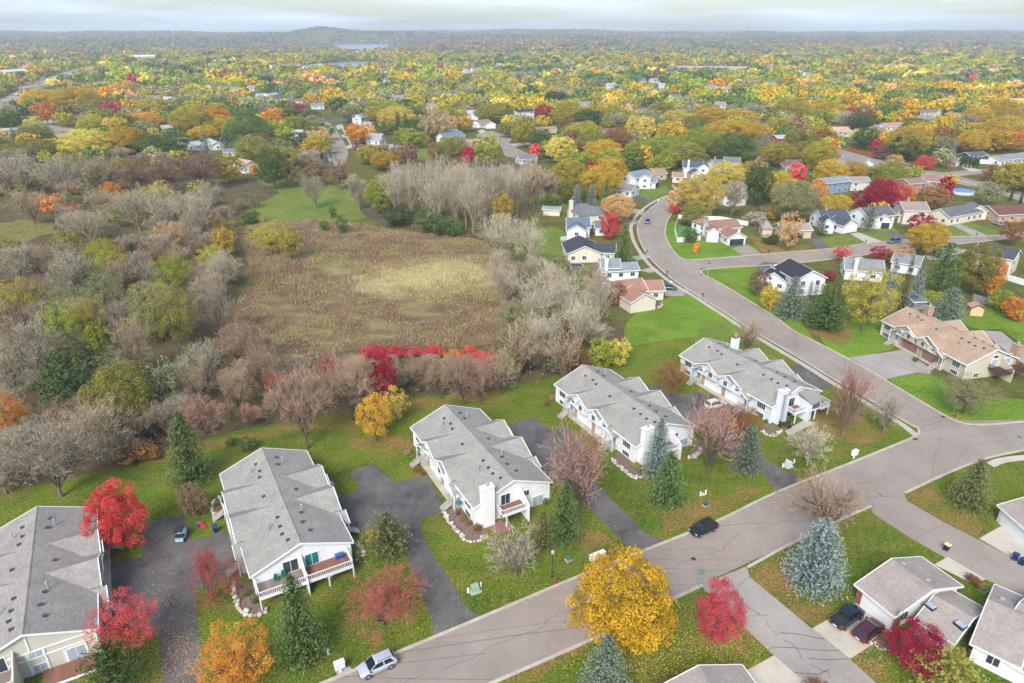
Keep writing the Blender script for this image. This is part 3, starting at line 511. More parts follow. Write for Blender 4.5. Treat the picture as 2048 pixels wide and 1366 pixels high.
    if 'deck2' in end:                                 # long deck in two halves with a privacy wall
        for x0, x1 in ((-6.05, -.35), (-.15, 5.6)):
            deck(root, x0, x1, -2.5, y0, 2.0, True, M['deck'] if x0 > -1 else M['greydeck'])
        MB().prism([Vector((-.32, y0, 0)), Vector((-.32, -2.9, 0)), Vector((-.32, -2.9, 2.4)), Vector((-.32, y0, 4.3))], 0, Vector((.14, 0, 0))).build('privacy_wall', wall, root)
        for x in (-6.05, 2.4, 5.6): post(root, x, -2.4, 2.0)
        MB().prism([Vector((2.33, -2.45, 1.25)), Vector((2.33, -2.36, 1.25)), Vector((1.6, -2.36, 1.9)), Vector((1.45, -2.45, 1.9))], 0, Vector((0, .08, 0))).prism([Vector((2.47, -2.45, 1.25)), Vector((2.47, -2.36, 1.25)), Vector((3.2, -2.36, 1.9)), Vector((3.35, -2.45, 1.9))], 0, Vector((0, .08, 0))).build('brace', M['white'], root)
        window(root, (-1.6, y0, 2.1), rE, nE, 1.9, 1.75, 2, 'glass', .12, name='sliding_door'); window(root, (1.1, y0, 2.1), rE, nE, 1.7, 1.75, 2, 'glass_teal', .12, name='sliding_door')
        window(root, (-4.2, y0, .1), rE, nE, 1.6, 1.5, 2); window(root, (3.6, y0, .1), rE, nE, 1.6, 1.5, 2)
    if 'chim' in end:
        chimney(root, -4.4, -.1, 1.9, 1.0, 6.6, wall)
        deck(root, -2.9, 1.1, -1.9, y0, 2.2); post(root, -2.2, -1.8, 2.1); MB().prism([Vector((1.15, y0, 0)), Vector((1.15, -2.4, 0)), Vector((1.15, -2.4, 2.9)), Vector((1.15, y0, 4.4))], 0, Vector((.14, 0, 0))).build('privacy_wall', wall, root)
        window(root, (-1.3, y0, 2.3), rE, nE, 1.5, 1.7, 2, name='sliding_door'); window(root, (2.2, y0, 2.6), rE, nE, .9, .85, 2); window(root, (4.2, y0, .15), rE, nE, 1.7, 1.6, 2, 'glass_pale', name='sliding_door'); window(root, (-1.5, y0, .1), rE, nE, 1.3, 1.6, 2)
    if 'porch' in end:
        chimney(root, -3.9, -.15, 1.7, .9, 5.7, wall, M['brick']); window(root, (-1.7, y0, 2.4), rE, nE, .7, 1.0, 2); window(root, (-1.2, y0, .12), rE, nE, 1.5, 1.6, 2, 'glass_teal', name='sliding_door')
        MB().box(.3, 3.3, -2.6, y0, 2.0, 3.9).build('porch_wall', wall, root); window(root, (1.8, -2.6, 2.5), rE, nE, 2.0, 1.0, 4)
        p = [Vector((.1, y0, 4.9)), Vector((3.6, y0, 4.9)), Vector((3.6, -2.9, 4.0)), Vector((.1, -2.9, 4.0))]; MB().hexa([q - Z * .14 for q in p] + p).build('porch_roof', roof, root)
        MB().box(.3, .42, -2.6, y0, 0, 1.99).build('privacy_wall', wall, root); deck(root, 3.4, 5.9, -2.6, y0, 2.0); [post(root, x, -2.5, 2.0) for x in (2.2, 5.8)]
    if 'timber' in end:                                # beige end wall with white boards
        m = MB()
        def bd(x0, z0, x1, z1, w=.16):
            a, b = Vector((x0, y0 - .03, z0)), Vector((x1, y0 - .03, z1)); d = (b - a).normalized(); q = Vector((-d.z, 0, d.x)) * w / 2
            m.hexa([a - q + Vector((0, -.05, 0)), b - q + Vector((0, -.05, 0)), b + q + Vector((0, -.05, 0)), a + q + Vector((0, -.05, 0)), a - q + Vector((0, .02, 0)), b - q + Vector((0, .02, 0)), b + q + Vector((0, .02, 0)), a + q + Vector((0, .02, 0))])
        bd(-5.9, 3.3, 5.9, 3.3); bd(-5.9, 2.35, 5.9, 2.35); bd(.0, 3.3, .0, 5.8); bd(-.45, 0, -.45, 3.3); bd(1.2, 0, 1.2, 3.3); bd(2.9, 0, 2.9, 2.35); bd(5.0, 0, 5.0, 2.35); m.build('trim_board', M['white'], root)
        window(root, (.4, y0, 2.45), rE, nE, 1.3, .75, 2, 'glass_pale'); window(root, (.4, y0, .45), rE, nE, 1.3, .85, 2, 'glass_pale'); window(root, (3.95, y0, .1), rE, nE, 1.8, 1.85, 2, 'glass_pale', name='sliding_door')
        MB().prism([Vector((-1.5, y0, 0)), Vector((-1.5, -2.8, 0)), Vector((-1.5, -2.8, 3.0)), Vector((-1.5, y0, 4.2))], 0, Vector((.16, 0, 0))).build('privacy_wall', wall, root); window(root, (-3.2, y0, 2.0), rE, nE, 1.9, 1.8, 2, name='sliding_door')
        deck(root, -6, -1.6, -2.6, y0, 1.9, True, M['greydeck']); deck(root, .5, 5.6, -2.4, y0 - .1, .25, False, M['deck'])
    if 'tan' in end:
        chimney(root, 6.3, 1.0, 1.3, 1.6, 6.3, M['stonewall'], M['stonewall']); chimney(root, 3.3, 21.5, 1.5, 1.3, 7.2, M['stonewall'], M['stonewall'])
        deck(root, -.6, 6.2, -2.8, y0, 2.2, True, M['wood_dark'], M['wood_dark']); MB().prism([Vector((2.2, y0, 0)), Vector((2.2, -3.0, 0)), Vector((2.2, -3.0, 2.8)), Vector((2.2, y0, 4.4))], 0, Vector((.16, 0, 0))).build('privacy_wall', wall, root)
        for x in (-.5, 6.1): post(root, x, -2.7, 2.2, .18, M['wood_dark'])
        for x in (.6, 3.9): window(root, (x, y0, 2.3), rE, nE, 1.4, 1.6, 2, 'glass_pale', name='sliding_door'); window(root, (x, y0, 4.3), rE, nE, 1.2, .55, 1)
        window(root, (-3.2, y0, .4), rE, nE, 1.2, .8, 2)
    if 'farchim' in end: chimney(root, 4.6, 20.6, 1.5, 1.0, 7.0, wall, M['brick'])
    vents(root, rz, [(-1.6, 21.6), (-1.4, 19.4), (-1.7, 17.9), (1.5, 21.9), (1.3, 19.8), (-1.5, 5.2), (-1.6, 3.6), (-1.4, 7.2), (1.6, 6.8), (1.3, 4.6), (1.8, 2.7), (-2.1, 13.2), (2.3, 12.8), (-4.2, 16.9), (-5.1, 16.9), (4.3, 16.9), (-1.2, 1.9)], [(-2.6, 20.2), (2.1, 20.4), (-2.9, 5.9), (1.9, 7.4)])
    for s in (-1, 1):
        MB().box(min(s * 6.2, s * 7.35), max(s * 6.2, s * 7.35), 6.9, 17.9, 0, .05).build('walkway', M['walk'], root)
    for q in (4, 12.4, 20.8):
        w_ = root.matrix_basis @ Vector((0, q, 0)); FOOT.append((w_.x, w_.y, 9))
    return root
WHITE = wallmat((238, 239, 240), False); PALEBLUE = wallmat((222, 230, 238), False); BEIGE = wallmat((206, 202, 190), False); TANW = wallmat((206, 198, 180))
townhouse('townhouse', 'beige townhouse row with white trim boards at the lower left corner', (-52.5, 53.6), 119.2, BEIGE, ROOF_WARM, end='timber')
townhouse('townhouse', 'white townhouse row with long railed deck in two halves behind a green spruce', (-26.7, 68.0), 119.3, WHITE, ROOF_GREY, end='deck2')
townhouse('townhouse', 'white townhouse row with broad white chimney and small railed balcony', (.3, 81.3), 118.6, WHITE, ROOF_GREY, end='chim')
townhouse('townhouse', 'white townhouse row half hidden by a blue spruce at its near end', (25.8, 97.0), 119.0, WHITE, ROOF_GREY, end='chim')
townhouse('townhouse', 'pale blue-white townhouse row with roofed porch and red-capped chimney', (52.5, 109.8), 118.5, PALEBLUE, ROOF_GREY, end='porch farchim')
townhouse('townhouse', 'tan townhouse row with orange-tan roof and dark wooden deck', (98.4, 125.3), 103.5, TANW, ROOF_TAN, Ln=24.3, hr=6.4, gar=plain('brown_garage', (150, 112, 100), .7), end='tan')
# ------------------------------------------------------------------ detached houses: blocks given by the ends of each ridge as seen, with width, eave and ridge height
def house(label, blocks, roof, wall, trim=(236, 236, 234), name='house', cat='house', group='houses of the neighbourhood', gdoor=None, win=True, far=False):
    P0 = [(G(b[0], b[1], b[6]), G(b[2], b[3], b[6])) for b in blocks]
    a, b = P0[0]; c = (a + b) / 2; ang = math.atan2((b - a).y, (b - a).x) - math.pi / 2
    root = empty(name, (c.x, c.y, 0), ang); tag(root, label, cat, group); inv = Matrix.Rotation(-ang, 3, 'Z'); c0 = Vector((c.x, c.y, 0))
    rm, wm = roofmat(roof), wallmat(wall); tm = plain('trim' + str(trim), trim, .6, .3, .04)
    camd = inv @ (Vector((0, 0, 0)) - c0); camd.normalize()
    for bi, bl in enumerate(blocks):
        W, he, hr = bl[4:7]; fl = bl[7] if len(bl) > 7 else ''
        A, B = inv @ (P0[bi][0] - c0), inv @ (P0[bi][1] - c0); A.z = B.z = 0
        if (B - A).length < 3: mid = (A + B) / 2; d = (B - A).normalized(); A, B = mid - d * 1.5, mid + d * 1.5
        d = (B - A).normalized(); r = Vector((d.y, -d.x, 0)); ln = (B - A).length; hw = W / 2; eps = .004 * bi
        a2, b2 = A + d * .35, B - d * .35; sl = (hr - he) / hw; hi = hw - .35; hin = hr - sl * hi - .16
        o = MB()
        if 'h' in fl:                                  # hipped roof
            k = min(hw * .9, ln * .42); p = [A + r * hw + Z * he, B + r * hw + Z * he, B - r * hw + Z * he, A - r * hw + Z * he, A + d * k + Z * hr, B - d * k + Z * hr]
            o.add(p + [q - Z * .15 for q in p[:4]], [(0, 1, 5, 4), (2, 3, 4, 5), (1, 2, 5), (3, 0, 4), (6, 7, 1, 0), (7, 8, 2, 1), (8, 9, 3, 2), (9, 6, 0, 3), (9, 8, 7, 6)]); o.build('roof', rm, root)
            MB().prism([a2 - r * hi, a2 + r * hi, a2 + r * hi + Z * (he - .1), a2 - r * hi + Z * (he - .1)], 0, b2 - a2).build('wall', wm, root)
        else:
            slab_roof(o, A, B, hw, he, hr + eps); ro = o.build('roof', rm, root); q = MB(); gable_walls(q, a2, b2, hi, hin, hr - .16); q.build('wall', wm, root)
            f = MB(); gable_trim(f, A, B, hw, he, hr + eps); f.build('fascia', tm, ro)
        if far: FOOT.append((c.x, c.y, max(ln, W) * .5)); 
        faces = [(a2, -d, r, 2 * hi, 'a'), (b2, d, -r, 2 * hi, 'b'), ((a2 + b2) / 2 + r * hi, r, d, ln - .7, 'r'), ((a2 + b2) / 2 - r * hi, -r, -d, ln - .7, 'l')]
        for ctr, n, rr, wl, key in faces:
            if n.dot(camd) < .08: continue
            rr = Z.cross(n)
            if 'g' + key in fl or 'G' + key in fl:
                gw = min(wl - 1, 5.0)
                garage_door(root, ctr + Z * .02, rr, n, gw, 2.15, plain('open_garage_shade', (52, 54, 62), .9) if 'G' + key in fl else (gdoor or M['white'])); continue  # open garages: dark panels painted in for the shaded inside
            if not win or 'n' in fl or wl < 3.2: continue
            rows = [(1.0, 1.1)] if he < 4.2 else [(.7, 1.1), (he - 1.75, 1.15)]
            if he >= 3.3 and he < 4.2: rows = [(.25, .65), (he - 1.75, 1.1)]
            k = max(1, int(wl / (3.4 if not far else 4.2)))
            for z_, h_ in rows:
                for i in range(k):
                    if (i * 7 + bi * 3 + int(z_ * 10)) % 5 == 4: continue
                    window(root, ctr + rr * (wl * ((i + .5) / k - .5)) + Z * z_, rr, n, 1.25, h_, 2 if not far else 1)
        if 'c' in fl: chimney(root, (A + d * ln * .3).x, (A + d * ln * .3).y, 1.0, .8, hr + .9, M['stonewall'], M['stonewall'])
        if 'w' in fl: q = (A + r * (hw - .3)) if r.dot(camd) > 0 else (A - r * (hw - .3)); q = q + d * ln * .25; chimney(root, q.x, q.y, 1.4, .9, hr + .8, wm)
        mid = c0 + Matrix.Rotation(ang, 3, 'Z') @ ((A + B) / 2); FOOT.append((mid.x, mid.y, max(ln, W) * .55))
    return root
GREYR, DARKR, BLUER, BROWNR, TANR, REDR, BLACKR = (128, 131, 137), (80, 84, 93), (116, 128, 144), (138, 110, 100), (178, 144, 126), (126, 90, 85), (68, 69, 79)
WH, CREAM, BEI, SAGE, BLUEW = (236, 238, 240), (226, 218, 202), (206, 190, 164), (212, 216, 200), (138, 160, 184)
HL = [
('cream house with grey hip roof and chimney beside the blue spruces', [(1158, 400, 1190, 415, 10.5, 3.6, 6.4, 'hw'), (1187, 413, 1216, 413, 7, 2.8, 4.8, 'gb')], GREYR, CREAM),
('white house with blue-grey roof and cross gable behind the small scarlet tree', [(1132, 435, 1180, 435, 9, 3.6, 6), (1153, 440, 1154, 450, 7, 3.6, 5.6), (1188, 441, 1214, 441, 7, 2.8, 4.6, 'gb')], BLUER, WH),
('cream house with charcoal L-shaped roof left of the roadside spruce', [(1157, 470, 1170, 492, 11, 3.0, 5.4), (1172, 486, 1232, 488, 8, 2.9, 4.7, 'gb')], DARKR, CREAM),
('white house with light grey roof and white chimney near the trampoline', [(1200, 516, 1240, 516, 7.5, 4.4, 6.2, 'w'), (1199, 527, 1273, 523, 7, 3.6, 5.0, 'gb')], (150, 158, 166), WH),
('white house with faded brown roof where the lawn meets the thicket', [(1228, 561, 1283, 555, 9, 3.0, 5.2), (1288, 560, 1324, 559, 8, 2.8, 4.5, 'gb'), (1264, 571, 1290, 587, 8, 3.0, 5.0, 'n')], (178, 136, 120), CREAM),
('house with grey-brown roof just behind the yellow roadside tree', [(1240, 366, 1273, 370, 9, 2.8, 4.8)], (150, 142, 140), WH),
('two-storey white house with blue-grey roof and open garage', [(1257, 344, 1290, 338, 9, 5.0, 7.2), (1284, 343, 1291, 349, 6, 5.0, 6.6), (1294, 352, 1317, 354, 7, 2.8, 4.8, 'Gb')], (140, 152, 164), WH),
('beige house tucked behind the two-storey white house', [(1302, 337, 1326, 335, 9, 3, 5)], TANR, BEI),
('white two-storey house with dark steep roof and tall white chimney', [(1366, 321, 1406, 322, 9, 5.0, 7.6, 'w'), (1403, 318, 1408, 328, 6, 5.0, 7), (1384, 332, 1396, 341, 7, 2.8, 5, 'gb')], (92, 102, 116), WH),
('low garage house with pinkish roof and dark open door', [(1345, 343, 1369, 344, 8, 2.7, 4.5, 'Gb')], TANR, CREAM),
('large white house with grey roof and brick chimney behind the yellow trees', [(1448, 313, 1481, 314, 11, 5.0, 7.2), (1423, 319, 1446, 318, 9, 3.2, 5.6, 'c')], GREYR, WH),
('brown-roofed pale house between the dark oval tree and the woods', [(1518, 312, 1537, 314, 9, 3.6, 5.8)], BROWNR, CREAM),
('tan house with brown front gable right of the dark oval tree', [(1573, 319, 1602, 319, 9, 3, 5.2), (1578, 320, 1588, 328, 8, 3, 5)], (146, 112, 108), BEI),
('white house with grey roof behind the bare tree and deck', [(1443, 370, 1482, 380, 9, 4.4, 6.6)], GREYR, WH),
('white house with brown roof inside the white fence', [(1410, 441, 1473, 437, 9, 3.6, 5.6), (1398, 436, 1412, 434, 8, 3.6, 5.6, 'h'), (1424, 447, 1428, 456, 4.5, 3.6, 5, 'n'), (1455, 452, 1477, 464, 7, 2.7, 4.6, 'Gb')], (164, 126, 116), WH),
('tan house with taupe roof behind the golden locust', [(1522, 440, 1545, 441, 9, 3.3, 5.2, 'h'), (1555, 446, 1618, 445, 8, 2.9, 4.6, 'Gr')], (172, 162, 152), BEI),
('white house with charcoal roof and white garage facing the side street', [(1634, 420, 1692, 418, 9, 3.6, 6, 'c'), (1652, 427, 1658, 437, 5, 3.6, 5.4), (1672, 430, 1706, 439, 8, 2.8, 4.8, 'gb')], (88, 96, 112), WH),
('white house with slate roof behind the roadside spruce', [(1720, 415, 1776, 410, 9.5, 4.6, 7.2), (1757, 419, 1770, 428, 7, 2.9, 5.4, 'Gb')], (112, 112, 120), WH),
('beige two-storey house with brown roof and brick chimney behind the crimson maple', [(1800, 402, 1852, 403, 10, 5.2, 7.6, 'c'), (1802, 416, 1832, 420, 7, 2.9, 4.9)], (166, 150, 144), (212, 206, 190)),
('white house with slate roof and red front gable', [(1880, 417, 1950, 405, 9, 3.2, 5.6), (1944, 403, 1962, 411, 7, 3.2, 5.4)], (118, 118, 128), CREAM),
('long house with brown roof at the right edge', [(1976, 411, 2070, 407, 12, 2.9, 5.2)], REDR, (190, 160, 140)),
('white two-storey house with dark roof behind a white fence at the right edge', [(1958, 485, 2041, 500, 9, 5.0, 7.2)], (86, 90, 102), CREAM),
('white house with dark shingle roof behind the blue-green spruce on the corner lot', [(1579, 516, 1627, 541, 9.5, 4.8, 7.2), (1566, 528, 1549, 545, 8, 2.9, 5.2, 'gr'), (1624, 553, 1634, 562, 5, 2.4, 3.4)], BLACKR, WH),
('white house with grey roof and big white chimney behind the gold-green tree', [(1688, 514, 1768, 520, 9, 3.0, 5.4, 'w'), (1790, 503, 1848, 512, 9, 3.0, 5.0)], (150, 152, 158), WH),
('white-gabled house with grey roof beside the through road', [(1690, 309, 1739, 318, 11, 3.0, 6)], (150, 146, 150), WH),
('blue house with back deck near the orange tree', [(1640, 356, 1689, 351, 8, 4.8, 6.6)], (150, 160, 172), BLUEW),
('pale green house right of the blue one', [(1693, 353, 1734, 352, 9, 4.0, 5.6)], (170, 160, 158), SAGE),
('brick house with brown roof near the blue pool', [(1806, 357, 1843, 354, 9, 4.8, 6.4), (1845, 348, 1886, 352, 10, 4.4, 6.4)], (164, 130, 124), (178, 140, 128)),
('dark grey house behind the row of cut cedars', [(1931, 304, 1966, 302, 9, 3.6, 5.6), (1960, 303, 1974, 309, 8, 2.9, 5, 'gb')], (104, 110, 122), (78, 84, 94)),
('long white house with grey roof at the right edge behind trees', [(1986, 311, 2070, 302, 10, 2.9, 4.8)], (152, 154, 160), WH),
('low brown garage house left of the dark grey house', [(1896, 312, 1921, 315, 9, 2.8, 4.6, 'gb')], (150, 122, 118), (176, 120, 100)),
('orange-roofed low house left of the dark round tree', [(1660, 253, 1696, 253, 9, 2.8, 4.6), (1684, 257, 1706, 260, 8, 2.8, 4.4)], (216, 176, 150), CREAM),
('small white gabled house in front of the orange-roofed one', [(1710, 257, 1730, 258, 8, 2.8, 4.8)], TANR, WH),
('white house with tan roof right of the dark round tree', [(1765, 246, 1802, 244, 9, 3.6, 5.8), (1752, 249, 1760, 254, 8, 3, 5)], (190, 156, 146), WH),
('slate-roofed house with boats parked beside it', [(1832, 231, 1865, 230, 9, 3, 4.8)], (136, 146, 158), BLUEW),
('pale house with grey roof behind the slate-roofed house', [(1848, 217, 1879, 220, 9, 3, 5)], GREYR, CREAM),
('small yellow-walled house near the pink maple', [(1902, 222, 1919, 226, 8, 3, 4.8)], TANR, (232, 214, 170)),
('red house with solar panels on its white roof', [(1548, 270, 1572, 269, 8, 4.4, 6)], (190, 196, 206), (170, 60, 66)),
('tan-roofed house beyond the red house', [(1600, 258, 1624, 258, 9, 3, 4.8)], TANR, WH),
('brown-roofed long house among gold trees', [(1268, 215, 1302, 214, 9, 3, 4.6)], (136, 110, 110), BEI),
('brown-roofed house by the curving far street', [(1204, 256, 1232, 256, 9, 3, 4.8)], (146, 116, 114), BEI),
('white garage house at the head of the cul-de-sac', [(950, 241, 975, 238, 9, 3, 5), (970, 237, 982, 243, 8, 3, 5, 'gb')], (168, 140, 132), WH),
('two-storey white house with black roof beside the crimson maple', [(1029, 219, 1064, 217, 9, 5, 7)], (66, 76, 92), WH),
('low house with pinkish roof below the crimson maple', [(1070, 254, 1110, 252, 9, 2.8, 4.4)], TANR, CREAM),
('white house with blue-grey roof left of the cul-de-sac', [(879, 267, 922, 262, 9, 3.2, 5.6), (896, 256, 915, 258, 8, 3.2, 6)], (128, 142, 160), WH),
('small tan shed-like house below the cul-de-sac', [(927, 277, 948, 278, 7, 3, 5)], (160, 146, 140), (210, 204, 196)),
('grey-roofed house at the foot of the cul-de-sac', [(1034, 309, 1070, 307, 9, 2.8, 4.8)], GREYR, (200, 206, 212)),
('pale blue two-storey house above the far street', [(712, 229, 729, 226, 9, 5, 7.4), (728, 243, 745, 244, 8, 3, 4.6)], (168, 180, 190), (206, 216, 226)),
('white house with grey garage roof right of the far street', [(734, 266, 766, 267, 9, 3.4, 5.4), (738, 274, 766, 276, 8, 2.8, 4.2)], (176, 176, 180), WH),
('long low house with grey roof beside a small yellow tree', [(752, 289, 802, 288, 8, 2.8, 4.2)], (172, 170, 172), (216, 214, 206)),
('white house with paired bright roofs upper left of centre', [(512, 187, 530, 186, 8, 3, 4.6), (530, 187, 552, 184, 9, 3.4, 5.6)], (176, 182, 190), WH),
('low house with dark roof right of the paired white roofs', [(549, 198, 582, 197, 9, 2.8, 4.4)], (112, 114, 124), CREAM),
('white-gabled house with brown roof above the dark red tree', [(587, 197, 608, 197, 10, 3.2, 5.6)], (148, 110, 106), WH),
('white-gabled house with grey roof right of the dark red tree', [(622, 206, 646, 205, 10, 3.2, 5.4)], (136, 146, 158), WH),
('white gabled house left of the far street', [(588, 258, 608, 260, 9, 4, 6)], (196, 196, 200), WH),
('low house with slate roof among brown trees', [(446, 297, 472, 296, 8, 2.8, 4.4)], (128, 140, 156), WH),
('white gabled house with tan roof above the green meadow', [(478, 316, 502, 321, 9, 4, 6)], (208, 172, 150), WH),
('white-roofed house behind the left blue spruce', [(418, 276, 434, 283, 8, 3, 5)], (190, 196, 204), WH),
('brown-roofed house near the lake trees', [(626, 169, 647, 168, 9, 3, 4.8)], (128, 112, 116), WH),
('two-storey white house above the yellow tree', [(785, 190, 813, 189, 9, 5, 7)], (150, 156, 166), WH),
('white house with brown roof at the far left', [(44, 232, 76, 231, 9, 3, 4.8)], (146, 112, 110), WH),
('white house with brown roof right of the orange tree at far left', [(87, 232, 116, 231, 9, 3.4, 5)], (160, 130, 126), WH),
('long grey flat-roofed house at the left edge', [(-10, 257, 54, 254, 10, 3, 3.9)], (186, 190, 198), (190, 194, 200)),
('dark brown house under the olive tree at far left', [(145, 229, 162, 228, 9, 3, 4.6)], (122, 94, 98), (96, 80, 80)),
('white round-gabled house left of the big green-gold tree', [(321, 250, 345, 249, 9, 3, 4.8)], (190, 186, 188), WH),
('low grey-roofed house below the big green-gold tree', [(346, 273, 376, 275, 8, 2.8, 4.2)], (164, 168, 176), CREAM),
('white house beside the tall blue spruce', [(379, 284, 398, 281, 8, 3, 5)], (196, 202, 210), WH),
('tan-roofed low house near the highway', [(186, 164, 220, 163, 10, 3, 4.8)], (204, 168, 146), BEI),
('grey-roofed house among orange trees upper left', [(294, 191, 320, 190, 9, 3, 4.8)], (160, 150, 152), CREAM),
('white gabled house among conifers upper left', [(327, 193, 345, 193, 9, 3.4, 5.4)], (200, 198, 200), WH),
('pale house behind the dark pink tree upper left', [(246, 164, 262, 163, 9, 3, 4.8)], (206, 206, 210), WH),
]
for i, h_ in enumerate(HL): house(h_[0], h_[1], h_[2], h_[3], far=i > 35)
shed = house('cream garden shed with grey roof at the edge of the bare trees', [(1086, 411, 1123, 413, 4.2, 2.4, 3.4, 'n')], (150, 156, 164), CREAM, name='garden_shed', cat='shed', group='garden sheds')
house('tan wooden shed with dark cross bracing beside the grey fence', [(1951, 601, 1960, 609, 3.6, 2.2, 3.2, 'n')], (204, 164, 146), (226, 190, 152), name='garden_shed', cat='shed', group='garden sheds', trim=(110, 70, 60))
house('low grey outbuilding between the two blue spruces', [(1815, 593, 1845, 592, 6, 2.2, 2.6, 'n')], (150, 158, 170), (150, 150, 156), name='garden_shed', cat='shed', group='garden sheds')
# small distant buildings
for lb, b, rf, wl in (('long flat school with pinkish roofs far off among trees', [(1328, 131, 1530, 133, 40, 6, 7.5)], (206, 176, 172), (206, 190, 186)), ('white hall with pale roof above the woods at upper left', [(262, 110, 314, 109, 26, 8, 12)], (232, 234, 238), (228, 230, 234)), ('white shed by the parking lot at far left', [(0, 140, 48, 137, 18, 5, 8)], (232, 232, 232), (220, 218, 214)),
        ('white long building at the far left horizon', [(6, 83, 40, 83, 60, 14, 18)], (236, 238, 240), (230, 232, 236)), ('white building far off right of centre', [(1330, 87, 1350, 87, 50, 14, 16)], (240, 242, 244), (236, 238, 242)), ('low brick building with reddish yard at the right edge', [(2010, 196, 2080, 197, 14, 4, 5)], (214, 206, 204), (196, 150, 136))):
    house(lb, b, rf, wl, name='distant_building', cat='building', group='distant large buildings', far=True)
FH = [(545, 131), (556, 130), (568, 130), (583, 130), (596, 129), (612, 131), (628, 130), (640, 129), (770, 138), (772, 156), (880, 138), (930, 139), (948, 138), (958, 136), (1140, 139), (1222, 168), (1235, 170), (1283, 157), (1310, 158), (1325, 168), (1420, 170), (1440, 172), (1455, 174), (1600, 142), (1615, 146), (1660, 145), (1700, 150), (1780, 130), (1870, 120), (1960, 150), (200, 120), (420, 128), (1110, 120), (1180, 112), (1270, 104), (1000, 128), (1040, 132), (1080, 130), (505, 172), (412, 172), (470, 175), (905, 185), (862, 208), (945, 222), (1170, 205), (1350, 190), (1440, 205), (1480, 160), (1540, 165)]
ORDW = 'first second third fourth fifth sixth seventh eighth ninth tenth eleventh twelfth thirteenth fourteenth fifteenth sixteenth seventeenth eighteenth nineteenth twentieth twenty-first twenty-second'.split()
for i, (x, y) in enumerate(FH):
    k = 9 / F * (G(x, y).length) ** 0 ; dpx = 12 * F / (G(x, y) - Vector((0, 0, CH))).length / 2
    near = min(FH[:i] + [(9999, 9999)], key=lambda q: abs(q[0] - x) + abs(q[1] - y))
    col = [WH, CREAM, (214, 220, 226), WH][i % 4]; rf = [(150, 150, 156), (120, 124, 134), (170, 150, 142), (190, 194, 200)][i % 4]
    part = 'beside the lake' if y < 141 and x < 780 else 'in the middle distance' if y > 150 else 'near the horizon'
    house('%s distant house %s, %s from the left' % (['white', 'cream', 'pale grey', 'white'][i % 4], part, ORDW[sum(1 for q in FH if q[0] < x and (('beside the lake' if q[1] < 141 and q[0] < 780 else 'in the middle distance' if q[1] > 150 else 'near the horizon') == part))]), [(x - dpx, y - 2, x + dpx, y - 2 + (i % 3 - 1) * .6, 10, 4.4, 7)], rf, col, far=True, name='distant_house', group='distant houses among the trees')
# ------------------------------------------------------------------ the single-storey homes at the lower right
WARM2 = (176, 164, 158)
hm = house('single-storey white homes with brown-grey roof and skylights behind the crimson maple', [(1784.5, 1117, 1868, 1178.5, 12, 2.6, 4.5, 'grgl'), (1868, 1190, 1948, 1236, 8.6, 2.2, 3.5), (1976.8, 1198, 2075, 1242, 12.4, 2.6, 4.7), (2040, 1205, 2150, 1262, 15, 2.4, 4.9)], WARM2, WH, name='attached_home', cat='house', group='single-storey homes')
for px, py in ((1861, 1212), (1921, 1250)):
    a = hm.matrix_basis.inverted() @ G(px, py, 3.05); sk = MB().hexa([a + Vector(q) for q in ((-.45, -.6, -.25), (.45, -.6, -.25), (.45, .6, -.25), (-.45, .6, -.25), (-.45, -.6, .12), (.45, -.6, .12), (.45, .6, .12), (-.45, .6, .12))]).build('skylight', M['dark'], hm)
    MB().hexa([a + Vector(q) for q in ((-.38, -.52, .12), (.38, -.52, .12), (.38, .52, .12), (-.38, .52, .12), (-.36, -.5, .18), (.36, -.5, .18), (.36, .5, .18), (-.36, .5, .18))]).build('pane', M['glass_pale'], sk)
for px, py, h in ((1797, 1132, 4.1), (1846, 1165, 4.1), (1807, 1128, 4.2), (1856, 1161, 4.2), (1979, 1224, 4.2), (2014, 1245, 3.9), (2005, 1198, 4.4), (2040, 1217, 4.4)):
    a = hm.matrix_basis.inverted() @ G(px, py, h); MB().box(a.x - .2, a.x + .2, a.y - .2, a.y + .2, a.z - .5, a.z + .12).build('roof_vent', M['pipe'], hm)
house('white garage house with brown-grey roof at the bottom edge right of the yellow tree', [(1398, 1331, 1450, 1410, 11, 2.6, 4.4)], WARM2, WH, name='attached_home', group='single-storey homes')
house('white garage with brick pier at the right edge above its pale driveway', [(2082, 985, 2160, 1047, 12, 2.6, 4.5, 'gr')], WARM2, WH, name='attached_home', group='single-storey homes')
br = hm.matrix_basis.inverted()
for px, py in ((1718, 1206), (1786, 1258)):
    a = br @ G(px, py); MB().box(a.x - .35, a.x + .35, a.y - .35, a.y + .35, 0, 2.3).build('brick_pier', M['brick'], hm)
d_ = empty('satellite_dish', G(1798, 1232, 2.7), R(200)); tag(d_, 'pale grey satellite dish on the roof edge above the maroon car', 'satellite dish')
def dishmesh():
    m = MB(); n = 16
    for k in range(3):
        for i in range(n):
            t = 2 * math.pi * i / n; r = .45 * (k + 1) / 3; m.v.append((r * math.cos(t), .22 * ((k + 1) / 3) ** 2 - .1, r * math.sin(t) + .6))
    m.v.append((0, -.1, .6)); c = len(m.v) - 1
    for i in range(n):
        m.f.append((c, i, (i + 1) % n))
        for k in range(2): m.f.append((k * n + i, k * n + (i + 1) % n, (k + 1) * n + (i + 1) % n, (k + 1) * n + i))
    return m
dishmesh().build('reflector', plain('dish_grey', (205, 210, 216), .5), d_, True); MB().tube((0, 0, -.3), (0, -.05, .6), .03, .03, 6).tube((0, -.1, .3), (0, .5, .5), .02, .02, 5).build('arm', M['pipe'], d_)
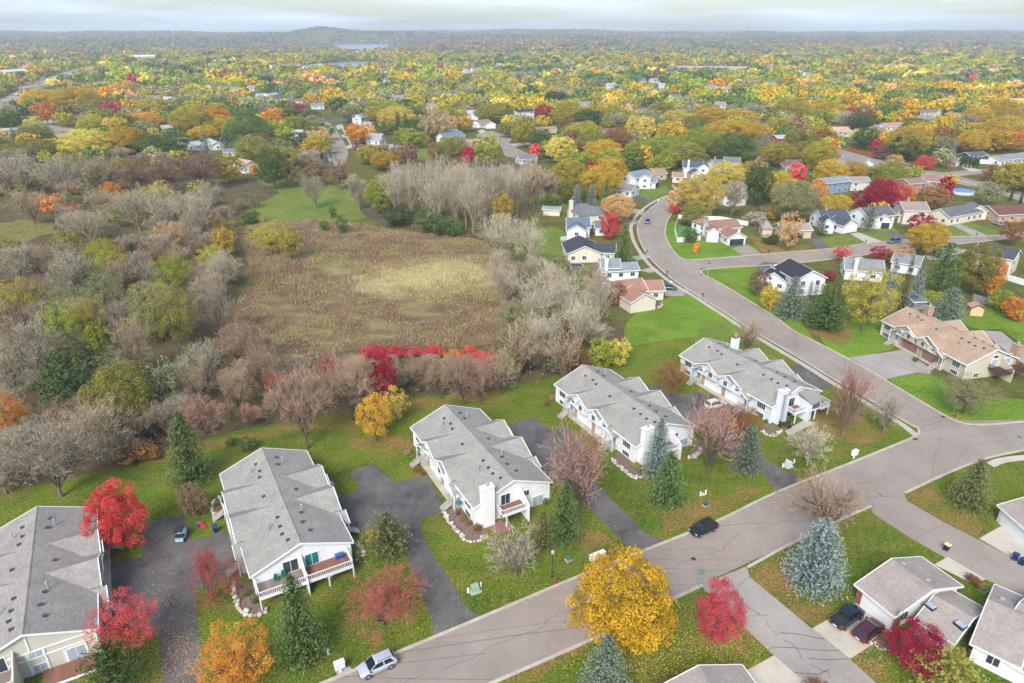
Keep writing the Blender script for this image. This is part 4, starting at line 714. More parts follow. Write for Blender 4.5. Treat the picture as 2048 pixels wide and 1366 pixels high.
# ------------------------------------------------------------------ vehicles
def paint(name, rgb, metal=.3): 
    if name in CACHE: return CACHE[name]
    t = NT(name); b = t.bsdf(lin(rgb), .32, .5, metal=metal); b.inputs['Coat Weight'].default_value = .6; b.inputs['Coat Roughness'].default_value = .08; CACHE[name] = t.m; return t.m
M['tyre'] = plain('tyre_rubber', (38, 38, 42), .9, .2); M['rim'] = plain('alloy_rim', (170, 172, 178), .35, .5, .1, 3, .6); M['carglass'] = plain('car_glass', (34, 40, 48), .08, .7, .2, 1); M['red_lamp'] = plain('tail_lamp', (150, 24, 28), .3, .5); M['lamp'] = plain('head_lamp', (215, 220, 226), .15, .6); M['chrome'] = plain('chrome', (190, 192, 196), .25, .6, .05, 3, .8)
def loft(secs):
    m = MB(); n = len(secs[0])
    for s in secs: m.v += s
    for i in range(len(secs) - 1):
        for j in range(n): m.f.append((i * n + j, i * n + (j + 1) % n, (i + 1) * n + (j + 1) % n, (i + 1) * n + j))
    m.f += [tuple(range(n - 1, -1, -1)), tuple(range((len(secs) - 1) * n, len(secs) * n))]; return m
def car(label, px, py, hx, hy, rgb, kind='suv', Ln=4.4, cat='car', metal=.35, pname=None, group='parked cars', z=.03):
    a, b = G(px, py), G(hx, hy); ang = math.atan2((b - a).y, (b - a).x); root = empty(dict(suv='parked_car', van='parked_van', sedan='parked_car', pickup='pickup_truck').get(kind, kind), (a.x, a.y, z), ang); tag(root, label, cat, group)
    k = Ln / 4.4; pm = paint(pname or 'paint' + str(rgb), rgb, metal); hb = 1.0 if kind != 'sedan' else .92; hr = {'suv': 1.57, 'van': 1.78, 'sedan': 1.42, 'pickup': 1.8}[kind]; zs = 1.12 if kind == 'pickup' else 1.0
    def sec(x, w, zl, zh): return [(x * k, -w * .86, zl), (x * k, w * .86, zl), (x * k, w, zl + .14), (x * k, w, zl + (zh - zl) * .62), (x * k, w * .95, zh - .05), (x * k, w * .80, zh), (x * k, -w * .80, zh), (x * k, -w * .95, zh - .05), (x * k, -w, zl + (zh - zl) * .62), (x * k, -w, zl + .14)]
    S = [(-2.2, .80, .45, .82 * hb), (-2.12, .88, .34, .97 * hb), (-1.2, .92, .26, 1.0 * hb), (0, .93, .25, hb), (.9, .92, .25, .98 * hb), (1.55, .90, .27, .92 * hb), (2.03, .84, .33, .80 * hb), (2.2, .70, .42, .66 * hb)]
    loft([sec(x, w, zl * zs, zh * zs) for x, w, zl, zh in S]).build('body', pm, root, True)
    def gs(x, wb, wt, zt, zb=.9): return [(x * k, -wb, zb * hb * zs), (x * k, wb, zb * hb * zs), (x * k, wt, zt), (x * k, -wt, zt)]
    if kind == 'pickup': xr, xb, xf, xw = -.55, -.70, .62, 1.25
    elif kind == 'sedan': xr, xb, xf, xw = -1.0, -1.75, .35, 1.15
    else: xr, xb, xf, xw = -1.66, -2.08, .28, 1.16
    mid = (xr + xf) / 2
    loft([gs(xb, .80, .74, 1.0 * zs * hb), gs(xr, .82, .67, hr - .07), gs(mid, .84, .70, hr), gs(xf, .83, .67, hr - .06), gs(xw, .80, .76, .99 * zs * hb)]).build('windows', M['carglass'], root)
    rf = MB(); 
    for s_ in ((xr - .04, xr, hr - .055, hr - .03), ): pass
    loft([[(x * k, -w, zt), (x * k, w, zt), (x * k, w * .9, zt + .05), (x * k, -w * .9, zt + .05)] for x, w, zt in ((xr - .05, .68, hr - .085), (xr + .2, .70, hr - .03), (mid, .715, hr - .005), (xf - .1, .70, hr - .03), (xf + .04, .68, hr - .075))]).build('roof_panel', pm, root, False)
    pl = MB()
    for s in (-1, 1):
        for x0, x1, w in ((xw, xf, .07), (mid + .1, mid + .08, .09), (xb + .12, xr + .08, .16)): pl.hexa([(x0 * k - w, s * .835, .93 * hb * zs), (x0 * k + w, s * .835, .93 * hb * zs), (x0 * k + w, s * .79, .93 * hb * zs), (x0 * k - w, s * .79, .93 * hb * zs), (x1 * k - w, s * .705, hr - .04), (x1 * k + w, s * .705, hr - .04), (x1 * k + w, s * .66, hr - .04), (x1 * k - w, s * .66, hr - .04)])
    pl.build('pillars', pm, root)
    for x in (-1.32, 1.36):
        for s in (-1, 1):
            wr = .36 * zs; w = MB().tube((x * k, s * .72, wr), (x * k, s * .95, wr), wr, wr, 18).build('wheel', M['tyre'], root); MB().tube((x * k, s * .951, wr), (x * k, s * .965, wr), wr * .66, wr * .6, 12).build('rim', M['rim'], w)
    for s in (-1, 1):
        MB().box(2.0 * k, 2.16 * k, s * .62 - .16, s * .62 + .16, .6 * hb * zs, .74 * hb * zs).build('headlight', M['lamp'], root); MB().box(-2.22 * k, -2.08 * k, s * .7 - .14, s * .7 + .12, .66 * hb * zs, .92 * hb * zs).build('tail_light', M['red_lamp'], root)
        MB().box(.98 * k, 1.14 * k, s * 1.0 - .1, s * 1.0 + .1, .96 * hb * zs, 1.1 * hb * zs).build('mirror', M['dark'] if kind == 'suv' else pm, root)
        if kind in ('suv', 'van'): MB().box(xr * k + .1, xf * k - .2, s * .60 - .025, s * .60 + .025, hr + .05, hr + .09).build('roof_rail', M['dark'], root)
    MB().box(2.17 * k, 2.23 * k, -.5, .5, .36 * zs, .58 * hb * zs).build('grille', M['dark'], root); MB().box(-2.235 * k, -2.19 * k, -.25, .25, .5 * zs, .62 * zs).build('number_plate', M['white'], root)
    if kind == 'pickup':
        MB().box(-2.1 * k, -.78 * k, -.72, .72, 1.12, 1.17).build('bed_cover', M['dark'], root)
        for s in (-1, 1): MB().box(-2.1 * k, .2, s * .955 - .02, s * .955 + .02, 1.0, 1.04).build('side_trim', M['chrome'], root)
    return root
car('silver SUV parked at the kerb near the bottom edge', 755, 1337, 722, 1352, (196, 202, 214), 'suv', 4.3)
r_ = car('black SUV parked at the kerb beside the lawn', 1406, 1063, 1381, 1074, (30, 31, 36), 'suv', 4.3)
car('dark blue pickup truck on the pale concrete driveway', 1693, 1241, 1722, 1221, (26, 34, 56), 'pickup', 5.0, 'pickup')
car('maroon SUV beside the dark blue pickup', 1735, 1267, 1760, 1248, (88, 28, 48), 'suv', 4.5)
car('white SUV in front of the garage of the pale blue-white townhouse', 1430, 814, 1446, 810, (236, 236, 238), 'suv', 4.3)
car('blue-grey car driving along the curving street', 1295, 446, 1294, 462, (92, 108, 150), 'suv', 4.4, group='moving cars')
car('teal car in the driveway of the brown-roofed house by the thicket', 1337, 579, 1352, 580, (48, 78, 92), 'suv', 4.4)
car('grey minivan parked on the side street', 1787, 486, 1772, 488, (108, 118, 136), 'van', 4.9, 'minivan')
car('dark car partly hidden behind the gold tree on the side street', 1899, 494, 1885, 496, (40, 38, 46), 'sedan', 4.5)
car('silver car in the driveway before the long brown-roofed house', 1994, 450, 1985, 447, (170, 178, 186), 'sedan', 4.5)
car('white van beside the house with the dark shingle roof', 1549, 541, 1542, 530, (236, 238, 240), 'van', 5.2, 'van')
car('white car parked on the far street upper left of centre', 668, 304, 670, 312, (236, 238, 240), 'sedan', 4.5)
car('white car on the curving far street near the paired gold trees', 1268, 279, 1282, 283, (236, 238, 240), 'suv', 4.6)
car('dark car parked before the tan-roofed house beyond the red house', 1615, 275, 1602, 275, (46, 54, 66), 'suv', 4.6)
car('dark car on the parking lot by the highway', 70, 151, 55, 151, (50, 50, 58), 'sedan', 5)
def hullboat(label, px, py, hx, hy, rgb):
    a, b = G(px, py), G(hx, hy); root = empty('boat_on_trailer', (a.x, a.y, .03), math.atan2((b - a).y, (b - a).x)); tag(root, label, 'boat', 'boats in yards')
    loft([[(x, -w, zt), (x, -w * .7, .55), (x, w * .7, .55), (x, w, zt)] for x, w, zt in ((-2.8, 1.1, 1.4), (0, 1.2, 1.45), (1.6, .9, 1.6), (2.9, .1, 1.8))]).build('hull', plain('boat' + str(rgb), rgb, .4), root); MB().box(-2.4, 1.0, -.9, .9, 1.46, 1.7).build('cover', plain('boat_cover', (60, 90, 170), .7), root)
    for s in (-1, 1): MB().tube((-.6, s * .95, .32), (-.6, s * 1.15, .32), .32, .32, 12).build('wheel', M['tyre'], root)
hullboat('boat with blue cover beside the slate-roofed house', 1858, 245, 1872, 246, (230, 232, 236)); hullboat('white boat in front of the one with the blue cover', 1850, 252, 1866, 253, (238, 238, 240))
# golf cart with small trailer at the end of the left driveway
gc = empty('golf_cart', G(364, 1076), R(100)); tag(gc, 'pale blue golf cart with dark canopy at the end of the left driveway', 'golf cart')
loft([[(x, -w, .3), (x, w, .3), (x, w * .95, z), (x, -w * .95, z)] for x, w, z in ((-1.2, .55, .7), (-.3, .6, .62), (.5, .6, .62), (1.2, .45, .85))]).build('body', paint('cart_blue', (168, 198, 214), .1), gc)
MB().box(-.7, -.1, -.5, .5, .62, .85).box(-.85, -.7, -.5, .5, .7, 1.15).build('seat', M['dark'], gc)
MB().box(-1.0, .7, -.6, .6, 1.75, 1.82).build('canopy', M['dark'], gc)
for x in (-.9, .6):
    for s in (-1, 1): MB().tube((x, s * .52, .8), (x * 1.02, s * .55, 1.76), .025, .025, 5).build('strut', M['dark'], gc); MB().tube((x, s * .5, .25), (x, s * .66, .25), .25, .25, 12).build('wheel', M['tyre'], gc)
# ------------------------------------------------------------------ street and garden furniture
def bin_(label, px, py, rgb, lid, rz=.3, grp='wheeled bins'):
    r = empty('wheeled_bin', G(px, py), rz); r.location.z = .03; tag(r, label, 'bin', grp); c = plain('bin' + str(rgb), rgb, .6)
    loft([[(-w, -w, z), (w, -w, z), (w, w, z), (-w, w, z)] for w, z in ((.24, .1), (.33, 1.0))]).build('body', c, r); MB().hexa([(-.36, -.38, 1.0), (.36, -.38, 1.0), (.36, .36, 1.0), (-.36, .36, 1.0), (-.3, -.3, 1.1), (.3, -.3, 1.1), (.3, .34, 1.1), (-.3, .34, 1.1)]).build('lid', plain('binlid' + str(lid), lid, .6), r)
    for s in (-1, 1): MB().tube((s * .2, .28, .12), (s * .3, .28, .12), .12, .12, 10).build('wheel', M['tyre'], r)
    MB().tube((-.25, .42, .95), (.25, .42, .95), .025, .025, 5).build('handle', c, r)
bin_('dark blue bin with yellow lid standing on the lower right street', 1892, 1101, (30, 42, 78), (232, 208, 140), .5); bin_('dark blue bin left of its twin beside the right pale driveway', 2029, 1120, (34, 48, 104), (40, 56, 112), .6); bin_('dark blue bin right of its twin at the right edge', 2043, 1130, (34, 48, 104), (40, 56, 112), .4); bin_('blue bin by the steps of the long-decked townhouse', 432, 1064, (30, 52, 96), (34, 66, 120), .5)
bin_('green recycling bin on the kerb beyond the yellow tree', 1296, 402, (60, 160, 120), (90, 190, 150)); bin_('white-topped bin at the kerb beyond the yellow tree', 1316, 404, (220, 224, 228), (236, 238, 240)); bin_('pale bin in the driveway of the brown-roofed house by the thicket', 1341, 570, (206, 216, 214), (225, 230, 230))
def cluster(label, px, py, rz):
    r = empty('mailbox_unit', G(px, py), rz); tag(r, label, 'mailbox', 'white cluster mailboxes'); MB().box(-.12, .12, -.12, .12, 0, .7).build('pedestal', M['white'], r); MB().box(-.55, .55, -.28, .28, .7, 1.6).hexa([(-.6, -.33, 1.6), (.6, -.33, 1.6), (.6, .33, 1.6), (-.6, .33, 1.6), (-.5, -.24, 1.68), (.5, -.24, 1.68), (.5, .24, 1.68), (-.5, .24, 1.68)]).build('cabinet', M['white'], r)
    for i in range(4):
        for j in range(3): MB().box(-.5 + i * .255, -.28 + i * .255, -.295, -.281, .78 + j * .27, 1.0 + j * .27).build('mail_door', plain('mail_door', (214, 216, 220), .5), r)
cluster('white cluster mailbox on a concrete pad by the silver SUV', 681, 1344, R(30)); cluster('white cluster mailbox, left of the pair above the big yellow tree', 1187, 1128, R(30)); cluster('white cluster mailbox, right of the pair above the big yellow tree', 1201, 1122, R(30)); cluster('white cluster mailbox alone on the lawn near the bare tree by the corner', 1707, 917, R(30))
sheet('mailbox_pad', [(672, 1340), (700, 1333), (707, 1343), (676, 1357)], M['walk'], .03); sheet('mailbox_pad', [(1183, 1133), (1206, 1123), (1214, 1130), (1190, 1142)], M['walk'], .03)
lp = empty('street_lamp', G(1104, 1155), 0); tag(lp, 'black lamp post on the lawn above the red hydrant', 'lamp post'); MB().tube((0, 0, 0), (0, 0, .5), .09, .06, 8).tube((0, 0, .5), (0, 0, 3.9), .05, .045, 8).build('pole', M['dark'], lp); loft([[(w * math.cos(t * math.pi / 3), w * math.sin(t * math.pi / 3), z) for t in range(6)] for w, z in ((.08, 3.9), (.2, 4.0), (.24, 4.35), (.06, 4.55))]).build('lantern', M['glass_pale'], lp)
def lamp2(label, px, py, h=6.5):
    r = empty('street_lamp', G(px, py), 0); tag(r, label, 'lamp post', 'street lamps'); MB().tube((0, 0, 0), (0, 0, h), .09, .06, 7).build('pole', M['pipe'], r); MB().tube((0, 0, h), (0, 0, h + .35), .3, .12, 8).build('lamp_head', M['dark'], r)
lamp2('street lamp on the corner lot where the side street begins', 1415, 556, 4.4)
def hydrant(label, px, py):
    r = empty('hydrant', G(px, py), 0); tag(r, label, 'hydrant', 'fire hydrants'); c = plain('hydrant_red', (178, 48, 52), .5); MB().tube((0, 0, 0), (0, 0, .08), .2, .2, 10).tube((0, 0, .08), (0, 0, .62), .13, .13, 10).tube((0, 0, .62), (0, 0, .82), .15, .04, 10).build('barrel', c, r); MB().tube((-.26, 0, .48), (.26, 0, .48), .07, .07, 8).build('nozzle', c, r)
hydrant('red hydrant at the kerb below the black lamp post', 1111, 1165); hydrant('red hydrant under the street sign on the far corner', 1910, 834)
def letters(txt, size, mat, name='lettering'):
    cu = bpy.data.curves.new(name, 'FONT'); cu.body = txt; cu.size = size; cu.align_x = 'CENTER'; cu.align_y = 'CENTER'; cu.extrude = .004
    return cu
def sign(label, px, py, rz, h=2.9):
    r = empty('street_sign', G(px, py), rz); tag(r, label, 'street sign', 'green street signs'); MB().tube((0, 0, 0), (0, 0, h + .1), .035, .035, 6).build('post', M['pipe'], r); c = plain('sign_green', (64, 158, 128), .5)
    MB().box(-.5, .5, -.012, .012, h - .05, h + .16).build('name_blade', c, r); MB().box(-.012, .012, -.5, .5, h + .18, h + .38).build('name_blade', c, r)
sign('green street sign at the kerb left of the red maple', 1397, 1182, R(20)); sign('green street sign in front of the bare reddish tree by the lower right street', 1750, 1024, R(25)); sign('green street sign on the far corner beside the multicoloured tree', 1906, 828, R(10)); sign('green street sign at the right edge near the curved path', 2027, 905, R(5))
def pedestal(label, px, py, posts=((-.9, .1), (.95, .3)), rgb=(150, 178, 148), s=1.0):
    r = empty('utility_box', G(px, py), R(25)); tag(r, label, 'utility box', 'green utility boxes'); MB().box(-.75 * s, .75 * s, -.6 * s, .6 * s, 0, .1).build('pad', M['walk'], r); MB().hexa([(-.5 * s, -.45 * s, .1), (.5 * s, -.45 * s, .1), (.5 * s, .45 * s, .1), (-.5 * s, .45 * s, .1), (-.46 * s, -.38 * s, .95 * s), (.46 * s, -.38 * s, .95 * s), (.46 * s, .4 * s, .95 * s), (-.46 * s, .4 * s, .95 * s)]).build('cabinet', plain('box' + str(rgb), rgb, .6), r)
    for x, y in posts: MB().tube((x, y, 0), (x, y, .75), .12, .12, 8).build('pedestal', M['white'], r)
pedestal('green utility box with two white posts on the lawn left of the bare tree', 950, 1182); pedestal('small green utility box right of the black lamp post', 1137, 1120, (), (70, 120, 108), .6); pedestal('grey utility box with white posts at the bare tree near the corner', 1576, 933, ((-1.0, .2), (.5, .9), (1.6, .3)), (200, 206, 206)); pedestal('small dark utility box on the lawn nearest the street', 1411, 1011, (), (74, 92, 92), .6); pedestal('pair of pale posts on the lawn right of the spruces', 1406, 990, ((-.5, 0), (.5, 0)), (214, 210, 200), .35); pedestal('green utility box on the strip behind the brown hedge', 1966, 1181, (), (96, 150, 124), .7); pedestal('pale utility post near the bottom right of the big front spruce', 649, 1300, ((.3, -.8),), (120, 140, 150), .4)
tb = [o for o in bpy.data.objects if o.name.startswith('townhouse') and o.get('label', '').startswith('white townhouse row with broad')][0]
pq = MB().box(-7.1, -6.5, 4.78, 4.82, 2.35, 2.95).build('number_plaque', M['white'], tb); cu = letters('3', .5, None, 'house_number'); cu.materials.append(M['dark']); co = bpy.data.objects.new('house_number', cu); COL.objects.link(co); co.parent = pq; co.location = (-6.8, 4.77, 2.65); co.rotation_euler = (math.pi / 2, 0, 0)
bpy.context.view_layer.update(); nm_ = bpy.data.meshes.new_from_object(co); bpy.data.objects.remove(co); co = link('house_number', nm_, M['dark'], pq); co.location = (-6.8, 4.77, 2.65); co.rotation_euler = (math.pi / 2, 0, 0)
# yard things
tr = empty('trampoline', G(1153, 536), 0); tag(tr, 'round blue-rimmed trampoline behind the thicket', 'trampoline')
m_ = MB(); n_ = 20; m_.v = [(r * math.cos(2 * math.pi * i / n_), r * math.sin(2 * math.pi * i / n_), .85) for r in (1.9, 2.3) for i in range(n_)]; m_.f = [(i, (i + 1) % n_, n_ + (i + 1) % n_, n_ + i) for i in range(n_)]; m_.build('pad_ring', plain('pad_blue', (150, 176, 206), .7), tr)
MB().poly([(1.9 * math.cos(2 * math.pi * i / n_), 1.9 * math.sin(2 * math.pi * i / n_), .84) for i in range(n_)]).build('mat', M['dark'], tr)
for i in range(6): MB().tube((2.1 * math.cos(i * 1.047), 2.1 * math.sin(i * 1.047), 0), (2.1 * math.cos(i * 1.047), 2.1 * math.sin(i * 1.047), .83), .04, .04, 5).build('leg', M['pipe'], tr)
sl_ = empty('play_slide', G(1125, 538), R(60)); tag(sl_, 'yellow garden slide left of the trampoline', 'slide'); MB().hexa([(-.3, -1.4, .1), (.3, -1.4, .1), (.3, .6, 1.5), (-.3, .6, 1.5), (-.3, -1.4, .18), (.3, -1.4, .18), (.3, .6, 1.58), (-.3, .6, 1.58)]).build('chute', plain('slide_yellow', (232, 214, 110), .5), sl_); MB().tube((-.35, 1.2, 0), (-.3, .6, 1.6), .05, .05, 5).tube((.35, 1.2, 0), (.3, .6, 1.6), .05, .05, 5).build('ladder', plain('slide_yellow2', (232, 214, 110), .5), sl_)
ts = empty('toy_slide', G(404, 1054), R(70)); tag(ts, 'small red toy slide on the grass beside the left driveway', 'toy slide'); MB().hexa([(-.2, -.7, .05), (.2, -.7, .05), (.2, .4, .7), (-.2, .4, .7), (-.2, -.7, .13), (.2, -.7, .13), (.2, .4, .8), (-.2, .4, .8)]).build('chute', plain('toy_red', (215, 50, 64), .5), ts); MB().box(-.2, .2, .4, .75, 0, .72).build('tower', plain('toy_blue', (60, 100, 170), .5), ts)
pool = empty('round_pool', G(1922, 386), 0); tag(pool, 'round above-ground pool with blue cover behind the orange trees', 'pool'); MB().tube((0, 0, 0), (0, 0, 1.15), 5.2, 5.2, 28).build('pool_wall', plain('pool_wall', (210, 214, 220), .6), pool); MB().tube((0, 0, 1.151), (0, 0, 1.2), 4.9, 4.9, 28).build('pool_cover', plain('pool_cover', (120, 140, 190), .6), pool)
def chair(label, px, py, h, rz, rgb):
    r = empty('patio_chair', G(px, py, h), rz); tag(r, label, 'chair', 'deck chairs'); c = plain('chair' + str(rgb), rgb, .5); MB().box(-.25, .25, -.25, .25, .38, .43).build('seat', c, r); MB().hexa([(-.27, .22, .43), (.27, .22, .43), (.27, .28, .43), (-.27, .28, .43), (-.22, .32, .95), (.22, .32, .95), (.22, .37, .95), (-.22, .37, .95)]).build('backrest', c, r)
    for x in (-.22, .22):
        for y in (-.22, .22): MB().tube((x, y, 0), (x, y, .38), .025, .025, 5).build('leg', c, r)
        MB().box(x - .04, x + .04, -.25, .28, .62, .66).build('armrest', c, r)
chair('dark green plastic chair on the deck, left of its twin', 553, 1163, 2.02, R(20), (24, 108, 84)); chair('dark green plastic chair on the deck behind the spruce top', 568, 1155, 2.02, R(20), (24, 108, 84))
cl = empty('cooler', G(679, 1115, 2.02), R(30)); tag(cl, 'blue cooler box at the right end of the long deck', 'cooler'); MB().box(-.5, .5, -.28, .28, 0, .5).build('chest', plain('cooler_blue', (44, 82, 150), .5), cl); MB().box(-.52, .52, -.3, .3, .5, .6).build('lid', plain('cooler_lid', (56, 96, 166), .5), cl)
um = empty('garden_umbrella', G(918, 1023), 0); tag(um, 'small dark teal umbrella at the entry of the chimney townhouse', 'umbrella'); MB().tube((0, 0, 0), (0, 0, 1.9), .025, .025, 5).build('pole', M['dark'], um); MB().add([(0, 0, 2.1)] + [(.55 * math.cos(i * math.pi / 4), .55 * math.sin(i * math.pi / 4), 1.65) for i in range(8)], [(0, i + 1, (i + 1) % 8 + 1) for i in range(8)]).build('canopy', plain('umbrella_teal', (40, 110, 124), .7), um)
gr = empty('patio_set', G(1568, 853), 0); tag(gr, 'dark patio table and chairs on the concrete beside the pale blue-white townhouse', 'patio set'); MB().tube((0, 0, .7), (0, 0, .74), .55, .55, 14).build('table_top', M['dark'], gr); MB().tube((0, 0, 0), (0, 0, .7), .05, .05, 6).build('table_leg', M['dark'], gr)
for i in range(4):
    a = i * 1.57 + .5; x, y = 1.0 * math.cos(a), 1.0 * math.sin(a); MB().box(x - .24, x + .24, y - .24, y + .24, .4, .46).hexa([(x * 1.2 - .2, y * 1.2 - .2, .46), (x * 1.2 + .2, y * 1.2 - .2, .46), (x * 1.2 + .2, y * 1.2 + .2, .46), (x * 1.2 - .2, y * 1.2 + .2, .46), (x * 1.3 - .15, y * 1.3 - .15, .95), (x * 1.3 + .15, y * 1.3 - .15, .95), (x * 1.3 + .15, y * 1.3 + .15, .95), (x * 1.3 - .15, y * 1.3 + .15, .95)]).tube((x, y, 0), (x, y, .4), .03, .03, 5).build('chair_seat', M['dark'], gr)
def mbox(label, px, py, rgb=(40, 40, 46)):
    r = empty('post_mailbox', G(px, py), R(30)); tag(r, label, 'mailbox', 'mailboxes on posts'); c = plain('mb' + str(rgb), rgb, .5); MB().box(-.06, .06, -.06, .06, 0, 1.05).build('post', M['wood_dark'], r); m = MB(); m.prism([Vector((-.13, -.28, 1.05)), Vector((.13, -.28, 1.05)), Vector((.13, -.28, 1.22)), Vector((.08, -.28, 1.3)), Vector((-.08, -.28, 1.3)), Vector((-.13, -.28, 1.22))], 0, Vector((0, .56, 0))); m.build('box', c, r)
for lb, x, y in (('mailbox on a post at the kerb opposite the corner lot', 1334, 551), ('mailbox on a post by the drive of the brown-roofed house by the thicket', 1405, 596), ('mailbox on a post before the golden locust', 1537, 508), ('mailbox on a post before the white garage on the side street', 1731, 487), ('mailbox on a post before the house with the red gable', 1952, 473), ('mailbox on a post by the small scarlet tree', 1274, 452), ('mailbox on a post by the roadside spruce', 1293, 509)): mbox(lb, x, y)
# ------------------------------------------------------------------ fences in panels
def fence(label, px, h, mat, pw=2.4, name='fence', board=None):
    w = gp(px); r = empty(name, (w[0].x, w[0].y, 0)); tag(r, label, 'fence', 'garden fences'); c0 = Vector((w[0].x, w[0].y, 0))
    for a, b in zip(w, w[1:]):
        d = b - a; n = max(1, round(d.length / pw)); u = d.normalized(); q = Vector((u.y, -u.x, 0))
        for i in range(n):
            p0, p1 = a - c0 + d * (i / n), a - c0 + d * ((i + 1) / n); MB().obox((p0 + p1) / 2 + Z * .06, u, q, (p1 - p0).length - .16, .05, h - .1 + rnd.uniform(-.02, .02)).build('fence_panel', mat, r)
            MB().obox(p0 - q * .04, u, q, .13, .13, h + .05).build('fence_post', mat, r)
    return r
fence('white vinyl fence round the yard of the brown-roofed house on the curve', [(1400, 481), (1354, 485), (1349, 463), (1356, 438), (1442, 442), (1496, 452)], 1.75, M['white'])
fence('white vinyl fence at the right edge below the dark-roofed house', [(2000, 556), (2024, 564), (2070, 578)], 1.8, M['white'])
fence('weathered grey board fence behind the tan wooden shed', [(1945, 600), (1968, 608), (1992, 612)], 1.8, M['wood_fence'], 1.8)
fence('orange-brown board fence beside the through road', [(1695, 301), (1715, 306), (1747, 314)], 1.9, M['orange_fence'], 2.4)
fence('dark board fence behind the tan house with the golden locust', [(1520, 420), (1560, 424), (1585, 425)], 1.7, plain('dark_fence', (110, 104, 106), .9), 2.4); fence('grey board fence behind the charcoal-roofed house', [(1600, 418), (1640, 412), (1700, 408)], 1.7, plain('dark_fence', (110, 104, 106), .9), 2.4)
# ------------------------------------------------------------------ garden beds edged with boulders
def rockmesh(seed):
    r = random.Random(seed); m = MB(); n = 7
    for k, (z, w) in enumerate(((0, .8), (.35, 1.0), (.7, .75))): m.v += [(w * math.cos(2 * math.pi * i / n) * r.uniform(.8, 1.15), w * math.sin(2 * math.pi * i / n) * r.uniform(.75, 1.1), z * r.uniform(.85, 1.15)) for i in range(n)]
    m.v.append((0, 0, .85)); 
    for k in range(2): m.f += [(k * n + i, k * n + (i + 1) % n, (k + 1) * n + (i + 1) % n, (k + 1) * n + i) for i in range(n)]
    m.f += [(2 * n + i, 2 * n + (i + 1) % n, 3 * n) for i in range(n)]; me = m.mesh('rock'); me.materials.append(stonemat()); me.shade_smooth(); return me
ROCKS = [rockmesh(i) for i in range(6)]
def bed(label, poly, rocks, sz=.34):
    w = gp(poly); c = w[0]; r = empty('garden_bed', (c.x, c.y, 0)); tag(r, label, 'garden bed', 'garden beds edged with boulders')
    MB().poly([(v.x - c.x, v.y - c.y, .035) for v in w]).build('mulch', M['mulch'], r)
    cur = scurve(rocks, 10); acc = 0; nxt = 0
    for a, b in zip(cur, cur[1:]):
        d = (b - a).length
        while nxt <= acc + d:
            p = a.lerp(b, (nxt - acc) / max(d, 1e-6)); s = sz * rnd.uniform(.75, 1.3)
            for lay in range(2 if rnd.random() < .55 else 1):
                o = bpy.data.objects.new('boulder', rnd.choice(ROCKS)); COL.objects.link(o); o.parent = r; o.scale = (s, s * rnd.uniform(.8, 1), s * rnd.uniform(.8, 1.1)); o.rotation_euler = (rnd.uniform(-.15, .15), rnd.uniform(-.15, .15), rnd.uniform(0, 6)); o.location = (p.x - c.x + rnd.uniform(-.1, .1), p.y - c.y + rnd.uniform(-.1, .1) + lay * .42, lay * .12)
            nxt += s * 1.75
        acc += d
z4, z5, z6, zb = zoff(420, 1080, .2539), zoff(780, 760, .2636), zoff(1080, 640, .3027), zoff(1700, 1090, .2021)
Q = lambda f, l: [f(*p) for p in l]
bed('mulch bed edged with boulders at the left end of the long deck', Q(z4, [(180, 330), (190, 420), (225, 540), (330, 605), (420, 600), (410, 480), (340, 330)]), Q(z4, [(185, 370), (200, 450), (230, 545), (300, 598), (400, 590), (460, 550)]), .33)
bed('mulch bed edged with boulders before the chimney townhouse', Q(z5, [(405, 1000), (450, 1085), (520, 1165), (590, 1225), (690, 1215), (745, 1185), (720, 1130), (620, 1090), (560, 1010), (500, 940)]), Q(z5, [(405, 1005), (450, 1085), (520, 1165), (590, 1225), (690, 1215), (745, 1185)]), .3)
bed('mulch bed edged with boulders beside the blue spruce', Q(z6, [(470, 925), (600, 1040), (690, 1035), (640, 950), (530, 870)]), Q(z6, [(480, 935), (560, 1005), (620, 1045), (690, 1035)]), .3)
bed('mulch bed edged with boulders under the balcony of the spruce-hidden townhouse', Q(z6, [(985, 915), (1020, 910), (1075, 860), (1060, 830), (1000, 850)]), Q(z6, [(985, 915), (1020, 908), (1072, 865), (1065, 830)]), .36)
bed('mulch bed edged with boulders beside the concrete patio', Q(z6, [(1460, 735), (1500, 765), (1560, 765), (1605, 735), (1560, 700), (1480, 690)]), Q(z6, [(1465, 740), (1510, 765), (1560, 765), (1600, 738)]), .32)
z3 = zoff(420, 860, .2636)
bed('mulch bed edged with boulders along the far left of the long-decked townhouse', Q(z3, [(20, 520), (30, 600), (50, 665), (120, 660), (100, 560), (80, 500)]), Q(z3, [(25, 540), (20, 600), (40, 660)]), .3)
bed('small bed with boulders at the right of the long deck', Q(z3, [(1080, 860), (1150, 880), (1170, 960), (1120, 980), (1070, 920)]), Q(z3, [(1110, 870), (1150, 900), (1165, 960)]), .36)
bed('bed of shrubs beside the pale concrete driveway', Q(zb, [(200, 960), (330, 860), (400, 900), (420, 1010), (330, 1040)]), Q(zb, [(210, 965), (300, 1030), (380, 1040)]), .18)
bed('small stone-ringed bed on the bright lawn beside the thicket house', [(1303, 609), (1312, 604), (1322, 607), (1323, 613), (1310, 616)], [(1303, 611), (1310, 617), (1322, 614), (1324, 608)], .25)
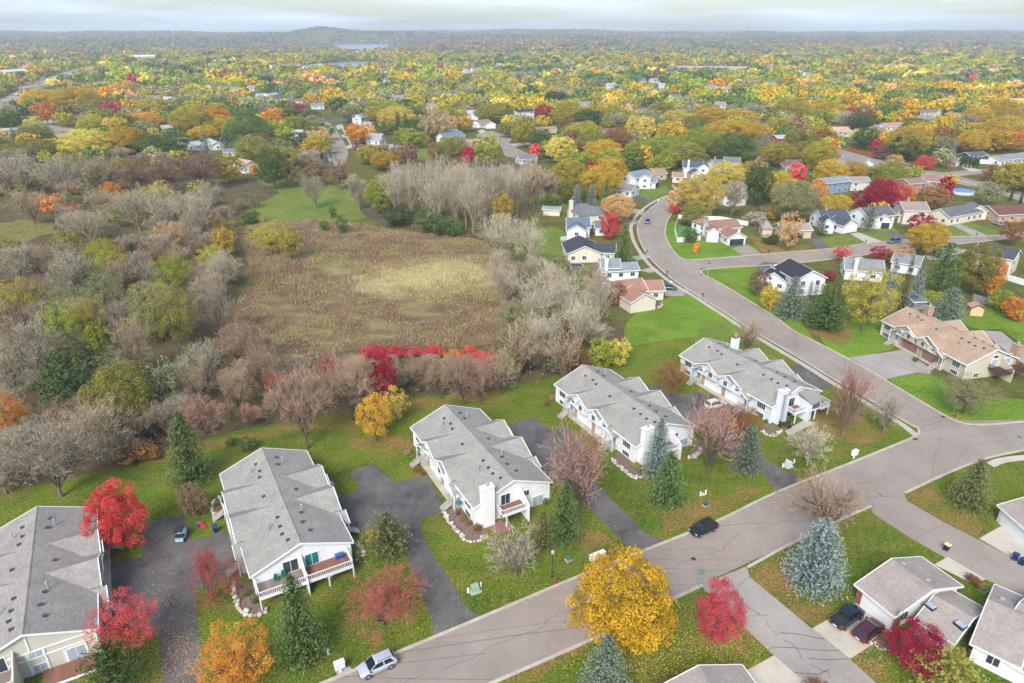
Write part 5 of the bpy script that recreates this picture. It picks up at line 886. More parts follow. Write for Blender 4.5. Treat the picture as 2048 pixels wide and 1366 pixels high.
# ------------------------------------------------------------------ trees: a few grown meshes per kind, each tree an object of its own
PAL = dict(gold=((178, 150, 52), (236, 196, 80)), yellow=((212, 188, 72), (244, 224, 124)), goldgreen=((154, 152, 58), (216, 192, 86)), lime=((132, 150, 54), (190, 194, 84)), green=((82, 108, 58), (130, 148, 84)), dkgreen=((62, 86, 54), (104, 122, 72)),
    orange=((214, 126, 44), (246, 180, 88)), peach=((218, 164, 104), (242, 204, 148)), rust=((136, 92, 56), (188, 138, 90)), scarlet=((204, 46, 64), (250, 108, 102)), crimson=((146, 30, 60), (204, 62, 88)), pinkred=((206, 62, 80), (238, 120, 118)), brown=((132, 104, 84), (172, 140, 114)), tan=((172, 146, 110), (212, 188, 150)), sage=((138, 142, 98), (182, 178, 132)), olive=((130, 134, 66), (180, 170, 92)), plum=((120, 84, 88), (154, 112, 112)),
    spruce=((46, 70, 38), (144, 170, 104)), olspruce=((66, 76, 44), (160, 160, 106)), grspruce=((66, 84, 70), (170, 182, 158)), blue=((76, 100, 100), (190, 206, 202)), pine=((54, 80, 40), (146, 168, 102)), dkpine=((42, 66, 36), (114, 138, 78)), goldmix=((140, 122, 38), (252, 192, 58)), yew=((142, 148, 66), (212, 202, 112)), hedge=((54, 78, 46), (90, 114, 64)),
    goldor=((210, 150, 44), (252, 200, 84)), bare=((120, 110, 94), (188, 177, 156)), barewarm=((124, 108, 88), (186, 166, 140)), barewhite=((150, 138, 116), (214, 203, 180)), bared=((132, 102, 92), (188, 148, 134)), barebrown=((134, 112, 92), (178, 154, 130)), bark=((112, 98, 88), (152, 136, 124)), redtwig=((150, 84, 76), (190, 114, 102)))
LM = {k: leafmat(k, *v, k=1.12 if k == 'barewhite' else 1.28 if k.startswith('bare') else 1.0, bark=k.startswith('bare') or k in ('bark', 'redtwig')) for k, v in PAL.items()}
def unit(n): v = NR.normal(size=(n, 3)); return v / np.linalg.norm(v, axis=1)[:, None]
def quads(P, N, s, asp=.62):                          # leaf-shaped quads at P, facing roughly N
    n = len(P); nn = N * .75 + unit(n) * .8; nn /= np.linalg.norm(nn, axis=1)[:, None]; t = np.cross(nn, unit(n)); t /= np.linalg.norm(t, axis=1)[:, None] + 1e-9; b = np.cross(nn, t)
    s = np.asarray(s).reshape(-1, 1) if np.ndim(s) else s
    V = np.empty((n, 4, 3)); V[:, 0] = P + t * s; V[:, 1] = P + b * s * asp; V[:, 2] = P - t * s; V[:, 3] = P - b * s * asp; return V.reshape(-1, 3)
def crown_pts(n, nc, zc, rz, clump, fill=.3, shape=1.0, low=.0):
    lob = [(NR.normal(size=3), NR.uniform(-.08, .08)) for _ in range(7)]; C = []; 
    for i in range(nc):
        z = 1 - 2 * (i + .5) / nc; a = i * 2.39996 + NR.uniform(-.35, .35); r = math.sqrt(max(0, 1 - z * z)); d = np.array([r * math.cos(a), r * math.sin(a), z]) + NR.normal(size=3) * .09; d /= np.linalg.norm(d)
        k = 1 + sum(w * math.sin(float(v @ d) * 3) for v, w in lob); q = NR.uniform(.80, .98) if NR.random() > fill else NR.uniform(.3, .75)
        C.append(d * k * q)
    C = np.array(C); hz = np.where(C[:, 2] < 0, 1 - shape * .25 * np.abs(C[:, 2]), 1)[:, None]; C[:, :2] *= hz
    m = n // nc; P = []; N = []; T = []
    for c in C:
        u = unit(m); rr = NR.uniform(.55, 1.05, (m, 1)) ** .6; cl = clump * NR.uniform(.7, 1.3); p = c + u * rr * cl * np.array([1, 1, .85]); nrm = u * .6 + c / (np.linalg.norm(c) + .2) * .6 + np.array([0, 0, .35]); P.append(p); N.append(nrm); T.append(np.clip(NR.uniform(.1, .9) * .65 + NR.uniform(0, 1, m) * .35, 0, 1))
    P, N, T = np.concatenate(P), np.concatenate(N), np.concatenate(T); keep = P[:, 2] > -1 + low; P = P[keep]; N = N[keep]; T = T[keep]
    P = P * np.array([.47, .47, rz]) + np.array([0, 0, zc]); N /= np.linalg.norm(N, axis=1)[:, None] + 1e-9
    return P, N, T, C * np.array([.47, .47, rz]) + np.array([0, 0, zc])
def trunk_mesh(C, zc, r0=.017, nl=9, name='trunk'):
    m = MB(); z1 = max(.12, zc * .62); m.tube((0, 0, -.01), (.004, .003, z1), r0, r0 * .72, 7); m.tube((.004, .003, z1), (0, 0, zc + .12), r0 * .72, r0 * .25, 6)
    for i in NR.choice(len(C), min(nl, len(C)), False):
        b = z1 * NR.uniform(.75, 1.25); c = Vector(C[i]); s = Vector((0, 0, b)); md = s.lerp(c, .5) + Vector((0, 0, .03)); m.tube(s, md, r0 * .45, r0 * .28, 5); m.tube(md, c, r0 * .28, r0 * .08, 4)
    return m.mesh(name)
def leafy(n, nc, zc, rz, clump, ls, **k):
    nl = k.pop('nl', 9); P, N, T, C = crown_pts(n, nc, zc, rz, clump, **k); V = quads(P, N, ls * NR.uniform(.7, 1.25, len(P))); return fastmesh('crown', V, len(P), None, {'tint': ('FLOAT', T)}), trunk_mesh(C, zc, nl=nl), (P, N, T)
def branches(seed, levels, spread, up, kids, trunk=.22, wid=.0032, lenf=.66, first=.30, nb=5):
    r = random.Random(seed); segs = []; tw = []
    def grow(p, d, ln, rad, lv):
        n = 3 if lv > 2 else 2; q = p
        for i in range(n):
            d = (d + Vector((r.uniform(-1, 1), r.uniform(-1, 1), r.uniform(-.6, 1))) * .14 + Vector((0, 0, up * .10))).normalized(); e = q + d * ln / n
            (segs if lv >= levels - 2 else tw).append((q, e, rad * (1 - .25 * i / n), rad * (1 - .25 * (i + 1) / n))); q = e
            if lv > 0 and i > 0 or lv == levels and False:
                pass
            if lv > 0:
                for _ in range(kids[lv] if i == n - 1 else max(1, kids[lv] // 2)):
                    a = d.orthogonal().normalized(); a.rotate(Matrix.Rotation(r.uniform(0, 6.283), 3, d)); dd = (d * math.cos(spread) + a * math.sin(spread) * r.uniform(.7, 1.25)).normalized()
                    grow(q, dd, ln * lenf * r.uniform(.75, 1.15), rad * .55, lv - 1)
    segs.append((Vector((0, 0, -.01)), Vector((0, 0, trunk)), .020, .016))
    for i in range(nb):
        a = i * 6.283 / nb + r.uniform(-.4, .4); t = r.uniform(.45, .95) * spread * 1.15; grow(Vector((0, 0, trunk * r.uniform(.75, 1.0))), Vector((math.sin(t) * math.cos(a), math.sin(t) * math.sin(a), math.cos(t))), first * r.uniform(.85, 1.1), .011, levels - 1)
    grow(Vector((0, 0, trunk)), Vector((.05, .02, 1)).normalized(), first, .012, levels - 1)
    al = np.array([list(s[1]) for s in tw]); mx = np.percentile(np.hypot(al[:, 0], al[:, 1]), 97); mz = np.percentile(al[:, 2], 99); S = Vector((.5 / mx, .5 / mx, 1 / mz))
    f = lambda v: Vector((v.x * S.x, v.y * S.y, v.z * S.z)); m = MB()
    for a, b, r0, r1 in segs: m.tube(f(a), f(b), r0 * 1.15, r1 * 1.15, 5, False)
    A = np.array([list(f(s[0])) for s in tw]); B = np.array([list(f(s[1])) for s in tw]); D = B - A; t = np.cross(D, unit(len(D))); t /= np.linalg.norm(t, axis=1)[:, None] + 1e-9; w = np.array([wid * (.65 + 65 * s[2]) for s in tw])[:, None]
    V = np.empty((len(A), 4, 3)); V[:, 0] = A - t * w; V[:, 1] = A + t * w; V[:, 2] = B + t * w * .6; V[:, 3] = B - t * w * .6
    T = NR.uniform(0, 1, len(A)); return fastmesh('twigs', V.reshape(-1, 3), len(A), None, {'tint': ('FLOAT', T)}), m.mesh('trunk'), B
def spruce(n_wh, nb, nt, ls, droop=.25, pw=.85, gap=.25, zmin=.05, rough=.12, base=.5):
    P = []; N = []; T = []; m = MB(); m.tube((0, 0, -.01), (0, 0, .9), .018, .003, 6)
    for i in range(n_wh):
        z = zmin + (1 - zmin) * (i / n_wh) ** .93; rad = base * (1 - z) ** pw * (1.0 if z > .12 else .86) + .012
        k = max(4, int(nb * (.35 + .65 * (1 - z)))); a0 = NR.uniform(0, 6.28)
        for j in range(k):
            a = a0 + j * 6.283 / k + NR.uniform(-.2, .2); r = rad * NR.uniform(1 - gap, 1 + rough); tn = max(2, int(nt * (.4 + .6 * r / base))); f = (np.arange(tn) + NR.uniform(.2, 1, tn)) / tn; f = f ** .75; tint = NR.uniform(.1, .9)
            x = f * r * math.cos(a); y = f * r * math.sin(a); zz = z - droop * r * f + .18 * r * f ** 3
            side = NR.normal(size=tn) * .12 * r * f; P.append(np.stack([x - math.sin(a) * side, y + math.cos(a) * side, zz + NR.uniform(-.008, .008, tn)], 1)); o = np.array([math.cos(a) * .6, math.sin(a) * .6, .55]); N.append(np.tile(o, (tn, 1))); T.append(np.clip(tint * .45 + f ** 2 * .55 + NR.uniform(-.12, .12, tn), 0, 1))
    P, N, T = np.concatenate(P), np.concatenate(N), np.concatenate(T)
    P3 = np.repeat(P, 4, 0) + NR.normal(size=(len(P) * 4, 3)) * ls * .55; N3 = np.repeat(N, 4, 0); T3 = np.clip(np.repeat(T, 4) + NR.uniform(-.12, .12, len(P3)), 0, 1); V = quads(P3, N3, ls * NR.uniform(.7, 1.3, len(P3)), .42)
    return fastmesh('foliage', V, len(P3), None, {'tint': ('FLOAT', T3)}), m.mesh('trunk'), (P3, N3, T3)
PROTO = {}
def add(kind, me): PROTO.setdefault(kind, []).append(me)
for i in range(3):
    add('r0', leafy(32000, 230, .55, .43, .165, .0098, fill=.3)); add('r1', leafy(4200, 95, .565, .42, .185, .024, fill=.22)); add('o0', leafy(22000, 150, .54, .45, .16, .0100, fill=.28, shape=.4)); add('o1', leafy(3600, 80, .54, .45, .175, .024, fill=.25, shape=.4))
    add('a0', leafy(13000, 150, .565, .42, .145, .0088, fill=.45, nl=40)); add('a1', leafy(2600, 80, .565, .42, .16, .023, fill=.4, nl=20)); add('u', leafy(3000, 60, .50, .48, .22, .027, fill=.2, nl=6, low=.06))
    add('b0', branches(20 + i, 5, R(38), .7, [0, 4, 4, 3, 3, 3], trunk=.12, wid=.0020)); add('b1', branches(40 + i, 4, R(38), .7, [0, 9, 5, 4, 3], trunk=.10, wid=.0036)); add('w0', branches(60 + i, 5, R(28), 1.2, [0, 4, 3, 3, 2, 2], trunk=.16, wid=.0018)); add('e0', branches(90 + i, 4, R(40), .45, [0, 5, 4, 3, 3], trunk=.12, wid=.0030, first=.30, nb=8)); add('d0', branches(80 + i, 5, R(46), .05, [0, 5, 4, 3, 3, 3], trunk=.10, wid=.0022, first=.26))
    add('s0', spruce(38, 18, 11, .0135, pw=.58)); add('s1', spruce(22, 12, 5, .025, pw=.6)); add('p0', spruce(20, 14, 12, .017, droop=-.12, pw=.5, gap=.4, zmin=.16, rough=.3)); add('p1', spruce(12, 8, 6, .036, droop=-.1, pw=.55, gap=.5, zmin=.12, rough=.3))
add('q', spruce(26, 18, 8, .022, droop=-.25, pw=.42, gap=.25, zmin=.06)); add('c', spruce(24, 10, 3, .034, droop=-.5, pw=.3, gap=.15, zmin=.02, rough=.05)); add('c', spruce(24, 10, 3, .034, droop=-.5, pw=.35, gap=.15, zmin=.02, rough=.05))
# kind colour crown-centre-x top base width (photo pixels), optional wording
TT = '''
o scarlet 235 953 1098 108|bright red maple with orange fringe above the left driveway
a pinkred 252 1172 1318 135|scarlet tree with thinning top between the beige townhouse and left driveway
l redtwig 418 1101 1216 112|half-bare tree with red berries at the left driveway
a orange 466 1243 1400 168|orange tree with open branches at the bottom edge
p dkpine 226 1289 1440 150|rounded green pine at the lower left corner
s spruce 374 823 986 100|tall green spruce behind the left driveway
u brown 384 963 1034 55|small brown multi-stemmed tree at the foot of the tall left spruce
s spruce 597 1150 1356 116|tall green spruce in front of the long deck
p olspruce 773 1026 1152 122|bushy olive pine beside the middle driveway
l redtwig 762 1131 1280 160|wide reddish crabapple full of berries below the long deck
u gold 744 1058 1085 42|golden shrub behind the olive pine
r goldmix 1250 1100 1318 206|large dense golden tree beside the street
s grspruce 1212 1270 1425 112|grey-green spruce at the bottom edge below the golden tree
o pinkred 1442 1156 1286 92|narrow pinkish-red maple by the cracked side street
b bare 1031 1052 1176 138|low spreading bare tree before the balcony townhouse
s blue 1637 1036 1210 134|large blue spruce beside the concrete driveway
l barebrown 1660 944 1090 182|wide bare tree with russet leaves overhanging the street
s olspruce 1947 918 1034 90|olive spruce on the right lawn above the lower right street
o crimson 1834 1236 1348 112|crimson maple in front of the single-storey homes
p yew 1892 1310 1440 170|yellow-green bushy conifer at the bottom right edge
u rust 1632 1352 1400 52|rusty shrub at the bottom edge by the cracked street
b bared 1163 846 1046 152|large bare tree with reddish twig tips between the driveways
s spruce 1130 962 1102 82|green spruce behind the lamp post, right of its neighbour
s olspruce 1086 1012 1108 50|olive conifer right of the small balcony
s blue 1317 836 966 70|blue spruce hiding the end of a white townhouse
s spruce 1337 902 1030 90|broad green spruce below the blue spruce
b bared 1425 796 960 118|bare reddish tree left of the white SUV drive
s grspruce 1497 848 958 76|thin grey-green spruce beside the drive to the street
a rust 1345 714 793 74|rounded rust-orange tree by the far white townhouses
a rust 1482 808 876 96|rusty half-bare shrub tree before the pale blue-white townhouse
b barewhite 1622 848 940 104|pale bare tree near the white cluster mailbox
l bared 1697 732 880 84|bare tree with a pink-red top beside the sidewalk
b bare 1776 792 872 76|bare young tree next to the street corner
b barebrown 1498 638 706 74|bare tree behind the far chimney of the pale townhouse
a sage 1936 748 828 116|loose multicoloured tree before the tan townhouse
q dkpine 1652 596 670 98|dark rounded pine beside the curving street
s grspruce 1585 552 642 78|grey-green spruce before the dark-roofed corner house
a goldgreen 1738 530 664 110|tall gold-green tree behind the tan townhouse
o brown 1518 538 592 44|round brown tree left of the dark-roofed corner house
o gold 1541 568 622 42|yellow-orange small tree beside the grey-green spruce
a scarlet 1684 490 523 40|small scarlet tree by the side street, left one
a crimson 1762 490 524 50|crimson small tree by the side street, right one
s blue 1781 513 612 38|tall blue spruce behind the tan townhouse, left one
s blue 1835 526 616 36|tall blue spruce behind the tan townhouse, right one
s olspruce 1812 508 618 28|thin tall spruce with bare stem between the blue spruces
p pine 1886 486 592 82|large green pine behind the tan townhouse
r olive 1960 484 592 80|olive and orange tree right of the large green pine
r orange 1985 512 596 44|orange-leaved tree behind the olive one
s grspruce 1900 572 648 76|grey-green spruce behind the tan roof
u lime 1866 578 616 46|lime shrub behind the tan roof chimney
u lime 2006 578 622 52|bright yellow-green shrub by the grey board fence
u orange 2036 590 640 58|orange shrub at the right edge by the wooden shed
a peach 1806 486 536 48|peach-leaved tree over the grey roof
a crimson 1660 538 562 30|dark red small tree left of the big white chimney
r gold 1856 443 508 78|gold tree standing on the side street verge
o crimson 1844 425 467 52|crimson maple before the beige two-storey house
o crimson 1728 380 418 52|crimson maple, left of the three together
r crimson 1760 358 420 64|crimson maple, middle and largest of the three together
r pinkred 1792 364 420 52|pinkish maple, right of the three crimson ones
o orange 1812 368 420 34|orange tree just right of the three crimson maples
r rust 1868 372 422 60|rust and gold tree right of the beige two-storey house
a sage 1978 358 410 60|tan and green open tree above the red-gabled house
a rust 2027 436 492 56|rust-coloured tree at the right edge by the side street
s grspruce 1740 408 462 38|spruce in front of the slate-roofed white house
s dkpine 1645 432 470 24|small dark spruce before the charcoal-roofed house
a peach 1581 424 502 56|pale golden locust before the tan house
u dkgreen 1542 468 488 36|dark green shrub before the tan house
u gold 1546 412 440 30|golden shrub behind the tan house
r sage 1586 356 444 90|large sage-green willow behind the tan house
o dkgreen 1518 322 414 54|dark oval tree standing above its neighbours
r lime 1558 340 392 42|lime tree right of the dark oval tree
o orange 1636 354 412 38|orange tree beside the blue house
b bare 1466 362 436 58|bare tree before the white house with deck
r yellow 1402 346 434 92|big yellow tree inside the curve of the street
r yellow 1452 320 384 76|yellow tree behind the big yellow one
r peach 1356 368 426 44|pale orange tree at the top of the curve
o scarlet 1348 403 428 22|tiny scarlet tree at the top of the curve
u bare 1512 422 450 48|grey twiggy shrub right of the white house with deck
u green 1381 454 486 34|green bush against the white vinyl fence
u orange 1392 484 508 12|orange sapling on the lawn before the white fence
r peach 1236 385 446 68|pale gold tree before the grey hip roof
o scarlet 1220 424 480 40|scarlet tree before the blue-grey roof
s spruce 1248 450 528 46|roadside green spruce right of the charcoal roof
s blue 1153 368 420 28|blue spruce behind the cream house, left one
s blue 1183 365 416 27|blue spruce behind the cream house, middle one
s spruce 1212 360 416 36|green spruce behind the cream house, right one
o crimson 1181 322 374 34|crimson maple above the blue spruces
r gold 1222 312 378 58|gold tree right of the crimson maple
u green 1105 395 420 40
u green 1090 345 372 46
r green 1130 320 362 40
c hedge 1620 566 602 13|clipped cedar, first from the left in the row beside the corner house
c hedge 1631 568 606 13|clipped cedar, second from the left in the row beside the corner house
c hedge 1642 570 609 13|clipped cedar, third from the left in the row beside the corner house
c hedge 1653 572 612 13|clipped cedar, fourth from the left in the row beside the corner house
c hedge 1664 574 615 13|clipped cedar, fifth from the left in the row beside the corner house
c hedge 1675 576 618 13|clipped cedar, sixth from the left in the row beside the corner house
c hedge 1685 578 620 13|clipped cedar, seventh from the left in the row beside the corner house
c hedge 1840 486 512 9|slim cedar below the gold tree on the side street
c hedge 1868 498 514 10|slim cedar at the drive right of the gold tree, left one
c hedge 1878 499 516 10|slim cedar at the drive right of the gold tree, right one
c hedge 2022 382 404 7|slim cedar beside the through road at the right edge, left one
c hedge 2041 388 412 7|slim cedar beside the through road at the right edge, right one
c hedge 1924 312 334 9|cut cedar, first from the left before the dark grey house
c hedge 1932 313 335 9|cut cedar, second from the left before the dark grey house
c hedge 1940 314 336 9|cut cedar, third from the left before the dark grey house
c hedge 1948 315 337 9|cut cedar, fourth from the left before the dark grey house
c hedge 1955 316 338 9|cut cedar, fifth from the left before the dark grey house
o crimson 754 698 812 78|bright crimson bush-like tree at the edge of the marsh
a goldor 748 782 882 80|golden tree in front of the crimson one
a yellow 792 770 846 56|yellow-green tree right of the golden one by the marsh
b barebrown 604 738 908 136|large forked bare tree above the long-decked townhouse
b barebrown 697 704 848 132|bare tree left of the crimson bush at the marsh
l redtwig 660 705 782 66
l redtwig 556 742 812 60
l redtwig 628 770 828 54
b barebrown 838 706 790 86
b barebrown 925 704 815 100
b barebrown 998 700 798 88
b barebrown 880 715 800 66
b bared 960 720 812 80
u scarlet 745 686 719 50
u scarlet 785 690 716 52
u pinkred 825 694 714 44
u scarlet 865 688 716 50
u orange 905 697 722 40
u scarlet 940 690 732 48
u pinkred 972 698 736 40
u lime 1205 672 738 66|yellow-green shrub clump below the bright lawn, left half
u yellow 1238 676 732 50|yellow shrub clump below the bright lawn, right half
w barewhite 1197 556 678 66|tall pale bare cottonwood left of the brown-roofed house
u rust 1235 560 612 40
w barewhite 1120 535 680 110
w barewhite 1065 545 690 110
w barewhite 1010 520 640 90
w barewhite 1160 600 720 90
w barewhite 1090 610 740 110
b barewarm 1040 640 760 110
b barewarm 1130 660 775 90
w barewhite 1000 425 532 110|wide pale bare willow at the marsh edge
b barewhite 1060 440 540 80
u gold 1128 615 660 46
u lime 1110 600 640 40
u dkgreen 1103 700 748 36
u rust 1150 690 745 56
u sage 1020 690 752 56
r lime 762 350 428 66|bright olive tree left of the bare grove
u green 865 415 468 74
u green 905 432 472 50
u dkgreen 795 412 452 70
w barewhite 790 330 440 70
w barewhite 820 322 445 74
w barewhite 855 318 450 76
w barewhite 892 312 452 76
w barewhite 930 314 458 76
w barewhite 968 316 462 76
w barewhite 1003 322 450 70
w barewhite 1035 330 435 66
w barewhite 875 345 468 70
w barewhite 945 350 470 70
w barewhite 910 338 462 66
w barewarm 1070 330 420 62
w barewarm 1095 340 410 52
a gold 1005 380 462 44
b bare 716 350 420 50
b bare 628 352 418 66|grey bare tree standing on the green meadow
a brown 578 318 376 46
a brown 634 322 372 62
a brown 680 318 380 56
r green 545 297 378 66|tall green tree at the top of the green meadow
r goldgreen 455 308 368 60|yellow-green tree left of the white gabled house
o orange 508 328 352 16
u green 683 430 468 24|small round green tree alone on the meadow
u green 665 412 436 16
u green 648 440 462 20
u sage 508 385 416 22
u sage 480 395 418 20
a scarlet 728 1000 1001 2
s grspruce 412 262 318 38|tall blue-grey spruce by the white house at upper left
s grspruce 452 252 300 36|grey spruce left of the broad green willow
r green 500 232 300 100|broad green willow with drooping crown
r brown 515 266 312 66
r goldgreen 385 212 275 88|large green-gold tree with dark limbs, upper left
r orange 545 214 262 48|golden-orange tree above the broad green willow
o crimson 594 208 248 34|dark red tree above the far street
s grspruce 605 228 264 22
a peach 640 252 302 54|pale tree standing at the bend of the far street
r orange 715 248 290 46|orange tree beside the far street
r yellow 792 212 262 76|yellow tree above the twin dark spruces
s dkpine 796 222 278 26|dark spruce, left of the twins
s dkpine 812 224 282 28|dark spruce, right of the twins
u gold 812 285 310 20|small golden tree beside the long low house
u rust 870 284 320 36|rust-red rounded tree above the bare grove
o plum 825 300 340 22
a tan 855 220 285 40
a tan 885 228 280 32
r gold 930 230 264 40|round gold tree left of the cul-de-sac
r goldgreen 1046 237 296 46|gold and green tree right of the cul-de-sac
o crimson 1087 206 252 36|crimson maple beside the black-roofed house
r dkgreen 1172 220 278 58|dark green round tree right of centre
r goldgreen 1140 202 262 70
r yellow 1120 270 330 60
r gold 1205 278 330 78
r green 1270 292 342 36
r gold 1288 290 340 34
r yellow 1268 228 282 34|yellow tree, left of the pair at the curving far street
r yellow 1292 230 285 36|yellow tree, right of the pair at the curving far street
r gold 1345 240 300 62
r gold 1420 214 260 80
r gold 1480 216 262 80
r gold 1450 238 296 90
r gold 1500 238 292 70
r green 1470 265 325 84
s blue 1530 262 308 38|blue spruce left of the red house
r goldgreen 1580 195 245 72|golden rounded tree among houses right of centre
r olive 1600 282 330 46
r goldgreen 1640 278 345 64
r rust 1640 255 300 60
o crimson 1705 212 252 34|dark crimson maple, left of the pair upper right
o crimson 1737 218 252 28|dark crimson maple, right of the pair upper right
r dkgreen 1732 256 300 44|dark round tree behind the orange-brown fence
r gold 1752 220 248 24
r goldgreen 1815 258 320 76
r dkgreen 1815 272 322 56|dark green and gold tree beside the through road
u plum 1765 286 318 34
r rust 1890 252 300 56|russet tree upper right
r goldgreen 1930 244 298 60
r gold 1995 258 306 54
o pinkred 1946 220 250 42|pink maple upper right
r lime 1775 322 372 76|pale green tree beside the through road
u peach 1792 308 332 34
u scarlet 1850 310 340 40
a sage 1886 292 335 44
u rust 1985 325 362 34
r goldgreen 2025 318 385 62
o pinkred 225 200 245 44|rose-red oval maple upper left
r orange 92 200 246 46|orange tree upper left beside white houses
r goldgreen 130 222 252 40
r gold 245 160 206 52
r orange 215 174 210 52
r gold 150 172 230 92
r gold 85 176 226 70
o crimson 268 144 172 22
r yellow 290 146 178 30
r gold 255 198 232 42
r goldgreen 305 196 240 60
r orange 285 226 264 72
r yellow 175 258 318 100
r gold 250 252 312 80
r green 320 264 312 110|wide green tree below the white house, left
r olive 70 275 322 110
s spruce 93 250 280 24
c hedge 66 250 276 14
c hedge 74 252 278 14
s spruce 12 215 255 26
s spruce 30 218 256 24
u green 200 236 262 34
a bare 172 224 262 34
'''
TREES = []
def sil(b, h, w, kind):                                # rows where the crown's outline tops out and ends, seen from the drone
    if kind in 'spqc': return proj((b.x, b.y, h))[1], proj((b.x, b.y - w * .46, h * .07))[1]
    zc, rz = (.56, .44) if kind in 'roa' else (.5, .5); c = Vector((b.x, b.y, h * zc)); ph = math.atan2(CH - c.z, math.hypot(c.x, c.y)); e = math.sqrt((rz * h * math.cos(ph)) ** 2 + (.48 * w * math.sin(ph)) ** 2)
    u = Vector((0, math.sin(ph), math.cos(ph))) * e; return proj(c + u)[1], proj(c - u)[1]
def wtree(kind, col, cx, top, base, w, label=None):
    for k in range(0, 40):
        by = base - (base - top) * .012 * k; b = G(cx, by); dpt = b.y * CP + CH * SP; ww = w * dpt / F * (1.06 if kind in 'ros' else 1.0); lo, hi = .4, 40.0
        for _ in range(24):
            h = (lo + hi) / 2
            if sil(b, h, ww, kind)[0] < top: hi = h
            else: lo = h
        if sil(b, h, ww, kind)[1] <= base + 1 or h < .9: break
    h = max(h, ww * .35)
    zc = h * (.52 if kind in 'roaublw' else .4); b = Vector(((cx - 1024) * (b.y * CP - (zc - CH) * SP) / F, b.y, 0))   # the crown, not the foot, stands at that column
    TREES.append(dict(kind=kind, col=col, b=b, h=h, w=ww, px=cx, top=top, base=base, pw=w, label=label, size=w * (base - top)))
for ln in TT.strip().split('\n'):
    ln, _, lab = ln.partition('|'); k, c, *n = ln.split(); n = [float(x) for x in n]
    if n[3] > 3: wtree(k, c, *n, label=lab or None)
def inpoly(x, y, P):
    c = False; j = len(P) - 1
    for i in range(len(P)):
        if (P[i][1] > y) != (P[j][1] > y) and x < (P[j][0] - P[i][0]) * (y - P[i][1]) / (P[j][1] - P[i][1]) + P[i][0]: c = not c
        j = i
    return c
# the wood at the left: drawn by zones
rw = random.Random(77)
def zone(poly, n, cols, hm, wm, kinds='b', sep=4.5, label=None):
    k = 0; tries = 0; x0, x1 = min(p[0] for p in poly), max(p[0] for p in poly); y0, y1 = min(p[1] for p in poly), max(p[1] for p in poly)
    while k < n and tries < n * 60:
        tries += 1; x, y = rw.uniform(x0, x1), rw.uniform(y0, y1)
        if not inpoly(x, y, poly): continue
        b = G(x, y)
        if any((t['b'] - b).length < sep for t in TREES) or inpoly(x, y, [(-60, 430), (125, 430), (125, 520), (-60, 530)]): continue
        col = rw.choice(cols.split()); kd = rw.choice(kinds)
        if col[:4] == 'bare' and kd in 'ra': kd = 'b'
        if col[:4] != 'bare' and kd in 'bw': kd = 'a'
        h = hm * rw.uniform(.75, 1.2); w = wm * rw.uniform(.75, 1.25); dpt = b.y * CP + CH * SP; pw = w * F / dpt; tp = proj((b.x, b.y, h))[1]
        TREES.append(dict(kind=kd, col=col, b=b, h=h, w=w, px=x, top=tp, base=y, pw=pw, label=label, size=pw * (y - tp))); k += 1
zone([(0, 700), (200, 740), (400, 800), (460, 850), (330, 900), (120, 960), (0, 1000)], 26, 'bare bare barebrown sage barewarm', 7, 9, 'b', 4)
for q in ('b bare 100 840 1012 190|sprawling grey bare tree above the beige townhouse', 'b barewarm 190 800 930 150', 'b bared 400 790 880 110', 'b bare 330 800 880 80', 'r olive 236 722 870 122|dense olive-gold tree standing out in the left wood', 'u sage 320 720 830 84|silvery shrub right of the dense olive-gold tree', 'u dkgreen 140 700 830 130|dark green thicket left of the dense olive-gold tree', 'u dkgreen 300 790 860 80', 'u dkgreen 385 690 745 90', 'a orange 12 772 905 86|orange-yellow poplar at the left edge', 'u lime 400 758 780 34', 'u gold 262 828 862 44', 'u green 493 872 902 40|green garden shrub above the long-decked roof', 'u green 462 872 892 30|small green garden shrub beside its larger neighbour', 'u rust 270 880 930 90', 'u green 60 700 760 80', 'b bare 60 640 800 120', 'b barewarm 262 636 760 90', 'a lime 120 600 720 90', 'a lime 196 640 720 60', 'a goldgreen 35 556 650 96|pale yellow tree at the left edge of the wood', 'a brown 45 600 720 90', 'b bare 20 690 800 100', 'b bare 410 680 780 90',
          'a olive 350 560 700 100', 'a sage 300 560 690 100', 'a sage 210 545 660 100', 'b bare 430 560 680 90', 'b barewhite 440 500 590 80', 'a gold 445 450 520 54|yellow tree on the right rim of the left wood', 'a peach 340 440 520 70', 'a rust 235 490 560 60', 'a rust 290 495 560 56', 'a lime 345 510 600 80', 'w barewhite 180 415 500 100', 'w barewhite 330 375 480 110', 'w barewhite 390 385 500 110', 'w barewhite 270 370 470 110', 'b bare 420 365 440 80', 'a goldgreen 290 370 450 90', 'a yellow 320 360 410 50', 'a orange 222 360 410 44', 'a orange 88 388 430 36', 'a orange 118 385 428 32', 'a rust 140 400 440 40', 'b barewarm 60 380 450 90', 'b barewarm 200 380 440 90', 'b bare 40 310 400 110', 'b bare 120 315 400 100', 'b barewarm 190 310 390 90', 'a sage 215 315 385 70', 'a brown 270 310 390 80', 'a brown 330 305 390 90', 'a brown 400 300 380 90', 'b bare 150 500 600 90', 'b bare 30 490 600 100', 'a sage 120 480 570 60', 'b barewarm 80 490 590 80', 'a goldgreen 540 440 510 90', 'a goldgreen 580 450 520 60', 'u green 500 420 446 40', 'b barebrown 490 640 740 70', 'b barebrown 520 690 790 80', 'b barebrown 470 740 830 80', 'u sage 640 700 760 40'):
    q, _, lab = q.partition('|'); k, c, *n = q.split(); wtree(k, c, *[float(x) for x in n], label=lab or None)
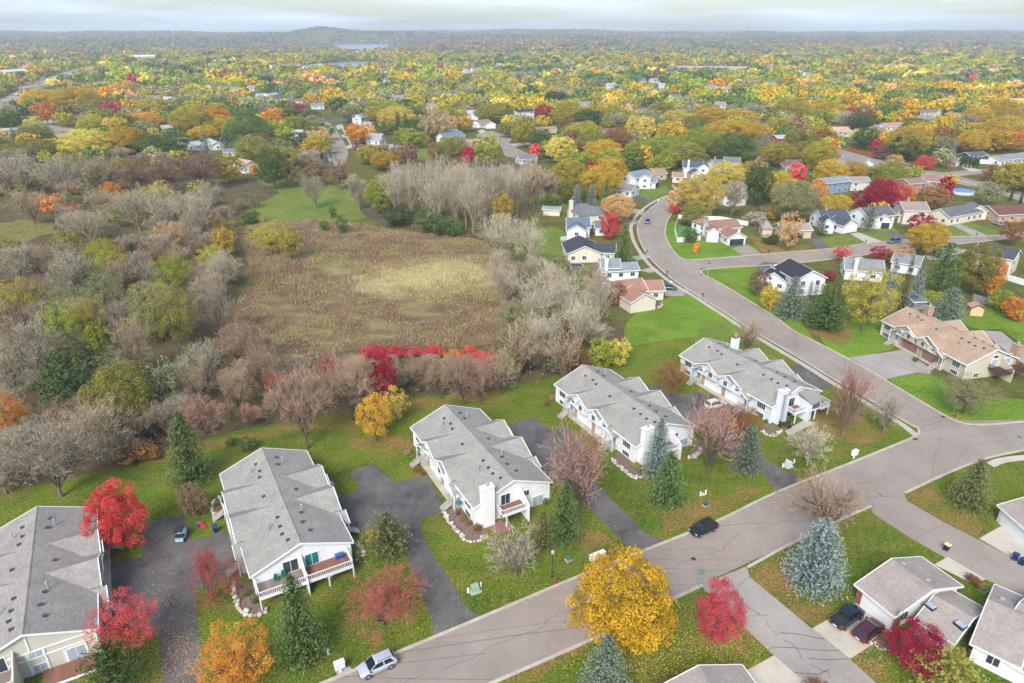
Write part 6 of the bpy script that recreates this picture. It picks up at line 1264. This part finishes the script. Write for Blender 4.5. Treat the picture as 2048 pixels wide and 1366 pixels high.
zone([(0, 320), (430, 325), (440, 420), (470, 520), (460, 640), (300, 700), (0, 690), (-60, 500)], 120, 'bare barewarm barewarm bare sage olive barebrown bare goldgreen olive sage lime green brown', 9, 10, 'bab', 4.6)
zone([(460, 820), (600, 790), (700, 800), (720, 830), (560, 850), (470, 860)], 5, 'barebrown bared', 5, 5, 'b', 4)
zone([(980, 560), (1190, 560), (1200, 650), (1180, 720), (1000, 740), (980, 650)], 26, 'barewhite barewarm barewhite sage', 8, 7.5, 'b', 3.6)
zone([(460, 690), (540, 720), (560, 760), (480, 800), (440, 760)], 7, 'barebrown barewarm', 5, 7, 'b', 4)
zone([(560, 750), (760, 745), (1000, 740), (1160, 735), (1160, 760), (980, 775), (800, 790), (620, 830), (540, 800)], 18, 'barebrown barewarm bare barebrown', 3.6, 6, 'b', 3.6)
zone([(770, 430), (1060, 400), (1100, 360), (900, 380), (780, 400)], 14, 'barewhite barewarm bare', 12, 8, 'w', 4)
zone([(-330, 420), (-40, 420), (-40, 960), (-330, 1000)], 34, 'bare barewarm olive sage barebrown bare', 8.5, 11, 'ba', 5)
# the neighbourhoods: fill between the trees placed by eye
ROADS = [nk, n3, ek]
roadw = [v for l in ROADS for v in scurve(l, 8)] + [v for l in ([(640, 236), (672, 262), (690, 300), (680, 330)], [(952, 272), (1000, 278), (1040, 312)], [(1690, 308), (1771, 327), (1890, 350), (1955, 367), (2048, 396)], [(1890, 346), (2048, 337)], [(1233, 262), (1311, 282)], [(0, 212), (51, 179), (130, 147), (180, 134)], [(97, 252), (150, 262), (115, 276)], [(470, 378), (560, 380), (650, 400), (700, 420), (600, 420), (500, 400)]) for v in scurve(l, 30)]
RW = np.array([[v.x, v.y] for v in roadw]); FT = np.array(FOOT); lakew = [[(v.x, v.y) for v in gp(q)] for q in lakes]
zonecol = lambda: rw.choices('gold yellow goldgreen lime olive green dkgreen orange peach tan bare barewarm brown rust crimson pinkred plum spruce blue sage'.split(), [9, 6, 24, 10, 19, 11, 5, .8, 2, 4, 4, 3, 1.2, .8, 1.5, .6, 1.2, 4, 1.5, 8])[0]
def clear_of_view(x, y, h, w):                         # keeps the houses and streets seen in the photograph open to view
    d = np.hypot(x, y); k = (FT[:, 0] * x + FT[:, 1] * y) / d; off = np.abs(FT[:, 1] * x - FT[:, 0] * y) / d; gap = k - d
    if np.any((gap > -FT[:, 2] * .6) & (gap < (h - 4) / (65 - h) * d * .85) & (off < FT[:, 2] * .62 + w * .40)): return False
    k = (RW[:, 0] * x + RW[:, 1] * y) / d; off = np.abs(RW[:, 1] * x - RW[:, 0] * y) / d
    return not np.any((k > d) & (k - d < h / (65 - h) * d * .6) & (off < w * .42 + 2))
NEAR = np.array([[t['b'].x, t['b'].y, t['w']] for t in TREES]); grid = {}
def try_tree(x, y, sepk=.8, hmul=1.0):
    if np.any((FT[:, 0] - x) ** 2 + (FT[:, 1] - y) ** 2 < (FT[:, 2] + 2.5) ** 2): return False
    d = math.hypot(x, y)
    if d < 700 and np.min((RW[:, 0] - x) ** 2 + (RW[:, 1] - y) ** 2) < 7.0 ** 2: return False
    for l in lakew:
        if inpoly(x, y, l): return False
    col = zonecol() if rw.random() < .6 else ['goldgreen', 'olive', 'gold', 'lime', 'green', 'sage', 'olive', 'goldgreen'][int((math.sin(x * .011 + 1) + math.sin(y * .009 + 2.3 + x * .003) + math.sin(x * .004 - y * .006) + 3) / 6 * 7.99)]; kd = 'r'
    if col[:4] == 'bare': kd = 'b'
    elif col in ('spruce', 'blue'): kd = 's'
    elif col in ('crimson', 'pinkred', 'plum'): kd = 'o'
    elif col in ('tan', 'brown', 'sage', 'peach'): kd = rw.choice('ra')
    h = rw.uniform(9, 15.5) * hmul; w = h * rw.uniform(1.2, 1.9)
    if kd == 's': w = h * .42
    if kd == 'o': h *= .8; w = h * .7
    if d < 2200 and not clear_of_view(x, y, h, w): return False
    if np.any((NEAR[:, 0] - x) ** 2 + (NEAR[:, 1] - y) ** 2 < ((NEAR[:, 2] + w) * .5 * sepk) ** 2): return False
    c = (int(x // 20), int(y // 20))
    for i in (-1, 0, 1):
        for j in (-1, 0, 1):
            for X, Y, W_ in grid.get((c[0] + i, c[1] + j), ()):
                if (X - x) ** 2 + (Y - y) ** 2 < ((W_ + w) * .5 * sepk) ** 2: return False
    grid.setdefault(c, []).append((x, y, w)); b = Vector((x, y, terrain(x, y))); px, py = proj(b); tp = proj((x, y, b.z + h))[1]; pw = w * F / (y * CP + CH * SP)
    TREES.append(dict(kind=kd, col=col, b=b, h=h, w=w, px=px, top=tp, base=py, pw=pw, label=None, size=pw * (py - tp))); return True
openpx = [[(1000, 470), (1130, 420), (1290, 400), (1340, 380), (1440, 370), (1560, 420), (2100, 400), (2100, 1400), (-200, 1400), (-200, 300), (440, 316), (560, 350), (720, 345), (1110, 330), (1130, 400)]]
for _ in range(14000):
    y = rw.uniform(190, 900); x = rw.uniform(-.9, .9) * y; px, py = proj((x, y, 0))
    if inpoly(px, py, openpx[0]): continue
    try_tree(x, y, .8)
for _ in range(9000):                                   # beyond, up to two kilometres
    y = math.sqrt(rw.uniform(880 ** 2, 2100 ** 2)); x = rw.uniform(-.86, .86) * y
    try_tree(x, y, .68, 1.22)
for _ in range(60):                                     # gaps between the nearer houses at the right
    px, py = rw.uniform(1180, 2080), rw.uniform(335, 470); b = G(px, py); try_tree(b.x, b.y, .8, .62)
# ------------------------------------------------------------------ the 300 trees that show largest become objects; the rest one mass
TREES.sort(key=lambda t: -t['size'] - (1e7 if t['label'] else 0))
IND, REST = [], []; cnt = {}
for t in TREES:
    k = 'leafy' if t['kind'] in 'roa' else 'bare' if t['kind'] in 'bwl' else 'conifer' if t['kind'] in 'spqc' else 'shrub'; seen = -20 < t['px'] + t['pw'] / 2 and t['px'] - t['pw'] / 2 < 2060 and t['top'] < 1366; cnt[k] = cnt.get(k, 0) + seen
    (IND if seen and cnt[k] <= 300 and t['size'] > 330 else REST).append(t)

KIND = dict(r='tree', o='tree', a='tree', b='bare_tree', w='bare_tree', l='bare_tree', s='spruce_tree', p='pine_tree', q='pine_tree', c='cedar', u='shrub')
ADJ = dict(gold='golden', yellow='yellow', goldgreen='yellow-green', lime='lime green', green='green', dkgreen='dark green', orange='orange', peach='pale orange', rust='rust-brown', scarlet='scarlet', crimson='crimson', pinkred='pinkish red', brown='brown', tan='tan', sage='grey-green', olive='olive', plum='dark plum', spruce='green', olspruce='olive', grspruce='grey-green', blue='blue-green', pine='green', dkpine='dark green', yew='yellow-green', goldor='golden', goldmix='golden', hedge='dark green', bare='grey', barewarm='brownish', barewhite='pale', bared='reddish', barebrown='brown', redtwig='red-berried')
NOUN = dict(r='tree', o='oval tree', a='open-crowned tree', b='bare tree', w='tall bare tree', l='bare tree', s='spruce', p='pine', q='pine', c='cedar', u='shrub')
LMK = [('the brown marsh', 740, 560), ('the pale clearing in the marsh', 860, 545), ('the green meadow', 590, 400), ('the pale meadow strip at the left edge', 40, 462), ('the dense olive-gold tree in the left wood', 236, 790), ('the orange-yellow poplar at the left edge', 12, 840), ('the pale yellow tree at the left edge', 35, 600), ('the crimson bush at the marsh', 754, 755), ('the golden tree by the marsh', 748, 830), ('the trampoline', 1153, 536), ('the charcoal-roofed cream house', 1180, 490), ('the blue-grey-roofed white house', 1165, 445),
       ('the cream garden shed', 1104, 415), ('the faded-brown-roofed white house', 1270, 575), ('the black-roofed two-storey house', 1046, 222), ('the cul-de-sac', 1000, 285), ('the far street', 680, 280), ('the long low grey-roofed house', 776, 292), ('the white gabled house by the meadow', 490, 330), ('the broad green willow', 500, 265), ('the rose-red oval maple', 225, 222), ('the highway', 100, 165), ('the big green-gold tree upper left', 385, 240), ('the paired white roofs upper left', 532, 190), ('the red house with solar panels', 1560, 275), ('the dark oval tree', 1518, 370), ('the big yellow tree on the curve', 1402, 390), ('the pair of dark crimson maples', 1720, 235), ('the orange-brown fence', 1720, 308), ('the through road', 1800, 335), ('the dark grey house', 1948, 308), ('the pink maple upper right', 1946, 236), ('the round pool', 1922, 380), ('the blue house', 1665, 360), ('the three crimson maples', 1760, 395), ('the brick house', 1850, 355), ('the long brown-roofed house', 2010, 420), ('the slate-roofed house with boats', 1848, 235), ('the curving far street', 1270, 270), ('the brown-roofed long house', 1285, 215), ('the crimson maple by the black-roofed house', 1087, 230), ('the twin dark spruces', 804, 255), ('the bare grove', 920, 390), ('the bright lawn', 1350, 640), ('the forked bare tree above the townhouses', 604, 820), ('the golden rounded tree right of centre', 1580, 220), ('the school with pinkish roofs', 1430, 133), ('the lake', 700, 130), ('the white hall above the woods', 290, 108), ('the pale two-storey house above the far street', 722, 232), ('the lime tree left of the bare grove', 762, 390), ('the scarlet sumac row', 860, 706)]
groups = {}
for t in IND:
    if t['label']: continue
    cy = (t['top'] + t['base']) / 2; best = min(LMK, key=lambda l: math.hypot((l[1] - t['px']), (l[2] - cy) * 1.3) + (1e5 if math.hypot(l[1] - t['px'], l[2] - cy) < 3 else 0)); dx, dy = t['px'] - best[1], cy - best[2]
    rel = ('right of' if dx > 0 else 'left of') if abs(dx) > abs(dy) * 1.2 else ('in front of' if dy > 0 else 'behind')
    t['raw'] = '%s %s %s %s' % (ADJ[t['col']], NOUN[t['kind']], rel, best[0]); groups.setdefault(t['raw'], []).append((math.hypot(dx, dy), t))
ORD = [w + 'nearest' for w in ('', 'second-', 'third-', 'fourth-', 'fifth-', 'sixth-', 'seventh-', 'eighth-', 'ninth-', 'tenth-', 'eleventh-', 'twelfth-', 'thirteenth-', 'fourteenth-', 'fifteenth-', 'sixteenth-', 'seventeenth-', 'eighteenth-', 'nineteenth-', 'twentieth-')] + ['far'] * 80
for raw, l in groups.items():
    l.sort(key=lambda q: q[0])
    for i, (_, t) in enumerate(l): t['label'] = raw if len(l) == 1 else ORD[i] + ' ' + raw
GRP = dict(tree='autumn trees', bare_tree='bare trees', spruce_tree='spruces', pine_tree='pines', cedar='slim cedars', shrub='shrubs')
def slotmat(o, m): o.material_slots[0].link = 'OBJECT'; o.material_slots[0].material = m
for p_ in PROTO.values():
    for a in p_:
        for me in a[:2]:
            if not me.materials: me.materials.append(LM['bark'])
for t in IND:
    k = t['kind']; near = t['pw'] > 62; key = {'r': 'r0' if near else 'r1', 'o': 'o0' if near else 'o1', 'a': 'a0' if near else 'a1', 'b': ('e0' if t['base'] > 690 and t['px'] > 980 else 'b0') if near else 'b1', 'w': 'w0' if near else 'b1', 'l': 'd0' if t['col'] == 'redtwig' else 'e0', 's': 's0' if near else 's1', 'p': 'p0' if near else 'p1', 'q': 'q', 'c': 'c', 'u': 'u'}[k]
    cr, tr_, ex = rnd.choice(PROTO[key]); nm = KIND[k]; root = empty(nm, t['b'] - Vector((0, 0, .02)), rnd.uniform(0, 6.28)); tag(root, t['label'], {'tree': 'tree', 'bare_tree': 'tree', 'spruce_tree': 'spruce', 'pine_tree': 'pine', 'cedar': 'cedar', 'shrub': 'shrub'}[nm], GRP[nm])
    root.scale = (t['w'], t['w'], t['h'])
    a = bpy.data.objects.new('trunk', tr_); COL.objects.link(a); a.parent = root; slotmat(a, LM[t['col']] if t['col'] in ('barewhite', 'bare', 'barewarm') else LM['bark'])
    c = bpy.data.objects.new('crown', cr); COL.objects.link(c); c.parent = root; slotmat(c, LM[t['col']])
    if k in 'blw' and (k == 'l' or t['col'] in ('bared', 'redtwig')):
        lc = {'redtwig': 'pinkred', 'bared': 'pinkred', 'barebrown': 'rust'}[t['col']]; kk = 'lf' + key + str(PROTO[key].index((cr, tr_, ex)) if False else id(cr)) + str(k == 'l') + t['col']
        if kk not in CACHE:
            n = (2800 if t['col'] == 'redtwig' else 1700) if k == 'l' else 520; P = ex[NR.integers(0, len(ex), n)] + NR.normal(size=(n, 3)) * .012; 
            if k != 'l': P = P[P[:, 2] > .62]
            CACHE[kk] = fastmesh('leaves', quads(P, np.tile([0, 0, 1.], (len(P), 1)), .0055 if near else .011), len(P), LM['rust'], {'tint': ('FLOAT', NR.uniform(0, 1, len(P)))})
        f = bpy.data.objects.new('leaves', CACHE[kk]); COL.objects.link(f); f.parent = root; slotmat(f, LM[lc])
def lincol(n): return np.array([lin(PAL[n][0]), lin(PAL[n][1])])
def cloud(kind, n, seed):
    P, N, T = PROTO[{'r': 'r1', 'o': 'o1', 'a': 'a1', 'b': 'a1', 'w': 'a1', 'l': 'a1', 's': 's1', 'p': 'p1', 'q': 'q', 'c': 'c', 'u': 'u'}[kind]][seed % (1 if kind == 'q' else 2)][2]
    i = NR.choice(len(P), min(n, len(P)), False); return P[i], N[i], T[i]
CL = {}
def stuff_trees(name, label, items, nfun, mat, dim=1.0):
    VV, CC = [], []
    for j, t in enumerate(items):
        n = nfun(t); key = (t['kind'], n, j % 6)
        if key not in CL: CL[key] = cloud(t['kind'], n, j % 6)
        P, N, T = CL[key]; T = .5 + (T - .5) * .6; s = math.sqrt((1.75 if t['kind'] not in 'bw' else 1.15) / len(P)); 
        if t['kind'] == 's': s *= .75
        a = rnd.uniform(0, 6.28); ca, sa = math.cos(a), math.sin(a); Rm = np.array([[ca, -sa, 0], [sa, ca, 0], [0, 0, 1]]); sc_ = np.array([t['w'], t['w'], t['h']])
        Q_ = quads(P @ Rm.T * sc_, N @ Rm.T, s * (t['w'] + t['h']) / 2 * NR.uniform(.75, 1.2, len(P)), .75); VV.append(Q_ + np.array([t['b'].x, t['b'].y, t['b'].z])); c = lincol(t['col']); v = NR.uniform(.82, 1.12) * (1.12 if t['b'].y < 900 else max(.62, 1.12 - .5 * (t['b'].y - 900) / 2600)); cc = (c[0] + (c[1] - c[0]) * T[:, None]) * v; g0 = cc.mean(1, keepdims=True); CC.append(np.clip(g0 + (cc - g0) * 1.06, .01, 1))  # distance fade put into the colour: farther crowns are darker
    V = np.concatenate(VV); C = np.concatenate(CC); C = np.concatenate([np.clip(C, 0, 1), np.ones((len(C), 1))], 1)
    o = link(name, fastmesh(name, V, len(V) // 4, mat, {'fcol': ('FLOAT_COLOR', C)}), mat); tag(o, label, 'trees', kind='stuff'); return o
M['mass'] = colattr_mat('foliage_mass', .3)
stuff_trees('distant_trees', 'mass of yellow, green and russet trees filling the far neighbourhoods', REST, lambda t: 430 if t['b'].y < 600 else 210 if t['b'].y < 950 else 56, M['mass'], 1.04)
far = []; hz = 'olive tan bare barewarm brown sage goldgreen peach dkgreen plum rust gold'.split(); hwt = [12, 10, 9, 7, 6, 12, 13, 5, 9, 3, 3, 6]
for it in range(25500):
    y = 1980 + 4700 * rw.random() ** 1.1; x = rw.uniform(-.9, .9) * y; q = False
    if it >= 24000: x, y = rw.uniform(-1700, -350), rw.uniform(3750, 5100)
    for l in lakew:
        if inpoly(x, y, l): q = True
    if q or (-1190 < x < -1070 and 4300 < y < 4580 and rw.random() < .9): continue
    k = 1 + (y - 2000) / 5200; h = rw.uniform(9, 15); w = rw.uniform(11, 17) * k; far.append(dict(kind=rw.choice('rra'), col=zonecol() if rw.random() < .55 * max(0, 1 - (y - 1980) / 2400) else rw.choices(hz, hwt)[0] if rw.random() < .45 else ['bare', 'plum', 'sage', 'dkgreen', 'olive', 'barebrown', 'tan', 'goldgreen'][int((math.sin(x * .006 + 1) + math.sin(y * .0035 + 2.3 + x * .002) + math.sin(x * .0023 - y * .003) + 3) / 6 * 7.99)], b=Vector((x, y, terrain(x, y) - 1)), h=h, w=w))
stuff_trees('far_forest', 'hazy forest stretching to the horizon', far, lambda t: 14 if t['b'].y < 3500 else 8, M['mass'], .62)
# ------------------------------------------------------------------ low growth, reeds, fallen leaves
def scatter(poly, n):
    x0, x1 = min(p[0] for p in poly), max(p[0] for p in poly); w = [(v.x, v.y) for v in gp(poly)]; a0, a1, b0, b1 = min(p[0] for p in w), max(p[0] for p in w), min(p[1] for p in w), max(p[1] for p in w)
    X, Y = NR.uniform(a0, a1, n), NR.uniform(b0, b1, n); c = np.zeros(n, bool); j = len(w) - 1
    for i in range(len(w)):
        (xi, yi), (xj, yj) = w[i], w[j]; m = ((yi > Y) != (yj > Y)) & (X < (xj - xi) * (Y - yi) / (yj - yi + 1e-12) + xi); c ^= m; j = i
    return X[c], Y[c]
def fnoise(X, Y, s, k=0): return np.sin(X * s + 1.3 + k) * np.cos(Y * s * 1.17 + .7) + .6 * np.sin(X * s * 2.3 + Y * s * 1.9 + 2 + k) + .4 * np.sin(X * s * 4.7 - Y * s * 3.1 + k)
def stuff(name, label, P, N, s, C, asp=.62, cat='ground cover', mat=None):
    V = quads(P, N, s, asp); o = link(name, fastmesh(name, V, len(P), mat or M['mass'], {'fcol': ('FLOAT_COLOR', np.concatenate([np.clip(C, 0, 1), np.ones((len(C), 1))], 1))}), None); tag(o, label, cat, kind='stuff'); return o
def pick(cols, n, w=None):
    A = np.array([lin(PAL[c][0]) for c in cols]); B = np.array([lin(PAL[c][1]) for c in cols]); i = NR.choice(len(cols), n, p=w); t = NR.random((n, 1)); return A[i] + (B[i] - A[i]) * t
X, Y = scatter(woodfloor[:13] + [(620, 690), (700, 690)] + woodfloor[15:], 115000); keep = fnoise(X, Y, .12) + NR.normal(size=len(X)) * .5 > -.35
for t in IND[:1]: pass
X, Y = X[keep], Y[keep]; n = len(X); f = fnoise(X, Y, .06, 2); cz = np.where(f[:, None] > .4, pick(['dkgreen', 'olive', 'sage'], n), pick(['barebrown', 'brown', 'barewarm', 'sage', 'rust'], n))
stuff('undergrowth', 'tangled brown and green undergrowth of the wood', np.stack([X, Y, NR.random(n) ** 1.6 * 2.4], 1), np.tile([0, -.3, .8], (n, 1)), NR.uniform(.12, .34, n), cz * .9, .4, 'undergrowth')
X, Y = scatter([(760, 440), (800, 400), (900, 395), (1060, 400), (1100, 430), (1040, 470), (960, 480), (860, 468)], 22000); n = len(X)
stuff('undergrowth', 'scrubby brush beneath the bare grove', np.stack([X, Y, NR.random(n) ** 1.6 * 2.5], 1), np.tile([0, -.3, .8], (n, 1)), NR.uniform(.14, .36, n), pick(['barebrown', 'olive', 'dkgreen', 'barewarm'], n) * .9, .4, 'undergrowth')
X, Y = scatter(marshpx, 210000); f = fnoise(X, Y, .16) + fnoise(X, Y, .05, 3) * .9; clr = [[(v.x, v.y) for v in gp(q)] for q in ([(735, 540), (800, 512), (860, 508), (930, 515), (965, 540), (980, 575), (930, 590), (850, 588), (770, 590), (720, 575)],)]
cx_, cy_ = np.mean([p[0] for p in clr[0]]), np.mean([p[1] for p in clr[0]]); rx_, ry_ = (max(p[0] for p in clr[0]) - min(p[0] for p in clr[0])) / 2, (max(p[1] for p in clr[0]) - min(p[1] for p in clr[0])) / 2
inside = ((X - cx_) / rx_) ** 2 + ((Y - cy_) / ry_) ** 2 < .75 + .3 * fnoise(X, Y, .2) + NR.normal(size=len(X)) * .4; dense = (f + NR.normal(size=len(X)) * .5 > -.2) & ~inside & (NR.random(len(X)) < .75)
def blades(name, label, X, Y, h, w, C):
    n = len(X); a = NR.uniform(0, 6.28, n); dx, dy = np.cos(a) * w, np.sin(a) * w; lx, ly = NR.normal(size=n) * h * .25, NR.normal(size=n) * h * .25; V = np.empty((n, 4, 3))
    V[:, 0] = np.stack([X - dx, Y - dy, np.zeros(n)], 1); V[:, 1] = np.stack([X + dx, Y + dy, np.zeros(n)], 1); V[:, 2] = np.stack([X + dx * 1.6 + lx, Y + dy * 1.6 + ly, h], 1); V[:, 3] = np.stack([X - dx * 1.6 + lx, Y - dy * 1.6 + ly, h], 1)
    o = link(name, fastmesh(name, V.reshape(-1, 3), n, M['mass'], {'fcol': ('FLOAT_COLOR', np.concatenate([np.clip(C, 0, 1), np.ones((n, 1))], 1))}), None); tag(o, label, 'reeds', kind='stuff')
xd, yd = X[dense], Y[dense]; n = len(xd); g_ = fnoise(xd, yd, .09, 5); cb = np.where(g_[:, None] > .35, pick(['tan', 'brown', 'sage'], n), np.where(g_[:, None] < -.5, pick(['sage', 'tan', 'olive'], n), pick(['brown', 'barebrown', 'brown', 'tan', 'brown'], n)))
blades('reeds', 'brown reeds and dead weeds covering the marsh', xd, yd, NR.uniform(.2, .7, n), NR.uniform(.03, .07, n), cb * .96)
xi, yi = X[inside][:16000], Y[inside][:16000]; n = len(xi); blades('dry_grass', 'pale dry grass lying in the marsh clearing', xi, yi, NR.uniform(.1, .32, n), NR.uniform(.04, .1, n), np.array([lin((196, 184, 134))]) * NR.uniform(.75, 1.2, (n, 1)))
FL = [(235, 1085, 75, 45, 1500, 'scarlet peach'), (260, 1290, 80, 60, 1500, 'scarlet peach'), (320, 1200, 70, 150, 1200, 'peach tan'), (360, 1300, 45, 70, 1500, 'peach tan'), (465, 1340, 110, 60, 1300, 'orange gold'), (1290, 1300, 160, 60, 3800, 'gold peach yellow'), (1445, 1275, 85, 45, 2600, 'peach pinkred'), (1420, 1330, 120, 40, 1500, 'gold peach'), (1640, 1190, 90, 45, 900, 'rust peach'), (1740, 1310, 60, 50, 900, 'peach tan'), (770, 1270, 100, 40, 900, 'peach rust'), (750, 870, 70, 30, 900, 'peach rust gold'), (640, 900, 60, 30, 300, 'rust'), (830, 880, 60, 30, 700, 'rust peach'), (1160, 1050, 90, 40, 600, 'tan gold'), (1400, 1000, 160, 60, 800, 'gold tan'), (1450, 1100, 200, 60, 1100, 'gold peach'), (1560, 940, 110, 45, 600, 'gold tan'), (1680, 880, 90, 40, 700, 'rust tan'), (1570, 500, 60, 12, 1500, 'peach yellow'), (1040, 1180, 130, 40, 900, 'gold tan'), (430, 1200, 50, 60, 600, 'rust peach'), (150, 990, 120, 35, 500, 'rust tan'), (560, 880, 90, 25, 500, 'rust'), (900, 805, 130, 18, 900, 'rust peach'), (1650, 672, 60, 12, 600, 'rust tan'), (555, 372, 25, 8, 500, 'orange peach'), (1740, 660, 60, 16, 500, 'gold tan'), (1900, 1010, 90, 30, 500, 'rust tan'), (700, 850, 60, 20, 600, 'rust'), (1000, 1230, 180, 50, 500, 'gold tan'), (1850, 500, 50, 8, 400, 'gold'), (1350, 415, 30, 10, 300, 'peach'), (1210, 478, 24, 7, 400, 'scarlet rust')]
P_, C_ = [], []
for px, py, rx, ry, n, cs in FL:
    n = int(n * .6); q = NR.normal(size=(n, 2)) * .55; A = np.array([list(G(px + a * rx, py + b * ry)) for a, b in q]); A[:, 2] = .05 + NR.random(n) * .02; P_.append(A); C_.append(pick(cs.split(), n))
P_, C_ = np.concatenate(P_), np.concatenate(C_)
ns_ = NR.normal(size=(len(P_), 3)) * .12 + np.array([0, 0, 1]); V = quads(P_, np.tile([0, 0, 3.], (len(P_), 1)), NR.uniform(.03, .085, len(P_)) * (1 + (P_[:, 1] > 150) * .8), .7); V[:, 2] = np.maximum(V[:, 2], .042)
tag(link('fallen_leaves', fastmesh('fallen_leaves', V, len(P_), M['mass'], {'fcol': ('FLOAT_COLOR', np.concatenate([C_, np.ones((len(C_), 1))], 1))}), None), 'fallen leaves scattered over lawns and drives', 'leaves', kind='stuff')
# garden shrubs in the beds
for i, (x, y, c, s) in enumerate([(955, 1062, 'rust', 1.0), (938, 1050, 'brown', .8), (925, 1040, 'olive', .8), (916, 1030, 'plum', .6), (1092, 1008, 'green', .9), (1272, 936, 'lime', 1.0), (1281, 946, 'rust', .7), (497, 1190, 'green', .8), (478, 1178, 'brown', .5), (484, 1196, 'olive', .5), (512, 1205, 'green', .9), (470, 1190, 'tan', .4), (441, 1022, 'rust', .7), (436, 1010, 'olive', .7), (448, 1030, 'plum', .5), (714, 1110, 'olive', .9), (718, 1125, 'brown', .8), (1532, 845, 'green', .6), (1520, 838, 'rust', .8), (1830, 723, 'green', 1.0), (1806, 660, 'plum', .6), (1790, 668, 'rust', .9), (1765, 1262, 'gold', .6), (1758, 1276, 'olive', .5), (1895, 752, 'rust', .7), (846, 950, 'rust', .8), (832, 944, 'redtwig', .9), (840, 925, 'pinkred', .8), (815, 910, 'bared', .9), (206, 1068, 'plum', 1.0), (196, 1080, 'brown', .8), (1945, 1166, 'rust', 1.0), (1953, 1172, 'rust', 1.0), (1961, 1178, 'gold', 1.0), (1938, 1160, 'plum', .9), (1105, 800, 'bared', 1.1), (1092, 812, 'rust', .9), (1370, 588, 'gold', .4)]):
    o = empty('garden_shrub', G(x, y), rnd.uniform(0, 6)); h = s * 1.15; o.scale = (s * 1.35, s * 1.35, h); cr, tr_, _e = PROTO['u'][i % 3]
    near = min([('the chimney townhouse', 945, 1040), ('the long deck', 500, 1190), ('the blue spruce', 1275, 940), ('the concrete patio', 1530, 850), ('the tan townhouse', 1850, 720), ('the pale concrete driveway', 1765, 1262), ('the far left steps', 441, 1015), ('the right end of the long deck', 715, 1115), ('the beige townhouse steps', 200, 1075), ('the single-storey homes', 1950, 1170), ('the spruce-hidden townhouse', 1105, 805), ('the bright lawn', 1370, 588), ('the balcony corner', 1092, 1008)], key=lambda l: math.hypot(l[1] - x, l[2] - y))
    lb = 'small %s garden shrub by %s' % (ADJ[c], near[0]); used_l = globals().setdefault('USEDL', []); lb = lb if lb not in used_l else lb + ', the other one'; used_l.append(lb); tag(o, lb, 'shrub', 'garden shrubs by ' + near[0])
    for me, m_, nm in ((tr_, LM['bark'], 'stems'), (cr, LM[c], 'foliage')): q = bpy.data.objects.new(nm, me); COL.objects.link(q); q.parent = o; slotmat(q, m_)
# ------------------------------------------------------------------ the air
hb = MB().box(-9700, 9700, -700, 6900, -2, 124).build('haze', None); tag(hb, 'thin blue autumn haze over the whole valley', 'haze', kind='stuff')
t = NT('haze_air'); v = t.n('ShaderNodeVolumePrincipled'); v.inputs['Color'].default_value = (.80, .90, 1.0, 1); v.inputs['Density'].default_value = .00016; v.inputs['Anisotropy'].default_value = 0; t.l(v.outputs['Volume'], t.out.inputs['Volume']); hb.data.materials.append(t.m)
